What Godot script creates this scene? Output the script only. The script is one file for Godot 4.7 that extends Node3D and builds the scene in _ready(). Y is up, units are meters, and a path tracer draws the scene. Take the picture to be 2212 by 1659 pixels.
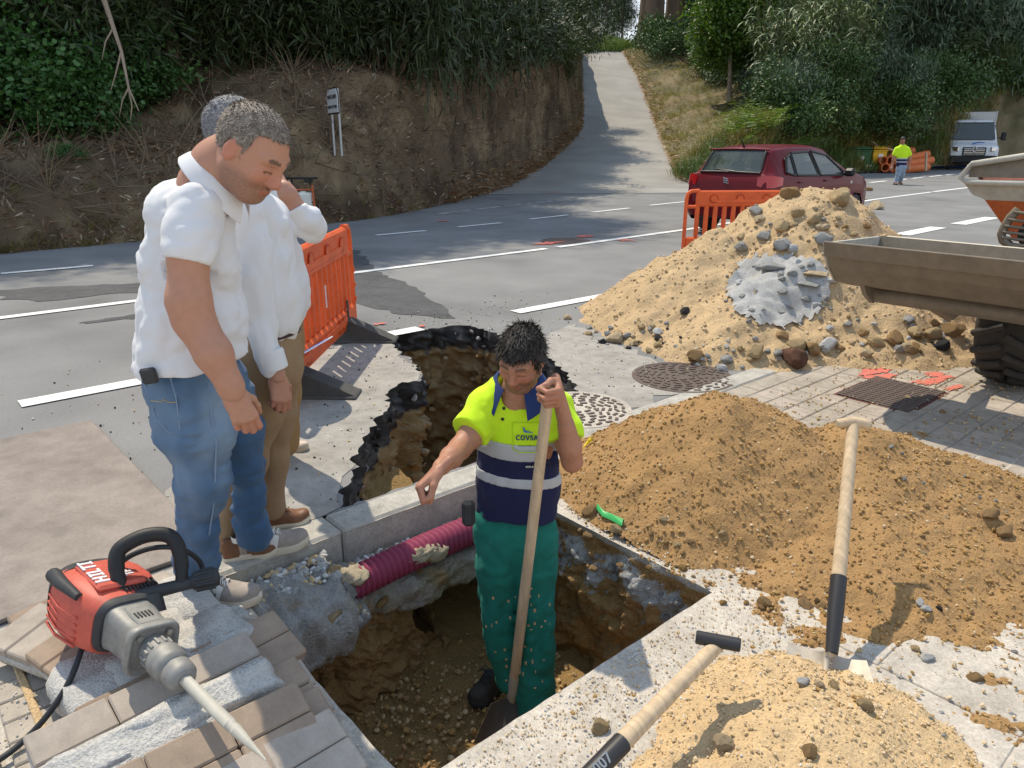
extends Node3D
# A roadside dig: a worker in a pit, onlookers, spoil heaps, tools, a road with a bank behind.
# World: x along the road, -z across it towards the bank, y up, metres.

const F := 1600.0
const PITCH := 0.31668
const YAW := 0.715585
const EYE := Vector3(0, 1.6, 0)
var rt := Vector3(cos(YAW), 0, sin(YAW))
var fh := Vector3(sin(YAW), 0, -cos(YAW))
var fw: Vector3
var up: Vector3
var M := {}
var T := {}
var TM := {}
var rng := RandomNumberGenerator.new()
var taken := {}

class MB:
	var v := PackedVector3Array()
	var c := PackedColorArray()
	var uv := PackedVector2Array()
	var ix := PackedInt32Array()
	var col := Color(1, 1, 1)
	func p(a: Vector3) -> int:
		v.append(a); c.append(col)
		return v.size() - 1
	func tri(a: int, b: int, d: int) -> void:
		ix.append(a); ix.append(b); ix.append(d)
	func quad(a: Vector3, b: Vector3, d: Vector3, e: Vector3) -> void:
		var k := p(a); p(b); p(d); p(e)
		tri(k, k + 1, k + 2); tri(k, k + 2, k + 3)
	func quv(a: Vector3, b: Vector3, d: Vector3, e: Vector3) -> void:
		quad(a, b, d, e)
		uv.append(Vector2(0, 1)); uv.append(Vector2(1, 1)); uv.append(Vector2(1, 0)); uv.append(Vector2(0, 0))
	func fix(from: int) -> void:   # turn a closed shape's faces outwards (clockwise)
		var s := 0.0
		var o := v[ix[from]]
		for k in range(from, ix.size(), 3):
			s += (v[ix[k]] - o).dot((v[ix[k + 1]] - o).cross(v[ix[k + 2]] - o))
		if s > 0.0:
			flip(from)
	func flip(from: int) -> void:
		for k in range(from, ix.size(), 3):
			var q := ix[k + 1]
			ix[k + 1] = ix[k + 2]; ix[k + 2] = q
	func upward(from: int, d := Vector3.UP) -> void:   # turn an open sheet's faces to d
		var s := 0.0
		for k in range(from, ix.size(), 3):
			s += (v[ix[k + 2]] - v[ix[k]]).cross(v[ix[k + 1]] - v[ix[k]]).dot(d)
		if s < 0.0:
			flip(from)
	func grid(rows: Array, closed := false) -> int:
		var st := ix.size()
		var base := v.size()
		var w: int = rows[0].size()
		for r in rows:
			for a in r:
				p(a)
		for j in rows.size() - 1:
			for k in (w if closed else w - 1):
				var a := base + j * w + k
				var b := base + j * w + (k + 1) % w
				tri(a, b, b + w); tri(a, b + w, a + w)
		return st
	func ring(cn: Vector3, x: Vector3, y: Vector3, n: int, pw := 2.0) -> PackedVector3Array:
		var r := PackedVector3Array()
		for k in n:
			var a := TAU * k / n
			var cc := cos(a)
			var ss := sin(a)
			if pw != 2.0:
				cc = signf(cc) * pow(absf(cc), 2.0 / pw)
				ss = signf(ss) * pow(absf(ss), 2.0 / pw)
			r.append(cn + x * cc + y * ss)
		return r
	func cap(r: PackedVector3Array) -> void:
		var m := Vector3.ZERO
		for a in r:
			m += a
		var k := p(m / r.size())
		for a in r:
			p(a)
		for j in r.size():
			tri(k, k + 1 + j, k + 1 + (j + 1) % r.size())
	func tube(path: Array, radii: Array, seg := 10, caps := true, side := Vector3.ZERO, flat := 1.0) -> void:
		var st := ix.size()
		var rows := []
		var x := side
		for j in path.size():
			var d: Vector3 = path[mini(j + 1, path.size() - 1)] - path[maxi(j - 1, 0)]
			d = d.normalized()
			if x == Vector3.ZERO:
				x = d.cross(Vector3.UP if absf(d.y) < 0.9 else Vector3.RIGHT)
			x = (x - d * x.dot(d)).normalized()
			var rr: float = radii[mini(j, radii.size() - 1)]
			rows.append(ring(path[j], x * rr, d.cross(x) * rr * flat, seg))
		grid(rows, true)
		if caps:
			_caps(rows)
		fix(st)
	func _caps(rows: Array) -> void:
		var s0 := ix.size()
		cap(rows[0])
		flip(s0)
		cap(rows[-1])
	func loft(rows: Array, caps := true) -> void:
		var st := ix.size()
		grid(rows, true)
		if caps:
			_caps(rows)
		fix(st)
	func lathe(prof: Array, at: Vector3, axis: Vector3, seg := 16, caps := true) -> void:   # prof: [along, radius]
		var d := axis.normalized()
		var x := d.cross(Vector3.UP if absf(d.y) < 0.9 else Vector3.RIGHT).normalized()
		var y := d.cross(x)
		var rows := []
		for q in prof:
			rows.append(ring(at + d * q[0], x * q[1], y * q[1], seg))
		loft(rows, caps)
	func hardlathe(prof: Array, at: Vector3, axis: Vector3, seg := 16) -> void:   # creased at every profile point
		var d := axis.normalized()
		var x := d.cross(Vector3.UP if absf(d.y) < 0.9 else Vector3.RIGHT).normalized()
		var y := d.cross(x)
		var st := ix.size()
		var rows := []
		for q in prof:
			rows.append(ring(at + d * q[0], x * q[1], y * q[1], seg))
		for j in rows.size() - 1:
			grid([rows[j], rows[j + 1]], true)
		_caps(rows)
		fix(st)
	func box(cn: Vector3, s: Vector3, b := Basis.IDENTITY, bev := 0.0) -> void:
		var st := ix.size()
		var h := s * 0.5
		if bev <= 0.0:
			for ax in 3:
				for sg in [-1.0, 1.0]:
					var n := Vector3.ZERO; n[ax] = sg * h[ax]
					var u := Vector3.ZERO; u[(ax + 1) % 3] = h[(ax + 1) % 3]
					var w := Vector3.ZERO; w[(ax + 2) % 3] = h[(ax + 2) % 3] * sg
					quad(cn + b * (n - u - w), cn + b * (n + u - w), cn + b * (n + u + w), cn + b * (n - u + w))
			fix(st)
			return
		var q := Vector3(maxf(h.x - bev, 0.0), maxf(h.y - bev, 0.0), maxf(h.z - bev, 0.0))
		for ax in 3:
			var a1 := (ax + 1) % 3
			var a2 := (ax + 2) % 3
			for sg in [-1.0, 1.0]:
				var n := Vector3.ZERO; n[ax] = sg * h[ax]
				var u := Vector3.ZERO; u[a1] = q[a1]
				var w := Vector3.ZERO; w[a2] = q[a2] * sg
				quad(cn + b * (n - u - w), cn + b * (n + u - w), cn + b * (n + u + w), cn + b * (n - u + w))
				for s2 in [-1.0, 1.0]:   # edge strips between +-ax and +-a1
					var e0 := Vector3.ZERO; e0[ax] = sg * h[ax]; e0[a1] = s2 * q[a1]
					var e1 := Vector3.ZERO; e1[ax] = sg * q[ax]; e1[a1] = s2 * h[a1]
					var w2 := Vector3.ZERO; w2[a2] = q[a2] * sg * s2
					quad(cn + b * (e0 - w2), cn + b * (e1 - w2), cn + b * (e1 + w2), cn + b * (e0 + w2))
		for sx in [-1.0, 1.0]:
			for sy in [-1.0, 1.0]:
				for sz in [-1.0, 1.0]:
					var k := p(cn + b * Vector3(sx * h.x, sy * q.y, sz * q.z))
					p(cn + b * Vector3(sx * q.x, sy * h.y, sz * q.z))
					p(cn + b * Vector3(sx * q.x, sy * q.y, sz * h.z))
					if sx * sy * sz > 0.0:
						tri(k, k + 1, k + 2)
					else:
						tri(k, k + 2, k + 1)
		fix(st)
	func prism(poly: Array, o: Vector3, x: Vector3, y: Vector3, depth: Vector3, smooth := false) -> void:   # an outline pushed along depth
		var st := ix.size()
		var a := PackedVector3Array()
		var b := PackedVector3Array()
		var p2 := PackedVector2Array()
		for q in poly:
			a.append(o + x * q.x + y * q.y)
			b.append(o + x * q.x + y * q.y + depth)
			p2.append(q)
		var n := a.size()
		if smooth:
			grid([a, b], true)
		else:
			for k in n:
				quad(a[k], a[(k + 1) % n], b[(k + 1) % n], b[k])
		var s1 := ix.size()
		var t := Geometry2D.triangulate_polygon(p2)
		var k0 := v.size()
		for q in a:
			p(q)
		for j in range(0, t.size(), 3):
			tri(k0 + t[j], k0 + t[j + 2], k0 + t[j + 1])
		var k1 := v.size()
		for q in b:
			p(q)
		for j in range(0, t.size(), 3):
			tri(k1 + t[j], k1 + t[j + 1], k1 + t[j + 2])
		# orient caps against the sides by volume
		var area := 0.0
		for k in n:
			area += p2[k].cross(p2[(k + 1) % n])
		var tarea := 0.0
		if t.size() >= 3:
			tarea = (p2[t[1]] - p2[t[0]]).cross(p2[t[2]] - p2[t[0]])
		if area * tarea < 0.0:
			flip(s1)
		fix(st)
	func sheet(poly: PackedVector2Array, y: float) -> void:   # flat ground, poly in (x, z)
		var st := ix.size()
		var t := Geometry2D.triangulate_polygon(poly)
		var k0 := v.size()
		for q in poly:
			p(Vector3(q.x, y, q.y))
		for j in range(0, t.size(), 3):
			tri(k0 + t[j], k0 + t[j + 1], k0 + t[j + 2])
		upward(st)
	func join(o: MB, xf: Transform3D) -> void:
		var b := v.size()
		for k in o.v.size():
			v.append(xf * o.v[k]); c.append(o.c[k])
		for k in o.ix:
			ix.append(k + b)
	func normals() -> PackedVector3Array:
		var n := PackedVector3Array()
		n.resize(v.size())
		for k in range(0, ix.size(), 3):
			var a := ix[k]
			var b := ix[k + 1]
			var d := ix[k + 2]
			var q := (v[d] - v[a]).cross(v[b] - v[a])
			n[a] += q; n[b] += q; n[d] += q
		for k in n.size():
			n[k] = n[k].normalized() if n[k].length_squared() > 1e-24 else Vector3.UP
		return n
	func mesh(colors := false) -> ArrayMesh:
		var a := []
		a.resize(Mesh.ARRAY_MAX)
		a[Mesh.ARRAY_VERTEX] = v
		a[Mesh.ARRAY_NORMAL] = normals()
		if colors:
			a[Mesh.ARRAY_COLOR] = c
		if uv.size() == v.size():
			a[Mesh.ARRAY_TEX_UV] = uv
		a[Mesh.ARRAY_INDEX] = ix
		var m := ArrayMesh.new()
		m.add_surface_from_arrays(Mesh.PRIMITIVE_TRIANGLES, a)
		return m

# ---------- where a pixel of the 2212 x 1659 picture points ----------
func ray(x: float, y: float) -> Vector3:
	return fw + rt * ((x - 1106.0) / F) + up * ((829.5 - y) / F)
func gp(x: float, y: float, h := 0.0) -> Vector3:      # where it meets the level y = h
	var r := ray(x, y)
	return EYE + r * ((h - EYE.y) / r.y)
func ph(x: float, y: float, d: float) -> Vector3:      # at d metres ahead
	var r := ray(x, y)
	return EYE + r * (d / r.dot(fh))
func pz(x: float, y: float, z: float) -> Vector3:
	var r := ray(x, y)
	return EYE + r * (z / r.z)
func pxx(x: float, y: float, wx: float) -> Vector3:
	var r := ray(x, y)
	return EYE + r * (wx / r.x)

# ---------- nodes ----------
func named(called: String) -> String:
	var k: int = taken.get(called, 0)
	taken[called] = k + 1
	return called if k == 0 else "%s_%03d" % [called, k]
func part(called: String, b: MB, m: Material, parent: Node, colors := false) -> MeshInstance3D:
	return inst(called, b.mesh(colors), m, parent)
func inst(called: String, me: Mesh, m: Material, parent: Node, xf := Transform3D.IDENTITY) -> MeshInstance3D:
	var o := MeshInstance3D.new()
	o.name = named(called) if parent == self else called
	o.mesh = me
	o.material_override = m
	o.transform = xf
	parent.add_child(o, true)
	return o
func thing(called: String, label: String, cat: String, at := Vector3.ZERO, group := "") -> Node3D:
	var o := Node3D.new()
	o.name = named(called)
	add_child(o)
	o.position = at
	return tag(o, label, cat, group)
func tag(o: Node, label: String, cat: String, group := "") -> Node:
	o.set_meta("label", label)
	o.set_meta("category", cat)
	if group:
		o.set_meta("group", group)
	return o
func struct(called: String, b: MB, m: Material, label := "", colors := false) -> MeshInstance3D:
	var o := part(called, b, m, self, colors)
	o.set_meta("kind", "structure")
	if label:
		o.set_meta("label", label)
	return o
func many(called: String, me: Mesh, m: Material, xfs: Array, cols: Array, parent: Node) -> MultiMeshInstance3D:
	var mm := MultiMesh.new()
	mm.transform_format = MultiMesh.TRANSFORM_3D
	mm.use_colors = cols.size() > 0
	mm.mesh = me
	mm.instance_count = xfs.size()
	for k in xfs.size():
		mm.set_instance_transform(k, xfs[k])
		if cols.size() > 0:
			mm.set_instance_color(k, cols[k])
	var o := MultiMeshInstance3D.new()
	o.name = named(called) if parent == self else called
	o.multimesh = mm
	o.material_override = m
	parent.add_child(o, true)
	return o

# ---------- textures and materials ----------
func nz(sd: int, f: float, oct := 3, kind := FastNoiseLite.TYPE_SIMPLEX_SMOOTH) -> FastNoiseLite:
	var n := FastNoiseLite.new()
	n.seed = sd; n.frequency = f; n.noise_type = kind
	n.fractal_octaves = oct
	if oct <= 1:
		n.fractal_type = FastNoiseLite.FRACTAL_NONE
	return n
func tex(key: String, sz: int, layers: Array, lo: float, hi: float, gam := 1.0) -> void:   # layers: [noise, weight]; stretched between lo and hi
	var acc := PackedFloat32Array()
	acc.resize(sz * sz)
	for l in layers:
		var im: Image = l[0].get_seamless_image(sz, sz, false, false, 0.12, true)
		im.convert(Image.FORMAT_L8)
		var d := im.get_data()
		var w: float = l[1] / 255.0
		for k in acc.size():
			acc[k] += d[k] * w
	var mn := 1e9
	var mx := -1e9
	for k in range(0, acc.size(), 7):
		mn = minf(mn, acc[k]); mx = maxf(mx, acc[k])
	var out := PackedByteArray()
	out.resize(sz * sz)
	var mean := 0.0
	var lut := PackedByteArray()
	lut.resize(257)
	var lin := PackedFloat32Array()
	lin.resize(257)
	for k in 257:
		var q := lerpf(lo, hi, pow(k / 256.0, gam))
		lin[k] = q
		lut[k] = int(clampf(Color(q, q, q).linear_to_srgb().r, 0, 1) * 255.0)
	for k in acc.size():
		var j := clampi(int((acc[k] - mn) / (mx - mn) * 256.0), 0, 256)
		out[k] = lut[j]
		mean += lin[j]
	T[key] = ImageTexture.create_from_image(Image.create_from_data(sz, sz, false, Image.FORMAT_L8, out))
	TM[key] = mean / acc.size()
func mat(key: String, lin: Color, rough: float, o := {}) -> StandardMaterial3D:
	var m := StandardMaterial3D.new()
	m.resource_name = key
	var q := Color(lin.r, lin.g, lin.b)
	m.roughness = rough
	m.metallic = o.get("metal", 0.0)
	m.metallic_specular = o.get("spec", 0.4)
	if o.has("tex"):
		m.albedo_texture = T[o.tex]
		q = q / TM[o.tex]
	if o.has("bump"):
		m.heightmap_enabled = true
		m.heightmap_texture = T[o.bump]
		m.heightmap_scale = o.get("bh", 0.3)
	if o.has("tex") or o.has("bump"):
		m.uv1_triplanar = true
		m.uv1_world_triplanar = o.get("world", true)
		var s: Variant = o.get("scale", 1.0)
		m.uv1_scale = s if s is Vector3 else Vector3(s, s, s)
	if o.has("detail"):
		m.detail_enabled = true
		m.detail_albedo = T[o.detail]
		m.detail_blend_mode = BaseMaterial3D.BLEND_MODE_MUL
		m.detail_uv_layer = BaseMaterial3D.DETAIL_UV_2
		m.uv2_triplanar = true
		m.uv2_world_triplanar = o.get("world", true)
		var s2: Variant = o.get("dscale", 0.2)
		m.uv2_scale = s2 if s2 is Vector3 else Vector3(s2, s2, s2)
		q = q / TM[o.detail]
	q = Color(minf(q.r, 1.0), minf(q.g, 1.0), minf(q.b, 1.0))
	m.albedo_color = q.linear_to_srgb()
	m.vertex_color_use_as_albedo = o.get("vc", false)
	if o.has("coat"):
		m.clearcoat_enabled = true
		m.clearcoat = o.coat
		m.clearcoat_roughness = o.get("coatr", 0.05)
	if o.has("rim"):
		m.rim_enabled = true
		m.rim = o.rim
		m.rim_tint = 0.6
	if o.has("back"):
		m.backlight_enabled = true
		m.backlight = o.back
	if o.has("sss"):
		m.subsurf_scatter_enabled = true
		m.subsurf_scatter_strength = o.sss
	m.cull_mode = BaseMaterial3D.CULL_DISABLED
	M[key] = m
	return m
func glass(key: String, lin: Color, alpha: float) -> void:
	var m := StandardMaterial3D.new()
	m.resource_name = key
	m.transparency = BaseMaterial3D.TRANSPARENCY_ALPHA
	var q := lin.linear_to_srgb()
	m.albedo_color = Color(q.r, q.g, q.b, alpha)
	m.roughness = 0.03
	m.metallic_specular = 0.6
	m.cull_mode = BaseMaterial3D.CULL_DISABLED
	M[key] = m
func L(r: float, g: float, b: float) -> Color:
	return Color(r, g, b)
func _ready() -> void:
	rng.seed = 7
	fw = fh * cos(PITCH) - Vector3.UP * sin(PITCH)
	up = fh * sin(PITCH) + Vector3.UP * cos(PITCH)
	# camera
	var cam := Camera3D.new()
	cam.name = "camera"
	cam.fov = rad_to_deg(2.0 * atan(829.5 / F))
	cam.near = 0.05
	cam.far = 1200.0
	add_child(cam)
	cam.look_at_from_position(EYE, EYE + fw, Vector3.UP)
	cam.current = true
	# sky
	var sm := ProceduralSkyMaterial.new()
	sm.sky_top_color = Color(0.66, 0.75, 0.87)
	sm.sky_horizon_color = Color(0.94, 0.95, 0.95)
	sm.sky_curve = 0.22
	sm.ground_horizon_color = Color(0.80, 0.84, 0.88)
	sm.ground_bottom_color = Color(0.35, 0.33, 0.30)
	sm.sky_energy_multiplier = 1.1
	sm.sun_angle_max = 1.0
	var sky := Sky.new()
	sky.sky_material = sm
	var env := Environment.new()
	env.background_mode = Environment.BG_SKY
	env.sky = sky
	env.tonemap_mode = Environment.TONE_MAPPER_LINEAR
	env.tonemap_exposure = 1.0
	env.sdfgi_enabled = true
	env.ssao_enabled = true
	env.ssil_enabled = true
	var we := WorldEnvironment.new()
	we.name = "world_environment"
	we.environment = env
	add_child(we)
	# sun: beyond the bank, slightly to the left of the view, 59 degrees high
	var sun := DirectionalLight3D.new()
	sun.name = "sun"
	sun.light_energy = 1.45
	sun.light_color = Color(1.0, 0.95, 0.86)
	sun.light_angular_distance = 0.7
	sun.shadow_enabled = true
	add_child(sun)
	var to_sun := Vector3(0.079, 1.0, -0.594)
	sun.look_at_from_position(to_sun * 10.0, Vector3.ZERO, Vector3.FORWARD)
	var t0 := Time.get_ticks_msec()
	for step in [make_materials, make_ground, make_pit, make_terrain, make_piles, make_forest, make_road_things, make_site_things, make_vehicles, make_tools, make_people, make_loose]:
		step.call()
		print(step.get_method(), " ", Time.get_ticks_msec() - t0)

# =============================== materials ===============================
func make_materials() -> void:
	tex("grain", 512, [[nz(1, 0.22, 2), 1.0], [nz(2, 0.045, 3), 0.35]], 0.6, 1.0)
	tex("grit", 512, [[nz(3, 0.09, 2, FastNoiseLite.TYPE_CELLULAR), 1.0], [nz(4, 0.03, 4), 0.8]], 0.58, 1.0)
	tex("blotch", 512, [[nz(5, 0.012, 5), 1.0]], 0.7, 1.0)
	tex("stain", 512, [[nz(6, 0.02, 5), 1.0], [nz(7, 0.006, 3), 1.0]], 0.58, 1.0, 0.8)
	tex("cloth", 512, [[nz(8, 0.3, 1), 1.0], [nz(9, 0.02, 3), 0.5]], 0.84, 1.0)
	tex("soil", 512, [[nz(10, 0.05, 5), 1.0], [nz(11, 0.16, 2, FastNoiseLite.TYPE_CELLULAR), 0.6]], 0.5, 1.0)
	tex("scuff", 512, [[nz(12, 0.05, 4), 1.0], [nz(13, 0.15, 2), 0.6]], 0.66, 1.0, 0.6)
	# wood: streaks along one axis
	var wn := nz(14, 0.05, 4)
	var im := Image.create(256, 256, false, Image.FORMAT_L8)
	for y in 256:
		for x in 256:
			var q := 0.72 + 0.28 * wn.get_noise_2d(x * 1.6, absf(y - 128) * 0.14) + 0.1 * wn.get_noise_2d(x * 7.0, absf(y - 128) * 0.4 + 90.0)
			im.set_pixel(x, y, Color(q, q, q).linear_to_srgb())
	T.wood = ImageTexture.create_from_image(im)
	TM.wood = 0.72
	mat("asphalt", L(0.205, 0.203, 0.20), 0.92, {"tex": "grain", "scale": 1.6, "bump": "grain", "bh": 0.5, "detail": "stain", "dscale": 0.09})
	mat("old_asphalt", L(0.30, 0.285, 0.26), 0.93, {"tex": "grain", "scale": 1.4, "bump": "grain", "bh": 0.5, "detail": "blotch", "dscale": 0.06})
	mat("patch_asphalt", L(0.085, 0.085, 0.088), 0.9, {"tex": "grit", "scale": 1.3, "bump": "grain", "bh": 0.6, "detail": "stain", "dscale": 0.8})
	mat("dusty_asphalt", L(0.325, 0.305, 0.275), 0.94, {"tex": "grain", "scale": 1.9, "bump": "grain", "bh": 0.5, "detail": "stain", "dscale": 0.9})
	mat("tar", L(0.03, 0.03, 0.032), 0.85, {"tex": "soil", "scale": 2.2, "bump": "soil", "bh": 3.0})
	mat("dusty", L(0.47, 0.425, 0.365), 0.95, {"tex": "grit", "scale": 2.3, "bump": "grit", "bh": 0.6, "detail": "stain", "dscale": 0.8})
	mat("concrete", L(0.37, 0.355, 0.325), 0.94, {"tex": "grit", "scale": 1.7, "bump": "grit", "bh": 0.5, "detail": "stain", "dscale": 1.1})
	mat("broken_concrete", L(0.47, 0.455, 0.425), 0.95, {"tex": "soil", "scale": 3.0, "bump": "soil", "bh": 2.0, "detail": "blotch", "dscale": 1.6})
	mat("paver", L(0.315, 0.24, 0.18), 0.93, {"tex": "grain", "scale": 3.2, "bump": "grain", "bh": 0.25, "detail": "stain", "dscale": 1.3})
	mat("paver_dusty", L(0.37, 0.325, 0.27), 0.95, {"tex": "grain", "scale": 3.0, "bump": "grain", "bh": 0.25, "detail": "stain", "dscale": 1.1})
	mat("paver_grey", L(0.40, 0.345, 0.29), 0.94, {"tex": "grain", "scale": 3.4, "bump": "grain", "bh": 0.25, "detail": "stain", "dscale": 1.4})
	mat("kerb_stone", L(0.40, 0.38, 0.34), 0.93, {"tex": "grit", "scale": 3.0, "bump": "grain", "bh": 0.35, "detail": "stain", "dscale": 1.4})
	mat("road_paint", L(0.74, 0.74, 0.72), 0.8, {"tex": "scuff", "scale": 1.2})
	mat("worn_paint", L(0.40, 0.40, 0.385), 0.9, {"tex": "scuff", "scale": 2.2})
	mat("red_spray", L(0.60, 0.17, 0.13), 0.9, {"tex": "scuff", "scale": 5.0})
	mat("sand", L(0.48, 0.345, 0.195), 0.97, {"tex": "soil", "scale": 1.7, "bump": "soil", "bh": 2.6, "detail": "blotch", "dscale": 0.7})
	mat("clay", L(0.335, 0.20, 0.085), 0.97, {"tex": "soil", "scale": 2.4, "bump": "soil", "bh": 2.2, "detail": "blotch", "dscale": 1.0})
	mat("fine_sand", L(0.53, 0.38, 0.21), 0.97, {"tex": "soil", "scale": 3.0, "bump": "soil", "bh": 1.6, "detail": "blotch", "dscale": 1.4})
	mat("pit_soil", L(1, 1, 1), 0.97, {"tex": "soil", "scale": 2.6, "bump": "soil", "bh": 3.0, "vc": true})
	mat("bank_soil", L(1, 1, 1), 0.97, {"tex": "soil", "scale": 0.9, "bump": "soil", "bh": 7.0, "vc": true, "detail": "blotch", "dscale": 0.25})
	mat("field", L(0.20, 0.17, 0.09), 0.97, {"tex": "soil", "scale": 0.5, "detail": "blotch", "dscale": 0.05})
	mat("rock", L(1, 1, 1), 0.95, {"tex": "soil", "scale": 3.2, "bump": "soil", "bh": 1.4, "vc": true, "world": false})
	mat("grit_rock", L(1, 1, 1), 0.95, {"vc": true})
	mat("leaf", L(0.6, 0.6, 0.6), 0.55, {"vc": true, "back": Color(0.35, 0.42, 0.12), "spec": 0.5})
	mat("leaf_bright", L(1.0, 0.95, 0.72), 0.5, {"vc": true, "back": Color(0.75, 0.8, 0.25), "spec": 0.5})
	mat("leaf_rust", L(1.0, 0.30, 0.25), 0.6, {"vc": true, "back": Color(0.5, 0.25, 0.1)})
	mat("litter", L(1, 1, 1), 0.85, {"vc": true, "back": Color(0.2, 0.15, 0.08)})
	mat("bark", L(0.16, 0.11, 0.075), 0.95, {"tex": "soil", "scale": Vector3(2.2, 0.5, 2.2), "bump": "soil", "bh": 2.5})
	mat("pale_bark", L(0.33, 0.25, 0.18), 0.9, {"tex": "blotch", "scale": Vector3(1.6, 0.35, 1.6), "bump": "soil", "bh": 1.2})
	mat("orange_plastic", L(0.80, 0.125, 0.032), 0.42, {"tex": "scuff", "scale": 1.7, "detail": "blotch", "dscale": 0.8})
	mat("orange_pipe", L(0.72, 0.19, 0.06), 0.5, {"tex": "blotch", "scale": 0.6})
	mat("rubber", L(0.045, 0.045, 0.045), 0.85, {"tex": "scuff", "scale": 3.0})
	mat("grey_rubber", L(0.085, 0.083, 0.078), 0.88, {"tex": "stain", "scale": 2.0, "bump": "grain", "bh": 0.15})
	mat("tyre", L(0.055, 0.05, 0.044), 0.9, {"tex": "stain", "scale": 2.5, "bump": "grain", "bh": 0.15})
	mat("steel", L(0.42, 0.41, 0.39), 0.42, {"metal": 0.85, "tex": "scuff", "scale": 4.0})
	mat("dirty_steel", L(0.22, 0.185, 0.14), 0.62, {"metal": 0.3, "tex": "stain", "scale": 1.3, "bump": "grain", "bh": 0.1})
	mat("dusty_steel", L(0.46, 0.44, 0.38), 0.7, {"metal": 0.1, "tex": "stain", "scale": 1.5, "bump": "grain", "bh": 0.1})
	mat("bucket_dirt", L(0.60, 0.54, 0.43), 0.92, {"tex": "scuff", "scale": 2.0, "bump": "soil", "bh": 0.5})
	mat("plate_steel", L(0.20, 0.176, 0.165), 0.55, {"metal": 0.35, "tex": "stain", "scale": 0.75, "detail": "scuff", "dscale": 1.7})
	mat("rust", L(0.12, 0.045, 0.035), 0.85, {"tex": "scuff", "scale": 3.0})
	mat("cast_iron", L(0.13, 0.10, 0.085), 0.7, {"metal": 0.3, "tex": "scuff", "scale": 3.0})
	mat("duct", L(0.27, 0.045, 0.095), 0.6, {"tex": "scuff", "scale": 3.0})
	mat("wood", L(0.56, 0.42, 0.27), 0.75, {"tex": "wood", "scale": Vector3(2.2, 2.2, 2.2), "world": false, "detail": "scuff", "dscale": 3.0})
	mat("black_enamel", L(0.035, 0.034, 0.036), 0.42, {"tex": "scuff", "scale": 6.0})
	mat("blade", L(0.50, 0.44, 0.36), 0.6, {"metal": 0.35, "tex": "stain", "scale": 2.5, "bump": "grain", "bh": 0.1})
	mat("dark_blade", L(0.10, 0.085, 0.07), 0.6, {"metal": 0.4, "tex": "stain", "scale": 3.0})
	mat("red_tool", L(0.55, 0.105, 0.07), 0.5, {"tex": "stain", "scale": 3.0, "detail": "scuff", "dscale": 5.0})
	mat("tool_black", L(0.04, 0.042, 0.045), 0.6, {"tex": "stain", "scale": 4.0})
	mat("tool_grip", L(0.022, 0.022, 0.023), 0.55)
	mat("tool_metal", L(0.27, 0.265, 0.25), 0.6, {"metal": 0.4, "tex": "stain", "scale": 4.5, "bump": "grain", "bh": 0.06})
	mat("cable", L(0.03, 0.033, 0.038), 0.6)
	mat("white_print", L(0.78, 0.78, 0.78), 0.6)
	mat("black_print", L(0.02, 0.02, 0.02), 0.6)
	mat("blue_print", L(0.04, 0.16, 0.60), 0.6)
	mat("orange_paint", L(0.50, 0.13, 0.045), 0.6, {"tex": "stain", "scale": 2.0, "detail": "scuff", "dscale": 3.0})
	mat("yellow_plastic", L(0.72, 0.42, 0.02), 0.5, {"tex": "blotch", "scale": 1.0})
	mat("green_plastic", L(0.03, 0.10, 0.035), 0.5, {"tex": "blotch", "scale": 1.0})
	mat("blue_steel", L(0.025, 0.085, 0.24), 0.55, {"tex": "stain", "scale": 0.8})
	mat("galvanised", L(0.45, 0.46, 0.46), 0.45, {"metal": 0.6, "tex": "scuff", "scale": 2.0})
	mat("car_paint", L(0.12, 0.005, 0.009), 0.45, {"coat": 0.3, "coatr": 0.04, "metal": 0.1, "spec": 0.22})
	mat("white_paint", L(0.75, 0.76, 0.77), 0.35, {"coat": 0.6})
	mat("trim_black", L(0.02, 0.02, 0.02), 0.45)
	mat("tail_lens", L(0.45, 0.012, 0.015), 0.12, {"coat": 1.0})
	mat("chrome", L(0.7, 0.7, 0.7), 0.12, {"metal": 1.0})
	mat("milky", L(0.72, 0.71, 0.64), 0.5)
	mat("green_film", L(0.05, 0.42, 0.12), 0.4)
	mat("yellow_film", L(0.85, 0.62, 0.01), 0.4)
	glass("car_glass", L(0.10, 0.13, 0.12), 0.45)
	glass("lens", L(0.9, 0.9, 0.9), 0.2)

# =============================== ground, road, pavement ===============================
var rim: PackedVector2Array    # the hole in the road, (x, z)
const PX0 := 0.79
const PX1 := 2.13
const PZ0 := -2.60
const PZ1 := -1.31
const FLOOR := -0.72

func keyhole(outer: Array, hole: PackedVector2Array) -> PackedVector2Array:
	var o := PackedVector2Array(outer)
	if Geometry2D.is_polygon_clockwise(o) == Geometry2D.is_polygon_clockwise(hole):
		hole = hole.duplicate(); hole.reverse()
	var bi := 0
	var bj := 0
	var bd := 1e9
	for i in o.size():
		for j in hole.size():
			var d := o[i].distance_to(hole[j])
			if d < bd:
				bd = d; bi = i; bj = j
	var r := PackedVector2Array()
	for i in bi + 1:
		r.append(o[i])
	for j in hole.size() + 1:
		r.append(hole[(bj + j) % hole.size()])
	for i in range(bi, o.size()):
		r.append(o[i])
	return r

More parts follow.
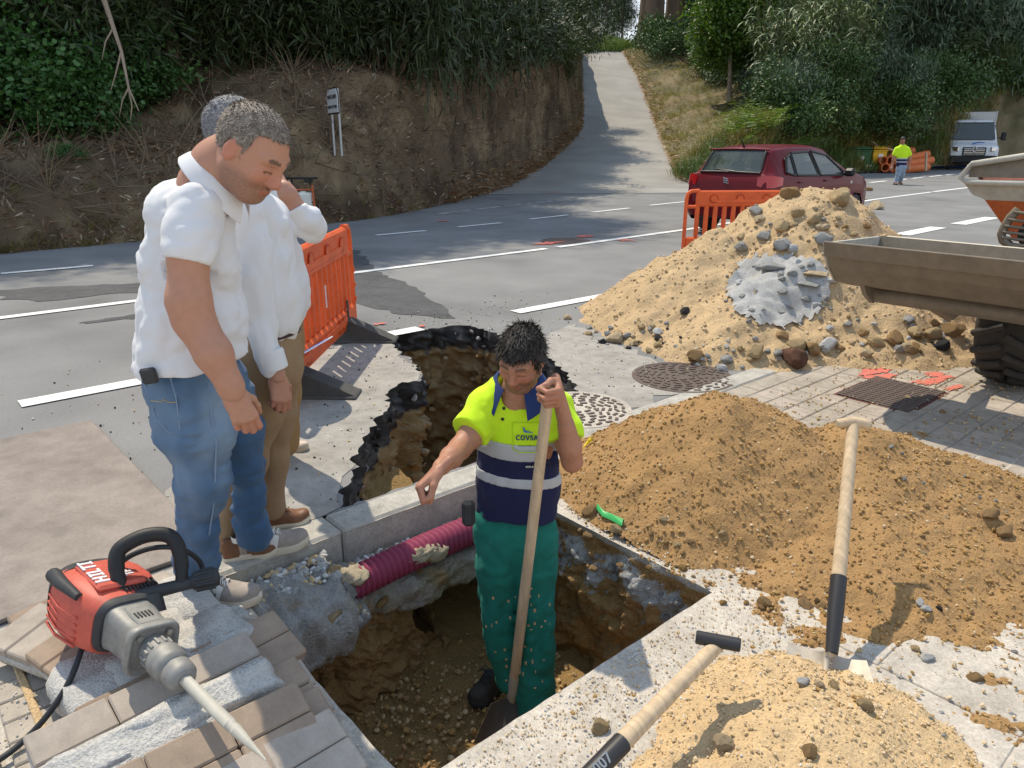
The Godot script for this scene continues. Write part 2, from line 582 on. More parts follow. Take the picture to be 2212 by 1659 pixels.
func jag(pts: Array, step: float, amp: float, sd: int) -> PackedVector2Array:   # a broken edge through pts (closed)
	var n := nz(sd, 3.0, 3)
	var r := PackedVector2Array()
	for k in pts.size():
		var a: Vector2 = pts[k]
		var b: Vector2 = pts[(k + 1) % pts.size()]
		var m := maxi(1, int(a.distance_to(b) / step))
		var nn := (b - a).orthogonal().normalized()
		for j in m:
			var q := a.lerp(b, float(j) / m)
			r.append(q + nn * n.get_noise_2d(q.x * 3.0, q.y * 3.0) * amp)
	return r

func g2(x: float, y: float) -> Vector2:
	var a := gp(x, y)
	return Vector2(a.x, a.z)

func mark(b: MB, x0: float, y0: float, x1: float, y1: float, w: float, h := 0.009) -> void:
	var a := gp(x0, y0)
	var e := gp(x1, y1)
	strip(b, a, e, w, h)
func strip(b: MB, a: Vector3, e: Vector3, w: float, h := 0.009) -> void:
	var d := (e - a).normalized()
	var s := d.cross(Vector3.UP) * w * 0.5
	var u := Vector3.UP * h
	var st := b.ix.size()
	b.quad(a - s + u, e - s + u, e + s + u, a + s + u)
	b.upward(st)
func blob(b: MB, cx: float, cz: float, rx: float, rz: float, turn: float, h: float, sd: int, n := 22, rough := 0.35) -> void:
	var no := nz(sd, 0.8, 3)
	var pl := PackedVector2Array()
	for k in n:
		var a := TAU * k / n
		var r := 1.0 + rough * 1.6 * no.get_noise_2d(cos(a) * 2.0, sin(a) * 2.0)
		pl.append(Vector2(cx, cz) + Vector2(cos(a) * rx * r, sin(a) * rz * r).rotated(turn))
	b.sheet(pl, h)

func make_ground() -> void:
	var b := MB.new()
	b.sheet(keyhole([Vector2(-500, -600), Vector2(600, -600), Vector2(600, 200), Vector2(-500, 200)], PackedVector2Array([Vector2(-0.6, -7.0), Vector2(6, -7.0), Vector2(6, 0.2), Vector2(-0.6, 0.2)])), -0.03)
	struct("ground", b, M.field)
	# the hole dug in the road
	var px := [[833, 729], [860, 719], [904, 713], [983, 703], [1016, 703], [1050, 712], [1076, 723], [1130, 745], [1200, 785], [1243, 830], [1245, 862], [1215, 905], [1180, 950]]
	var base: Array = []
	for q in px:
		base.append(g2(q[0], q[1]))
	base.append(Vector2(2.62, -2.81)); base.append(Vector2(1.43, -2.81))
	for q in [[742, 1070], [758, 1015], [776, 975], [797, 930], [808, 915], [842, 884], [833, 850], [870, 828], [906, 824], [904, 798], [889, 776], [859, 757]]:
		base.append(g2(q[0], q[1]))
	rim = jag(base, 0.035, 0.06, 31)
	for k in rim.size():
		rim[k].y = minf(rim[k].y, -2.81)
	b = MB.new()
	b.sheet(keyhole([Vector2(-80, -2.80), Vector2(1.0, -2.80), Vector2(3, -2.80), Vector2(150, -2.80), Vector2(150, -60), Vector2(-80, -60)], rim), 0.0)
	var road := struct("road", b, M.asphalt, "grey asphalt road with painted lines")
	road.set_meta("kind", "structure")
	# markings
	b = MB.new()
	for q in [[0.55, 2.1], [3.02, 3.62]]:
		strip(b, Vector3(q[0], 0, -5.42), Vector3(q[1], 0, -5.42), 0.16)
	strip(b, Vector3(4.7, 0, -5.36), Vector3(8.2, 0, -5.30), 0.16)
	strip(b, Vector3(-2.4, 0, -5.44), Vector3(-0.9, 0, -5.43), 0.16)
	for q in [[14.1, 15.9], [16.8, 18.9], [20.3, 22.4], [24, 26.2], [28, 30.3]]:
		strip(b, Vector3(q[0], 0, -5.58), Vector3(q[1], 0, -5.62), 0.3)
	part("edge_line", b, M.road_paint, road)
	b = MB.new()
	var cl := [Vector3(-20, 0, -8.34), Vector3(2.2, 0, -8.38), Vector3(5.0, 0, -8.44), Vector3(8.05, 0, -8.44)]
	for k in cl.size() - 1:
		strip(b, cl[k], cl[k + 1], 0.13)
	cl = [Vector3(8.3, 0, -8.45), Vector3(12, 0, -8.62), Vector3(17, 0, -9.1), Vector3(22.2, 0, -9.7), Vector3(27.0, 0, -9.95)]
	for k in cl.size() - 1:
		strip(b, cl[k], cl[k + 1], 0.14)
	cl = [Vector3(27.2, 0, -9.96), Vector3(33, 0, -10.15), Vector3(60, 0, -10.4), Vector3(120, 0, -10.5)]
	for k in cl.size() - 1:
		strip(b, cl[k], cl[k + 1], 0.17)
	part("centre_line", b, M.road_paint, road)
	b = MB.new()
	for q in [[2, 592, 201, 575], [812, 509, 920, 499], [990, 491, 1083, 482], [1145, 474, 1227, 465], [1279, 459, 1359, 450], [1404, 444, 1481, 436]]:
		mark(b, q[0], q[1], q[2], q[3], 0.12)
	for q in [[1879, 395, 1914, 391], [1944, 389, 1959, 386.5], [1970, 386, 1999, 382], [2007, 382, 2034, 379], [2040, 378.5, 2063, 376], [2069, 375.8, 2088, 373.6]]:
		mark(b, q[0], q[1], q[2], q[3], 0.2)
	part("lane_line", b, M.road_paint, road)
	b = MB.new()
	var wl := [[942, 463], [1022, 453], [1113, 443], [1199, 434], [1269, 429], [1373, 417]]
	for k in wl.size() - 1:
		var a := gp(wl[k][0], wl[k][1])
		var e := gp(wl[k + 1][0], wl[k + 1][1])
		var m := int(a.distance_to(e) / 0.45)
		for j in m:
			var q0 := a.lerp(e, (j + rng.randf() * 0.3) / m) + Vector3(0, 0, rng.randf_range(-0.06, 0.06))
			var q1 := a.lerp(e, (j + 0.55 + rng.randf() * 0.5) / m) + Vector3(0, 0, rng.randf_range(-0.06, 0.06))
			strip(b, q0, q1, rng.randf_range(0.08, 0.22), 0.006)
	part("worn_line", b, M.worn_paint, road)
	# darker strip of patched asphalt crossing the lane beside the barrier, and tar patches
	b = MB.new()
	b.sheet(jag([g2(735, 545), g2(770, 540), g2(820, 590), g2(905, 625), g2(985, 688), g2(870, 680), g2(770, 655), g2(640, 640)], 0.12, 0.10, 5), 0.004)
	part("asphalt_patch", b, M.patch_asphalt, road)
	b = MB.new()
	b.sheet(jag([g2(0, 627), g2(150, 618), g2(300, 612), g2(420, 612), g2(420, 632), g2(255, 634), g2(120, 650), g2(0, 648)], 0.15, 0.12, 6), 0.004)
	blob(b, gp(300, 683).x, gp(300, 683).z, 0.45, 0.10, 0.1, 0.004, 7)
	part("asphalt_patch", b, M.patch_asphalt, road)
	# dusty asphalt round the hole
	for pl in [[[470, 1200], [360, 1085], [450, 960], [560, 870], [640, 775], [760, 742], [838, 733], [910, 800], [850, 900], [770, 1010], [750, 1108]], [[1068, 728], [1150, 735], [1240, 700], [1330, 745], [1440, 790], [1520, 862], [1400, 912], [1240, 985], [1150, 985], [1190, 900], [1130, 770]]]:
		var p2: Array = []
		for q in pl:
			var e := g2(q[0], q[1])
			p2.append(Vector2(e.x, minf(e.y, -2.81)))
		for c in Geometry2D.clip_polygons(jag(p2, 0.1, 0.12, 8), rim):
			if not Geometry2D.is_polygon_clockwise(c):
				b = MB.new()
				b.sheet(c, 0.004)
				part("dusty_patch", b, M.dusty_asphalt, road)
	# sprayed marks
	var k9 := 0
	for q in [[1185, 527, 0.3, 0.1], [1262, 512, 0.32, 0.1], [1345, 521, 0.16, 0.06], [955, 478, 0.2, 0.07], [1190, 416, 0.25, 0.08], [770, 712, 0.07, 0.03], [820, 702, 0.06, 0.03], [910, 707, 0.05, 0.02]]:
		b = MB.new()
		var a := gp(q[0], q[1])
		for j in 4:
			blob(b, a.x + rng.randfn() * q[2] * 0.35, a.z + rng.randfn() * q[3] * 0.4, q[2] * 0.55, q[3] * 0.55, rng.randf() * TAU, 0.012 + 0.0004 * j, 40 + k9 * 4 + j, 18, 0.6)
		part("spray_mark", b, M.red_spray, road)
		k9 += 1
	for q in [[1222, 521, 0.42], [1197, 376, 0.4]]:
		var a := gp(q[0], q[1])
		manhole(road, Vector3(a.x, 0.004, a.z), q[2], false)

	# pavement: a dusty concrete bed with the pit cut out of it
	b = MB.new()
	var pit := jag([Vector2(PX0, PZ0 - 0.01), Vector2(PX0, PZ1), Vector2(PX1, PZ1), Vector2(PX1, PZ0 - 0.01)], 0.06, 0.006, 77)
	b.sheet(keyhole([Vector2(-80, -2.615), Vector2(0.5, -2.615), Vector2(3, -2.615), Vector2(150, -2.615), Vector2(150, 120), Vector2(-80, 120)], pit), 0.0)
	var bed := struct("pavement", b, M.dusty, "dusty pavement round the pit")
	# kerb: stones laid end to end; over the pit they hang free
	var kerb := Node3D.new()
	kerb.name = named("kerb"); kerb.set_meta("kind", "structure"); kerb.set_meta("label", "row of concrete kerb stones along the road")
	add_child(kerb)
	var xs := [-1.69, -0.69, 0.31, 1.31, 2.31, 3.31, 4.31, 5.31, 6.31, 7.31, 8.31]
	for k in xs.size() - 1:
		b = MB.new()
		b.box(Vector3((xs[k] + xs[k + 1]) * 0.5, -0.118 + rng.randf_range(-0.003, 0.003), -2.7075), Vector3(0.994, 0.25, 0.175), Basis(Vector3.UP, rng.randf_range(-0.004, 0.004)), 0.012)
		part("kerb_stone", b, M.kerb_stone, kerb)
	# pavers that show: right of the pit, and the corner by the breaker
	var pv := []
	for k in 3:
		b = MB.new()
		b.box(Vector3.ZERO, Vector3(0.194, 0.04, 0.144), Basis.IDENTITY, 0.005)
		pv.append(b.mesh())
	for i in 20:
		for j in 15:
			var at := Vector3(3.05 + i * 0.2 + (0.1 if j % 2 == 1 else 0.0), -0.012 + rng.randf_range(-0.002, 0.002), -2.535 + j * 0.15)
			var d := at - Vector3(3.0, 0, -1.7)
			if Vector2(d.x, d.z).length() < 0.75 or at.x > 7.0 - j * 0.02 or (at.z > -1.0 and at.x < 3.5):
				continue
			inst("paver", pv[k9 % 3], M.paver_dusty if rng.randf() < 0.7 else M.paver_grey, bed, Transform3D(Basis(Vector3.UP, rng.randf_range(-0.008, 0.008)), at))
	b = MB.new()
	b.box(Vector3.ZERO, Vector3(0.194, 0.04, 0.094), Basis.IDENTITY, 0.004)
	var pm := b.mesh()
	for i in 6:
		for j in 13:
			var at := Vector3(-0.5 + i * 0.2 + (0.02 if i > 2 else 0.0), -0.008 + rng.randf_range(-0.0015, 0.0015), -2.5 + j * 0.1)
			if at.x > 0.7:
				continue
			inst("paver", pm, M.paver_dusty, bed, Transform3D(Basis(Vector3.UP, rng.randf_range(-0.006, 0.006)), at))
	b = MB.new()
	b.box(Vector3(0.11, 0.0145, -1.9), Vector3(0.022, 0.01, 1.25), Basis(Vector3.UP, 0.02), 0.003)
	part("mortar_joint", b, M.fine_sand, bed)
	# sprayed letters on the pavers
	for q in [[1880, 800, 0.16, 0.07], [1905, 818, 0.18, 0.06], [2010, 825, 0.2, 0.06], [2030, 812, 0.12, 0.05], [2060, 840, 0.14, 0.03], [2080, 765, 0.15, 0.06]]:
		b = MB.new()
		var a := gp(q[0], q[1])
		for j in 3:
			blob(b, a.x + rng.randfn() * q[2] * 0.3, a.z + rng.randfn() * q[3] * 0.5, q[2] * 0.6, q[3] * 0.6, rng.randf() * 0.6, 0.0135 + 0.0004 * j, 90 + k9 * 3 + j, 20, 0.6)
		part("spray_mark", b, M.red_spray, bed)
		k9 += 1
	# slabs with dusty joints, low right
	b = MB.new()
	b.box(Vector3.ZERO, Vector3(0.394, 0.03, 0.394), Basis.IDENTITY, 0.003)
	pm = b.mesh()
	for i in 7:
		for j in 5:
			var at := Vector3(1.98 + i * 0.4, -0.0095 + rng.randf_range(-0.001, 0.001), -0.92 + j * 0.4)
			if at.x < 2.2 and at.z < -0.8:
				continue
			inst("slab", pm, M.dusty, bed, Transform3D(Basis(Vector3.UP, rng.randf_range(-0.004, 0.004)), at))
	# manhole covers and the drain grate in the pavement edge
	manhole(self, Vector3(3.18, 0.004, -3.02), 0.33, true)
	manhole(self, Vector3(4.22, 0.004, -3.0), 0.36, true)
	grate()

func manhole(parent: Node, at: Vector3, r: float, big: bool) -> void:
	var o: Node3D
	if parent == self:
		o = thing("manhole_cover", "round %s iron manhole cover beside the kerb %s" % ["dust-whitened" if taken.get("manhole_cover", 0) == 0 else "brown", "near the worker's elbow" if taken.get("manhole_cover", 0) == 0 else "at the foot of the big sand heap"], "manhole cover", at)
	else:
		o = Node3D.new(); o.name = "manhole_cover"; o.position = at; parent.add_child(o, true)
	var b := MB.new()
	b.hardlathe([[-0.02, r], [0.004, r], [0.004, r * 0.93], [0.001, r * 0.925], [0.001, 0.0001]], Vector3.ZERO, Vector3.UP, 40)
	part("cover", b, M.cast_iron if taken.get("manhole_cover", 0) != 1 else M.dusty, o)
	if not big:
		return
	b = MB.new()
	var rr := 0.2
	while rr < 0.9:
		var n := int(rr * 30)
		for k in n:
			var a := TAU * k / n + rr * 7.0
			b.box(Vector3(cos(a) * rr * r, 0.004, sin(a) * rr * r), Vector3(0.6 * r * rr * TAU / n, 0.006, 0.018), Basis(Vector3.UP, -a + PI / 2 + (0.5 if k % 2 else -0.2)))
		rr += 0.13
	part("tread_pattern", b, M.cast_iron, o)

func grate() -> void:
	var o := thing("drain_grate", "rusty rectangular drain grate set in the pavers by red paint", "drain grate", Vector3(4.95, 0.006, -1.86))
	var b := MB.new()
	b.box(Vector3(0, -0.004, 0), Vector3(0.62, 0.014, 0.5), Basis.IDENTITY, 0.002)
	part("frame", b, M.rust, o)
	b = MB.new()
	for k in 15:
		b.box(Vector3(-0.28 + k * 0.04, 0.008, 0), Vector3(0.02, 0.012, 0.46), Basis.IDENTITY, 0.003)
	for k in 9:
		b.box(Vector3(0, 0.0065, -0.21 + k * 0.0525), Vector3(0.58, 0.012, 0.012), Basis.IDENTITY, 0.002)
	part("bars", b, M.cast_iron, o)

# =============================== the pit and the hole ===============================
func soil_wall(b: MB, o: Vector3, du: Vector3, dv: Vector3, nrm: Vector3, nu: int, nv: int, amp: float, sd: int, colour: Callable, keep: Variant = null) -> void:
	var n1 := nz(sd, 2.2, 4)
	var n2 := nz(sd + 1, 9.0, 3)
	var st := b.ix.size()
	var base := b.v.size()
	for j in nv + 1:
		for i in nu + 1:
			var u := float(i) / nu
			var v := float(j) / nv
			var q := o + du * u + dv * v
			var e := minf(1.0, minf(v, 1.0) * 8.0)
			q += nrm * (amp * n1.get_noise_3dv(q * 1.4) + amp * 0.55 * n2.get_noise_3dv(q) + amp * 0.3 * n2.get_noise_3dv(q * 3.1)) * e
			b.col = colour.call(q, u, v, n1, n2)
			b.p(q)
	for j in nv:
		for i in nu:
			if keep != null and not keep.call((i + 0.5) / nu, (j + 0.5) / nv):
				continue
			var a := base + j * (nu + 1) + i
			b.tri(a, a + 1, a + nu + 2); b.tri(a, a + nu + 2, a + nu + 1)
	b.upward(st, nrm)
	b.col = Color(1, 1, 1)

const OCHRE := Color(0.42, 0.265, 0.11)
const DEEP := Color(0.33, 0.20, 0.08)
const GREY := Color(0.42, 0.42, 0.41)
const PALE := Color(0.52, 0.41, 0.25)

func make_pit() -> void:
	var pit := Node3D.new()
	pit.name = named("pit"); pit.set_meta("kind", "structure"); pit.set_meta("label", "square pit cut through the pavement into ochre soil")
	add_child(pit)
	var w := PX1 - PX0
	var dep := Vector3(0, FLOOR, 0)
	var side := func(q: Vector3, _u, v, n1, n2):
		var y: float = q.y
		var wob: float = 0.10 * n1.get_noise_2d(q.z * 2.0, q.x) + 0.03 * n2.get_noise_2d(q.z, q.x)
		if y > -0.03:
			return Color(0.5, 0.48, 0.44)
		if y < -0.10 + wob and y > -0.23 + wob * 1.6 and n2.get_noise_3dv(q * 0.7) > -0.28:
			return GREY.lerp(Color(0.55, 0.55, 0.55), clampf(n2.get_noise_3dv(q * 2.0) + 0.3, 0, 1))
		return OCHRE.lerp(DEEP, clampf(0.5 + 1.2 * n1.get_noise_3dv(q * 2.0), 0, 1))
	var b := MB.new()
	soil_wall(b, Vector3(PX1, 0, PZ1), Vector3(0, 0, PZ0 - PZ1), dep, Vector3.LEFT, 120, 84, 0.055, 200, side)
	part("wall", b, M.pit_soil, pit, true)
	b = MB.new()
	soil_wall(b, Vector3(PX0, 0, PZ0), Vector3(0, 0, PZ1 - PZ0), dep, Vector3.RIGHT, 50, 36, 0.04, 210, side)
	part("wall", b, M.pit_soil, pit, true)
	b = MB.new()
	soil_wall(b, Vector3(PX0, 0, PZ1), Vector3(w, 0, 0), dep, Vector3.FORWARD, 50, 36, 0.04, 220, side)
	part("wall", b, M.pit_soil, pit, true)
	# back wall under the ledge, open on its right half towards the hole
	var soil := func(q: Vector3, _u, _v, n1, n2):
		return OCHRE.lerp(DEEP, clampf(0.5 + 1.2 * n1.get_noise_3dv(q * 2.0), 0, 1)).lerp(PALE, clampf(n2.get_noise_3dv(q * 0.9) * 0.9 - 0.25, 0, 1))
	b = MB.new()
	soil_wall(b, Vector3(PX0, -0.16, -2.44), Vector3(w, 0, 0), Vector3(0, FLOOR + 0.16, 0.05), Vector3.BACK, 140, 70, 0.07, 230, soil, func(u, v): return u < 0.55 + 0.06 * sin(v * 9.0) + 0.10 * v or v < 0.26 - 0.06 * u)
	part("wall", b, M.pit_soil, pit, true)
	# the flank of the opening
	b = MB.new()
	soil_wall(b, Vector3(1.58, -0.2, -2.42), Vector3(0.04, 0, -0.5), Vector3(0.1, FLOOR + 0.2, 0), Vector3.RIGHT, 24, 24, 0.05, 240, soil)
	part("wall", b, M.pit_soil, pit, true)
	b = MB.new()
	soil_wall(b, Vector3(2.16, -0.2, -2.55), Vector3(0.08, 0, -0.4), Vector3(0, FLOOR + 0.1, 0), Vector3.LEFT, 20, 20, 0.04, 245, soil)
	part("wall", b, M.pit_soil, pit, true)
	# floor
	b = MB.new()
	var nf := nz(250, 1.6, 4)
	var nf2 := nz(251, 12.0, 2)
	var rows := []
	for j in 61:
		var r := PackedVector3Array()
		for i in 71:
			var x := lerpf(PX0 - 0.05, PX1 + 0.08, i / 70.0)
			var z := lerpf(-3.6, PZ1 + 0.05, j / 60.0)
			var y := FLOOR + 0.05 * nf.get_noise_2d(x, z) + 0.018 * nf2.get_noise_2d(x, z)
			y += 0.10 * smoothstep(-1.7, -1.3, z)
			if z < -2.35:
				y += (-2.35 - z) * 0.34 * smoothstep(1.2, 1.6, x)
			r.append(Vector3(x, y, z))
		rows.append(r)
	b.col = Color(0.36, 0.225, 0.09)
	b.upward(b.grid(rows))
	part("floor", b, M.pit_soil, pit, true)
	# the concrete haunch behind the kerb's foot that carries the duct
	b = MB.new()
	rows = []
	var nh := nz(260, 5.0, 4)
	var nh2 := nz(261, 9.0, 2, FastNoiseLite.TYPE_CELLULAR)
	for i in 161:
		var x := lerpf(PX0 - 0.06, PX1 + 0.05, i / 160.0)
		var lump := 1.0 - smoothstep(1.12, 1.24, x)
		var cn := Vector3(x, lerpf(-0.235, -0.205, lump), lerpf(-2.48, -2.44, lump))
		var hy := lerpf(0.075, 0.145, lump)
		var hz := lerpf(0.14, 0.17, lump) + 0.02 * sin(x * 9.0)
		var ring := b.ring(cn, Vector3(0, 0, hz), Vector3(0, hy, 0), 64, 3.4)
		for k in ring.size():
			var d := (ring[k] - cn).normalized()
			ring[k] += d * (0.065 * nh.get_noise_3dv(ring[k]) - 0.04 * nh2.get_noise_3dv(ring[k]) + 0.02 * nh.get_noise_3dv(ring[k] * 4.0))
		rows.append(ring)
	b.loft(rows, true)
	for k in b.v.size():
		var q := b.v[k]
		var e := nh.get_noise_3dv(q * 0.6)
		b.c[k] = Color(0.40, 0.395, 0.38).lerp(Color(0.30, 0.25, 0.17), clampf(smoothstep(1.1, 1.3, q.x) * 0.7 + e, 0, 1)).lerp(OCHRE, clampf(e * 2.0 - 0.5, 0, 1))
	part("concrete_haunch", b, M.pit_soil, pit, true)
	# the hole in the road: a thick black crust, ochre earth below
	var tr := Node3D.new()
	tr.name = named("trench"); tr.set_meta("kind", "structure"); tr.set_meta("label", "deep ragged hole dug through the black asphalt crust")
	add_child(tr)
	b = MB.new()
	var cen := Vector2.ZERO
	for q in rim:
		cen += q
	cen /= rim.size()
	rows = []
	var na := nz(270, 4.0, 4)
	var nb := nz(271, 14.0, 3)
	var cols := []
	var nr := 64
	var m := rim.size()
	for j in nr:
		var v := float(j) / (nr - 1)
		var y := -1.7 * pow(v, 1.15)
		var r := PackedVector3Array()
		for k in m:
			var q := rim[k]
			var inw := (cen - q).normalized()
			var p3 := Vector3(q.x, y, q.y)
			var n := na.get_noise_3dv(p3) * 0.10 + nb.get_noise_3dv(p3) * 0.06 + nb.get_noise_3dv(p3 * 2.7) * 0.035
			var ins := n * minf(1.0, v * 14.0) + (-0.05 if y < -0.26 else 0.0) * 0.5 - 0.10 * smoothstep(0.3, 0.6, v) * (0.5 + na.get_noise_2d(q.x * 0.5, q.y * 0.5))
			if q.y > -2.83:
				ins = maxf(ins, 0.0)
			r.append(Vector3(q.x + inw.x * ins, y, q.y + inw.y * ins))
			var crust := -0.21 + 0.05 * na.get_noise_2d(q.x * 2.0, q.y * 2.0 + 5.0)
			var e := nb.get_noise_3dv(p3 * 0.8)
			if y > crust:
				cols.append(Color(0.045, 0.045, 0.047).lerp(Color(0.22, 0.215, 0.21), clampf(e * 1.2 + 0.08 + na.get_noise_3dv(p3 * 1.3) * 0.6, 0, 1)))
			else:
				cols.append(Color(0.40, 0.28, 0.13).lerp(PALE, clampf(e + 0.3 - (crust - y) * 0.3, 0, 1)).lerp(DEEP, clampf(na.get_noise_3dv(p3 * 0.7) * 1.2, 0, 1)))
		rows.append(r)
	var st := b.grid(rows, true)
	for k in cols.size():
		b.c[k] = cols[k]
	b.fix(st)
	b.flip(st)
	part("wall", b, M.pit_soil, tr, true)
	b = MB.new()
	rows = []
	for j in 40:
		var r := PackedVector3Array()
		for i in 40:
			var x := lerpf(1.2, 4.2, i / 39.0)
			var z := lerpf(-5.7, -2.78, j / 39.0)
			var y := -1.35 + 0.12 * nf.get_noise_2d(x, z) + 0.03 * nf2.get_noise_2d(x, z)
			y = maxf(y, -0.46 - (-3.0 - z) * 1.3 if z < -3.0 else -0.56 - (z + 3.0) * 0.3)
			r.append(Vector3(x, y, z))
		rows.append(r)
	b.col = Color(0.33, 0.205, 0.085)
	b.upward(b.grid(rows))
	part("floor", b, M.pit_soil, tr, true)

# =============================== hills ===============================
func cat(a: Vector3, b: Vector3, c: Vector3, d: Vector3, t: float) -> Vector3:
	return b.cubic_interpolate(c, a, d, t)
func smooth_path(p: Array, n: int) -> PackedVector3Array:
	var r := PackedVector3Array()
	var m := p.size() - 1
	for k in n + 1:
		var f := float(k) / n * m
		var i := mini(int(f), m - 1)
		r.append(cat(p[maxi(i - 1, 0)], p[i], p[i + 1], p[mini(i + 2, m)], f - i))
	return r
func net(cols: Array, nu: int, nv: int) -> Array:   # columns of control points -> rows[v][u]
	var c2 := []
	for c in cols:
		c2.append(smooth_path(c, nv))
	var rows := []
	for j in nv + 1:
		var line := []
		for c in c2:
			line.append(c[j])
		rows.append(smooth_path(line, nu))
	return rows
func columns_of(px: Array) -> Array:   # [x, y, ahead] of the picture -> points
	var r := []
	for c in px:
		var l := []
		for q in c:
			l.append(ph(q[0], q[1], q[2]))
		r.append(l)
	return r

var bank_rows: Array
var hill_rows: Array
var crest_rows: Array

func make_terrain() -> void:
	var fx := func(x, a): return a.map(func(q): return [x, q[0], q[1]])
	var cols := columns_of([
		fx.call(-700, [[620, 8.2], [500, 9.0], [400, 10.2], [340, 11.5], [230, 13.5], [100, 17.0], [20, 26]]),
		fx.call(-250, [[572, 10.0], [450, 10.8], [340, 12.0], [315, 13.0], [210, 15.0], [100, 18.0], [40, 26]]),
		fx.call(0, [[549, 11.1], [430, 11.9], [325, 13.2], [302, 14.2], [200, 16.0], [105, 18.5], [50, 27]]),
		fx.call(300, [[523, 12.6], [420, 13.2], [330, 14.2], [300, 15.2], [230, 16.4], [130, 18.8], [70, 28]]),
		fx.call(480, [[501, 14.0], [400, 14.6], [310, 15.4], [230, 16.4], [160, 17.8], [110, 20], [70, 29]]),
		fx.call(760, [[479, 15.9], [400, 16.4], [305, 17.1], [225, 17.9], [160, 18.9], [128, 21], [85, 31]]),
		fx.call(960, [[441, 20.2], [380, 20.6], [280, 21.4], [190, 22.2], [136, 23], [120, 26], [88, 36]]),
		fx.call(1100, [[398, 27.5], [340, 28.0], [250, 28.7], [165, 29.4], [115, 30.2], [104, 33], [86, 43]]),
		fx.call(1180, [[350, 35.5], [300, 36.0], [220, 36.7], [150, 37.4], [108, 38.2], [98, 41], [84, 52]]),
		fx.call(1226, [[310, 41.5], [272, 42.2], [212, 43], [150, 44], [106, 45], [96, 48], [82, 60]]),
		fx.call(1254, [[262, 48], [235, 48.6], [190, 49.3], [145, 50], [108, 51], [97, 54], [84, 66]]),
		fx.call(1252, [[165, 65], [152, 65.4], [138, 66], [122, 66.7], [108, 68], [98, 70], [86, 80]]),
		fx.call(1246, [[113, 78], [111, 78.4], [108, 79], [104, 80], [100, 81.5], [94, 84], [86, 95]])])
	bank_rows = net(cols, 300, 72)
	displace(bank_rows, 300, 0.55, 0.16)
	var b := MB.new()
	var st := b.grid(bank_rows)
	var n1 := nz(310, 0.35, 4)
	var n2 := nz(311, 1.6, 3)
	var n3 := nz(312, 0.5, 3)
	for k in b.v.size():
		var q := b.v[k]
		var e := n1.get_noise_3dv(q)
		var s := n2.get_noise_3d(q.x * 1.3, q.y * 0.25, q.z * 1.3)
		var cc := Color(0.20, 0.14, 0.085).lerp(Color(0.42, 0.31, 0.18), clampf(e * 1.3 + s * 0.9 + 0.18, 0, 1))
		cc = cc.lerp(Color(0.105, 0.065, 0.04), clampf(n3.get_noise_3dv(q) * 2.2 + 0.15, 0, 1))
		b.c[k] = cc
	b.upward(st)
	struct("bank", b, M.bank_soil, "steep eroded earth bank above the road", true)

	cols = columns_of([
		[[1347, 112, 78], [1366, 107, 79], [1400, 99, 80], [1450, 80, 84], [1560, 40, 96]],
		[[1378, 170, 65], [1420, 150, 66], [1470, 128, 68], [1530, 96, 72], [1640, 40, 84]],
		[[1412, 255, 51], [1450, 236, 51.5], [1510, 205, 53], [1590, 155, 57], [1720, 60, 68]],
		[[1446, 335, 37], [1484, 312, 38], [1550, 276, 40], [1630, 220, 44], [1780, 90, 54]],
		[[1490, 392, 29], [1530, 352, 30.5], [1590, 308, 33], [1680, 240, 37], [1830, 90, 47]],
		[[1600, 380, 33], [1640, 350, 34.5], [1700, 300, 37], [1780, 215, 41], [1900, 70, 50]],
		[[1760, 376, 38], [1790, 344, 39.5], [1830, 290, 41.5], [1890, 200, 45], [1980, 50, 53]],
		[[1860, 371, 40], [1880, 340, 41.5], [1910, 284, 43], [1960, 190, 46], [2040, 40, 53]],
		[[1990, 361, 44], [2000, 328, 45], [2020, 276, 46], [2060, 180, 49], [2120, 30, 56]],
		[[2212, 351, 50], [2212, 300, 51], [2220, 240, 52], [2240, 150, 54], [2270, -20, 60]],
		[[2700, 338, 66], [2700, 280, 67], [2700, 220, 68], [2720, 130, 71], [2760, -40, 78]],
		[[3600, 328, 110], [3600, 280, 112], [3600, 220, 114], [3620, 130, 118], [3660, -40, 128]]])
	hill_rows = net(cols, 160, 40)
	displace(hill_rows, 320, 0.5, 0.1)
	b = MB.new()
	st = b.grid(hill_rows)
	for k in b.v.size():
		var q := b.v[k]
		b.c[k] = Color(0.34, 0.26, 0.15).lerp(Color(0.13, 0.125, 0.05), clampf(n1.get_noise_3dv(q) * 1.4 + 0.25 + 0.5 * float(k / 161) / 40.0, 0, 1))
	b.upward(st)
	struct("hillside", b, M.bank_soil, "overgrown slope right of the side road", true)

	cols = columns_of([
		[[1120, 116, 78], [1120, 104, 81], [1120, 84, 90], [1120, 78, 110]],
		[[1246, 113, 78], [1240, 104, 81], [1235, 86, 90], [1235, 80, 110]],
		[[1300, 111, 79], [1300, 104, 82], [1298, 90, 90], [1298, 86, 110]],
		[[1346, 111, 79], [1342, 106, 82], [1340, 98, 90], [1340, 96, 110]],
		[[1362, 109, 79], [1368, 107, 82], [1372, 106, 90], [1374, 106, 110]],
		[[1400, 100, 80], [1402, 99, 83], [1404, 99, 90], [1408, 99, 110]],
		[[1500, 66, 86], [1500, 66, 89], [1500, 66, 96], [1500, 66, 115]]])
	crest_rows = net(cols, 60, 20)
	displace(crest_rows, 330, 0.25, 0.08)
	b = MB.new()
	st = b.grid(crest_rows)
	for k in b.v.size():
		b.c[k] = Color(0.25, 0.19, 0.09).lerp(Color(0.10, 0.14, 0.035), clampf(n2.get_noise_3dv(b.v[k]) + 0.5, 0, 1))
	b.upward(st)
	struct("hill_crest", b, M.bank_soil, "grassy crest where the side road ends", true)

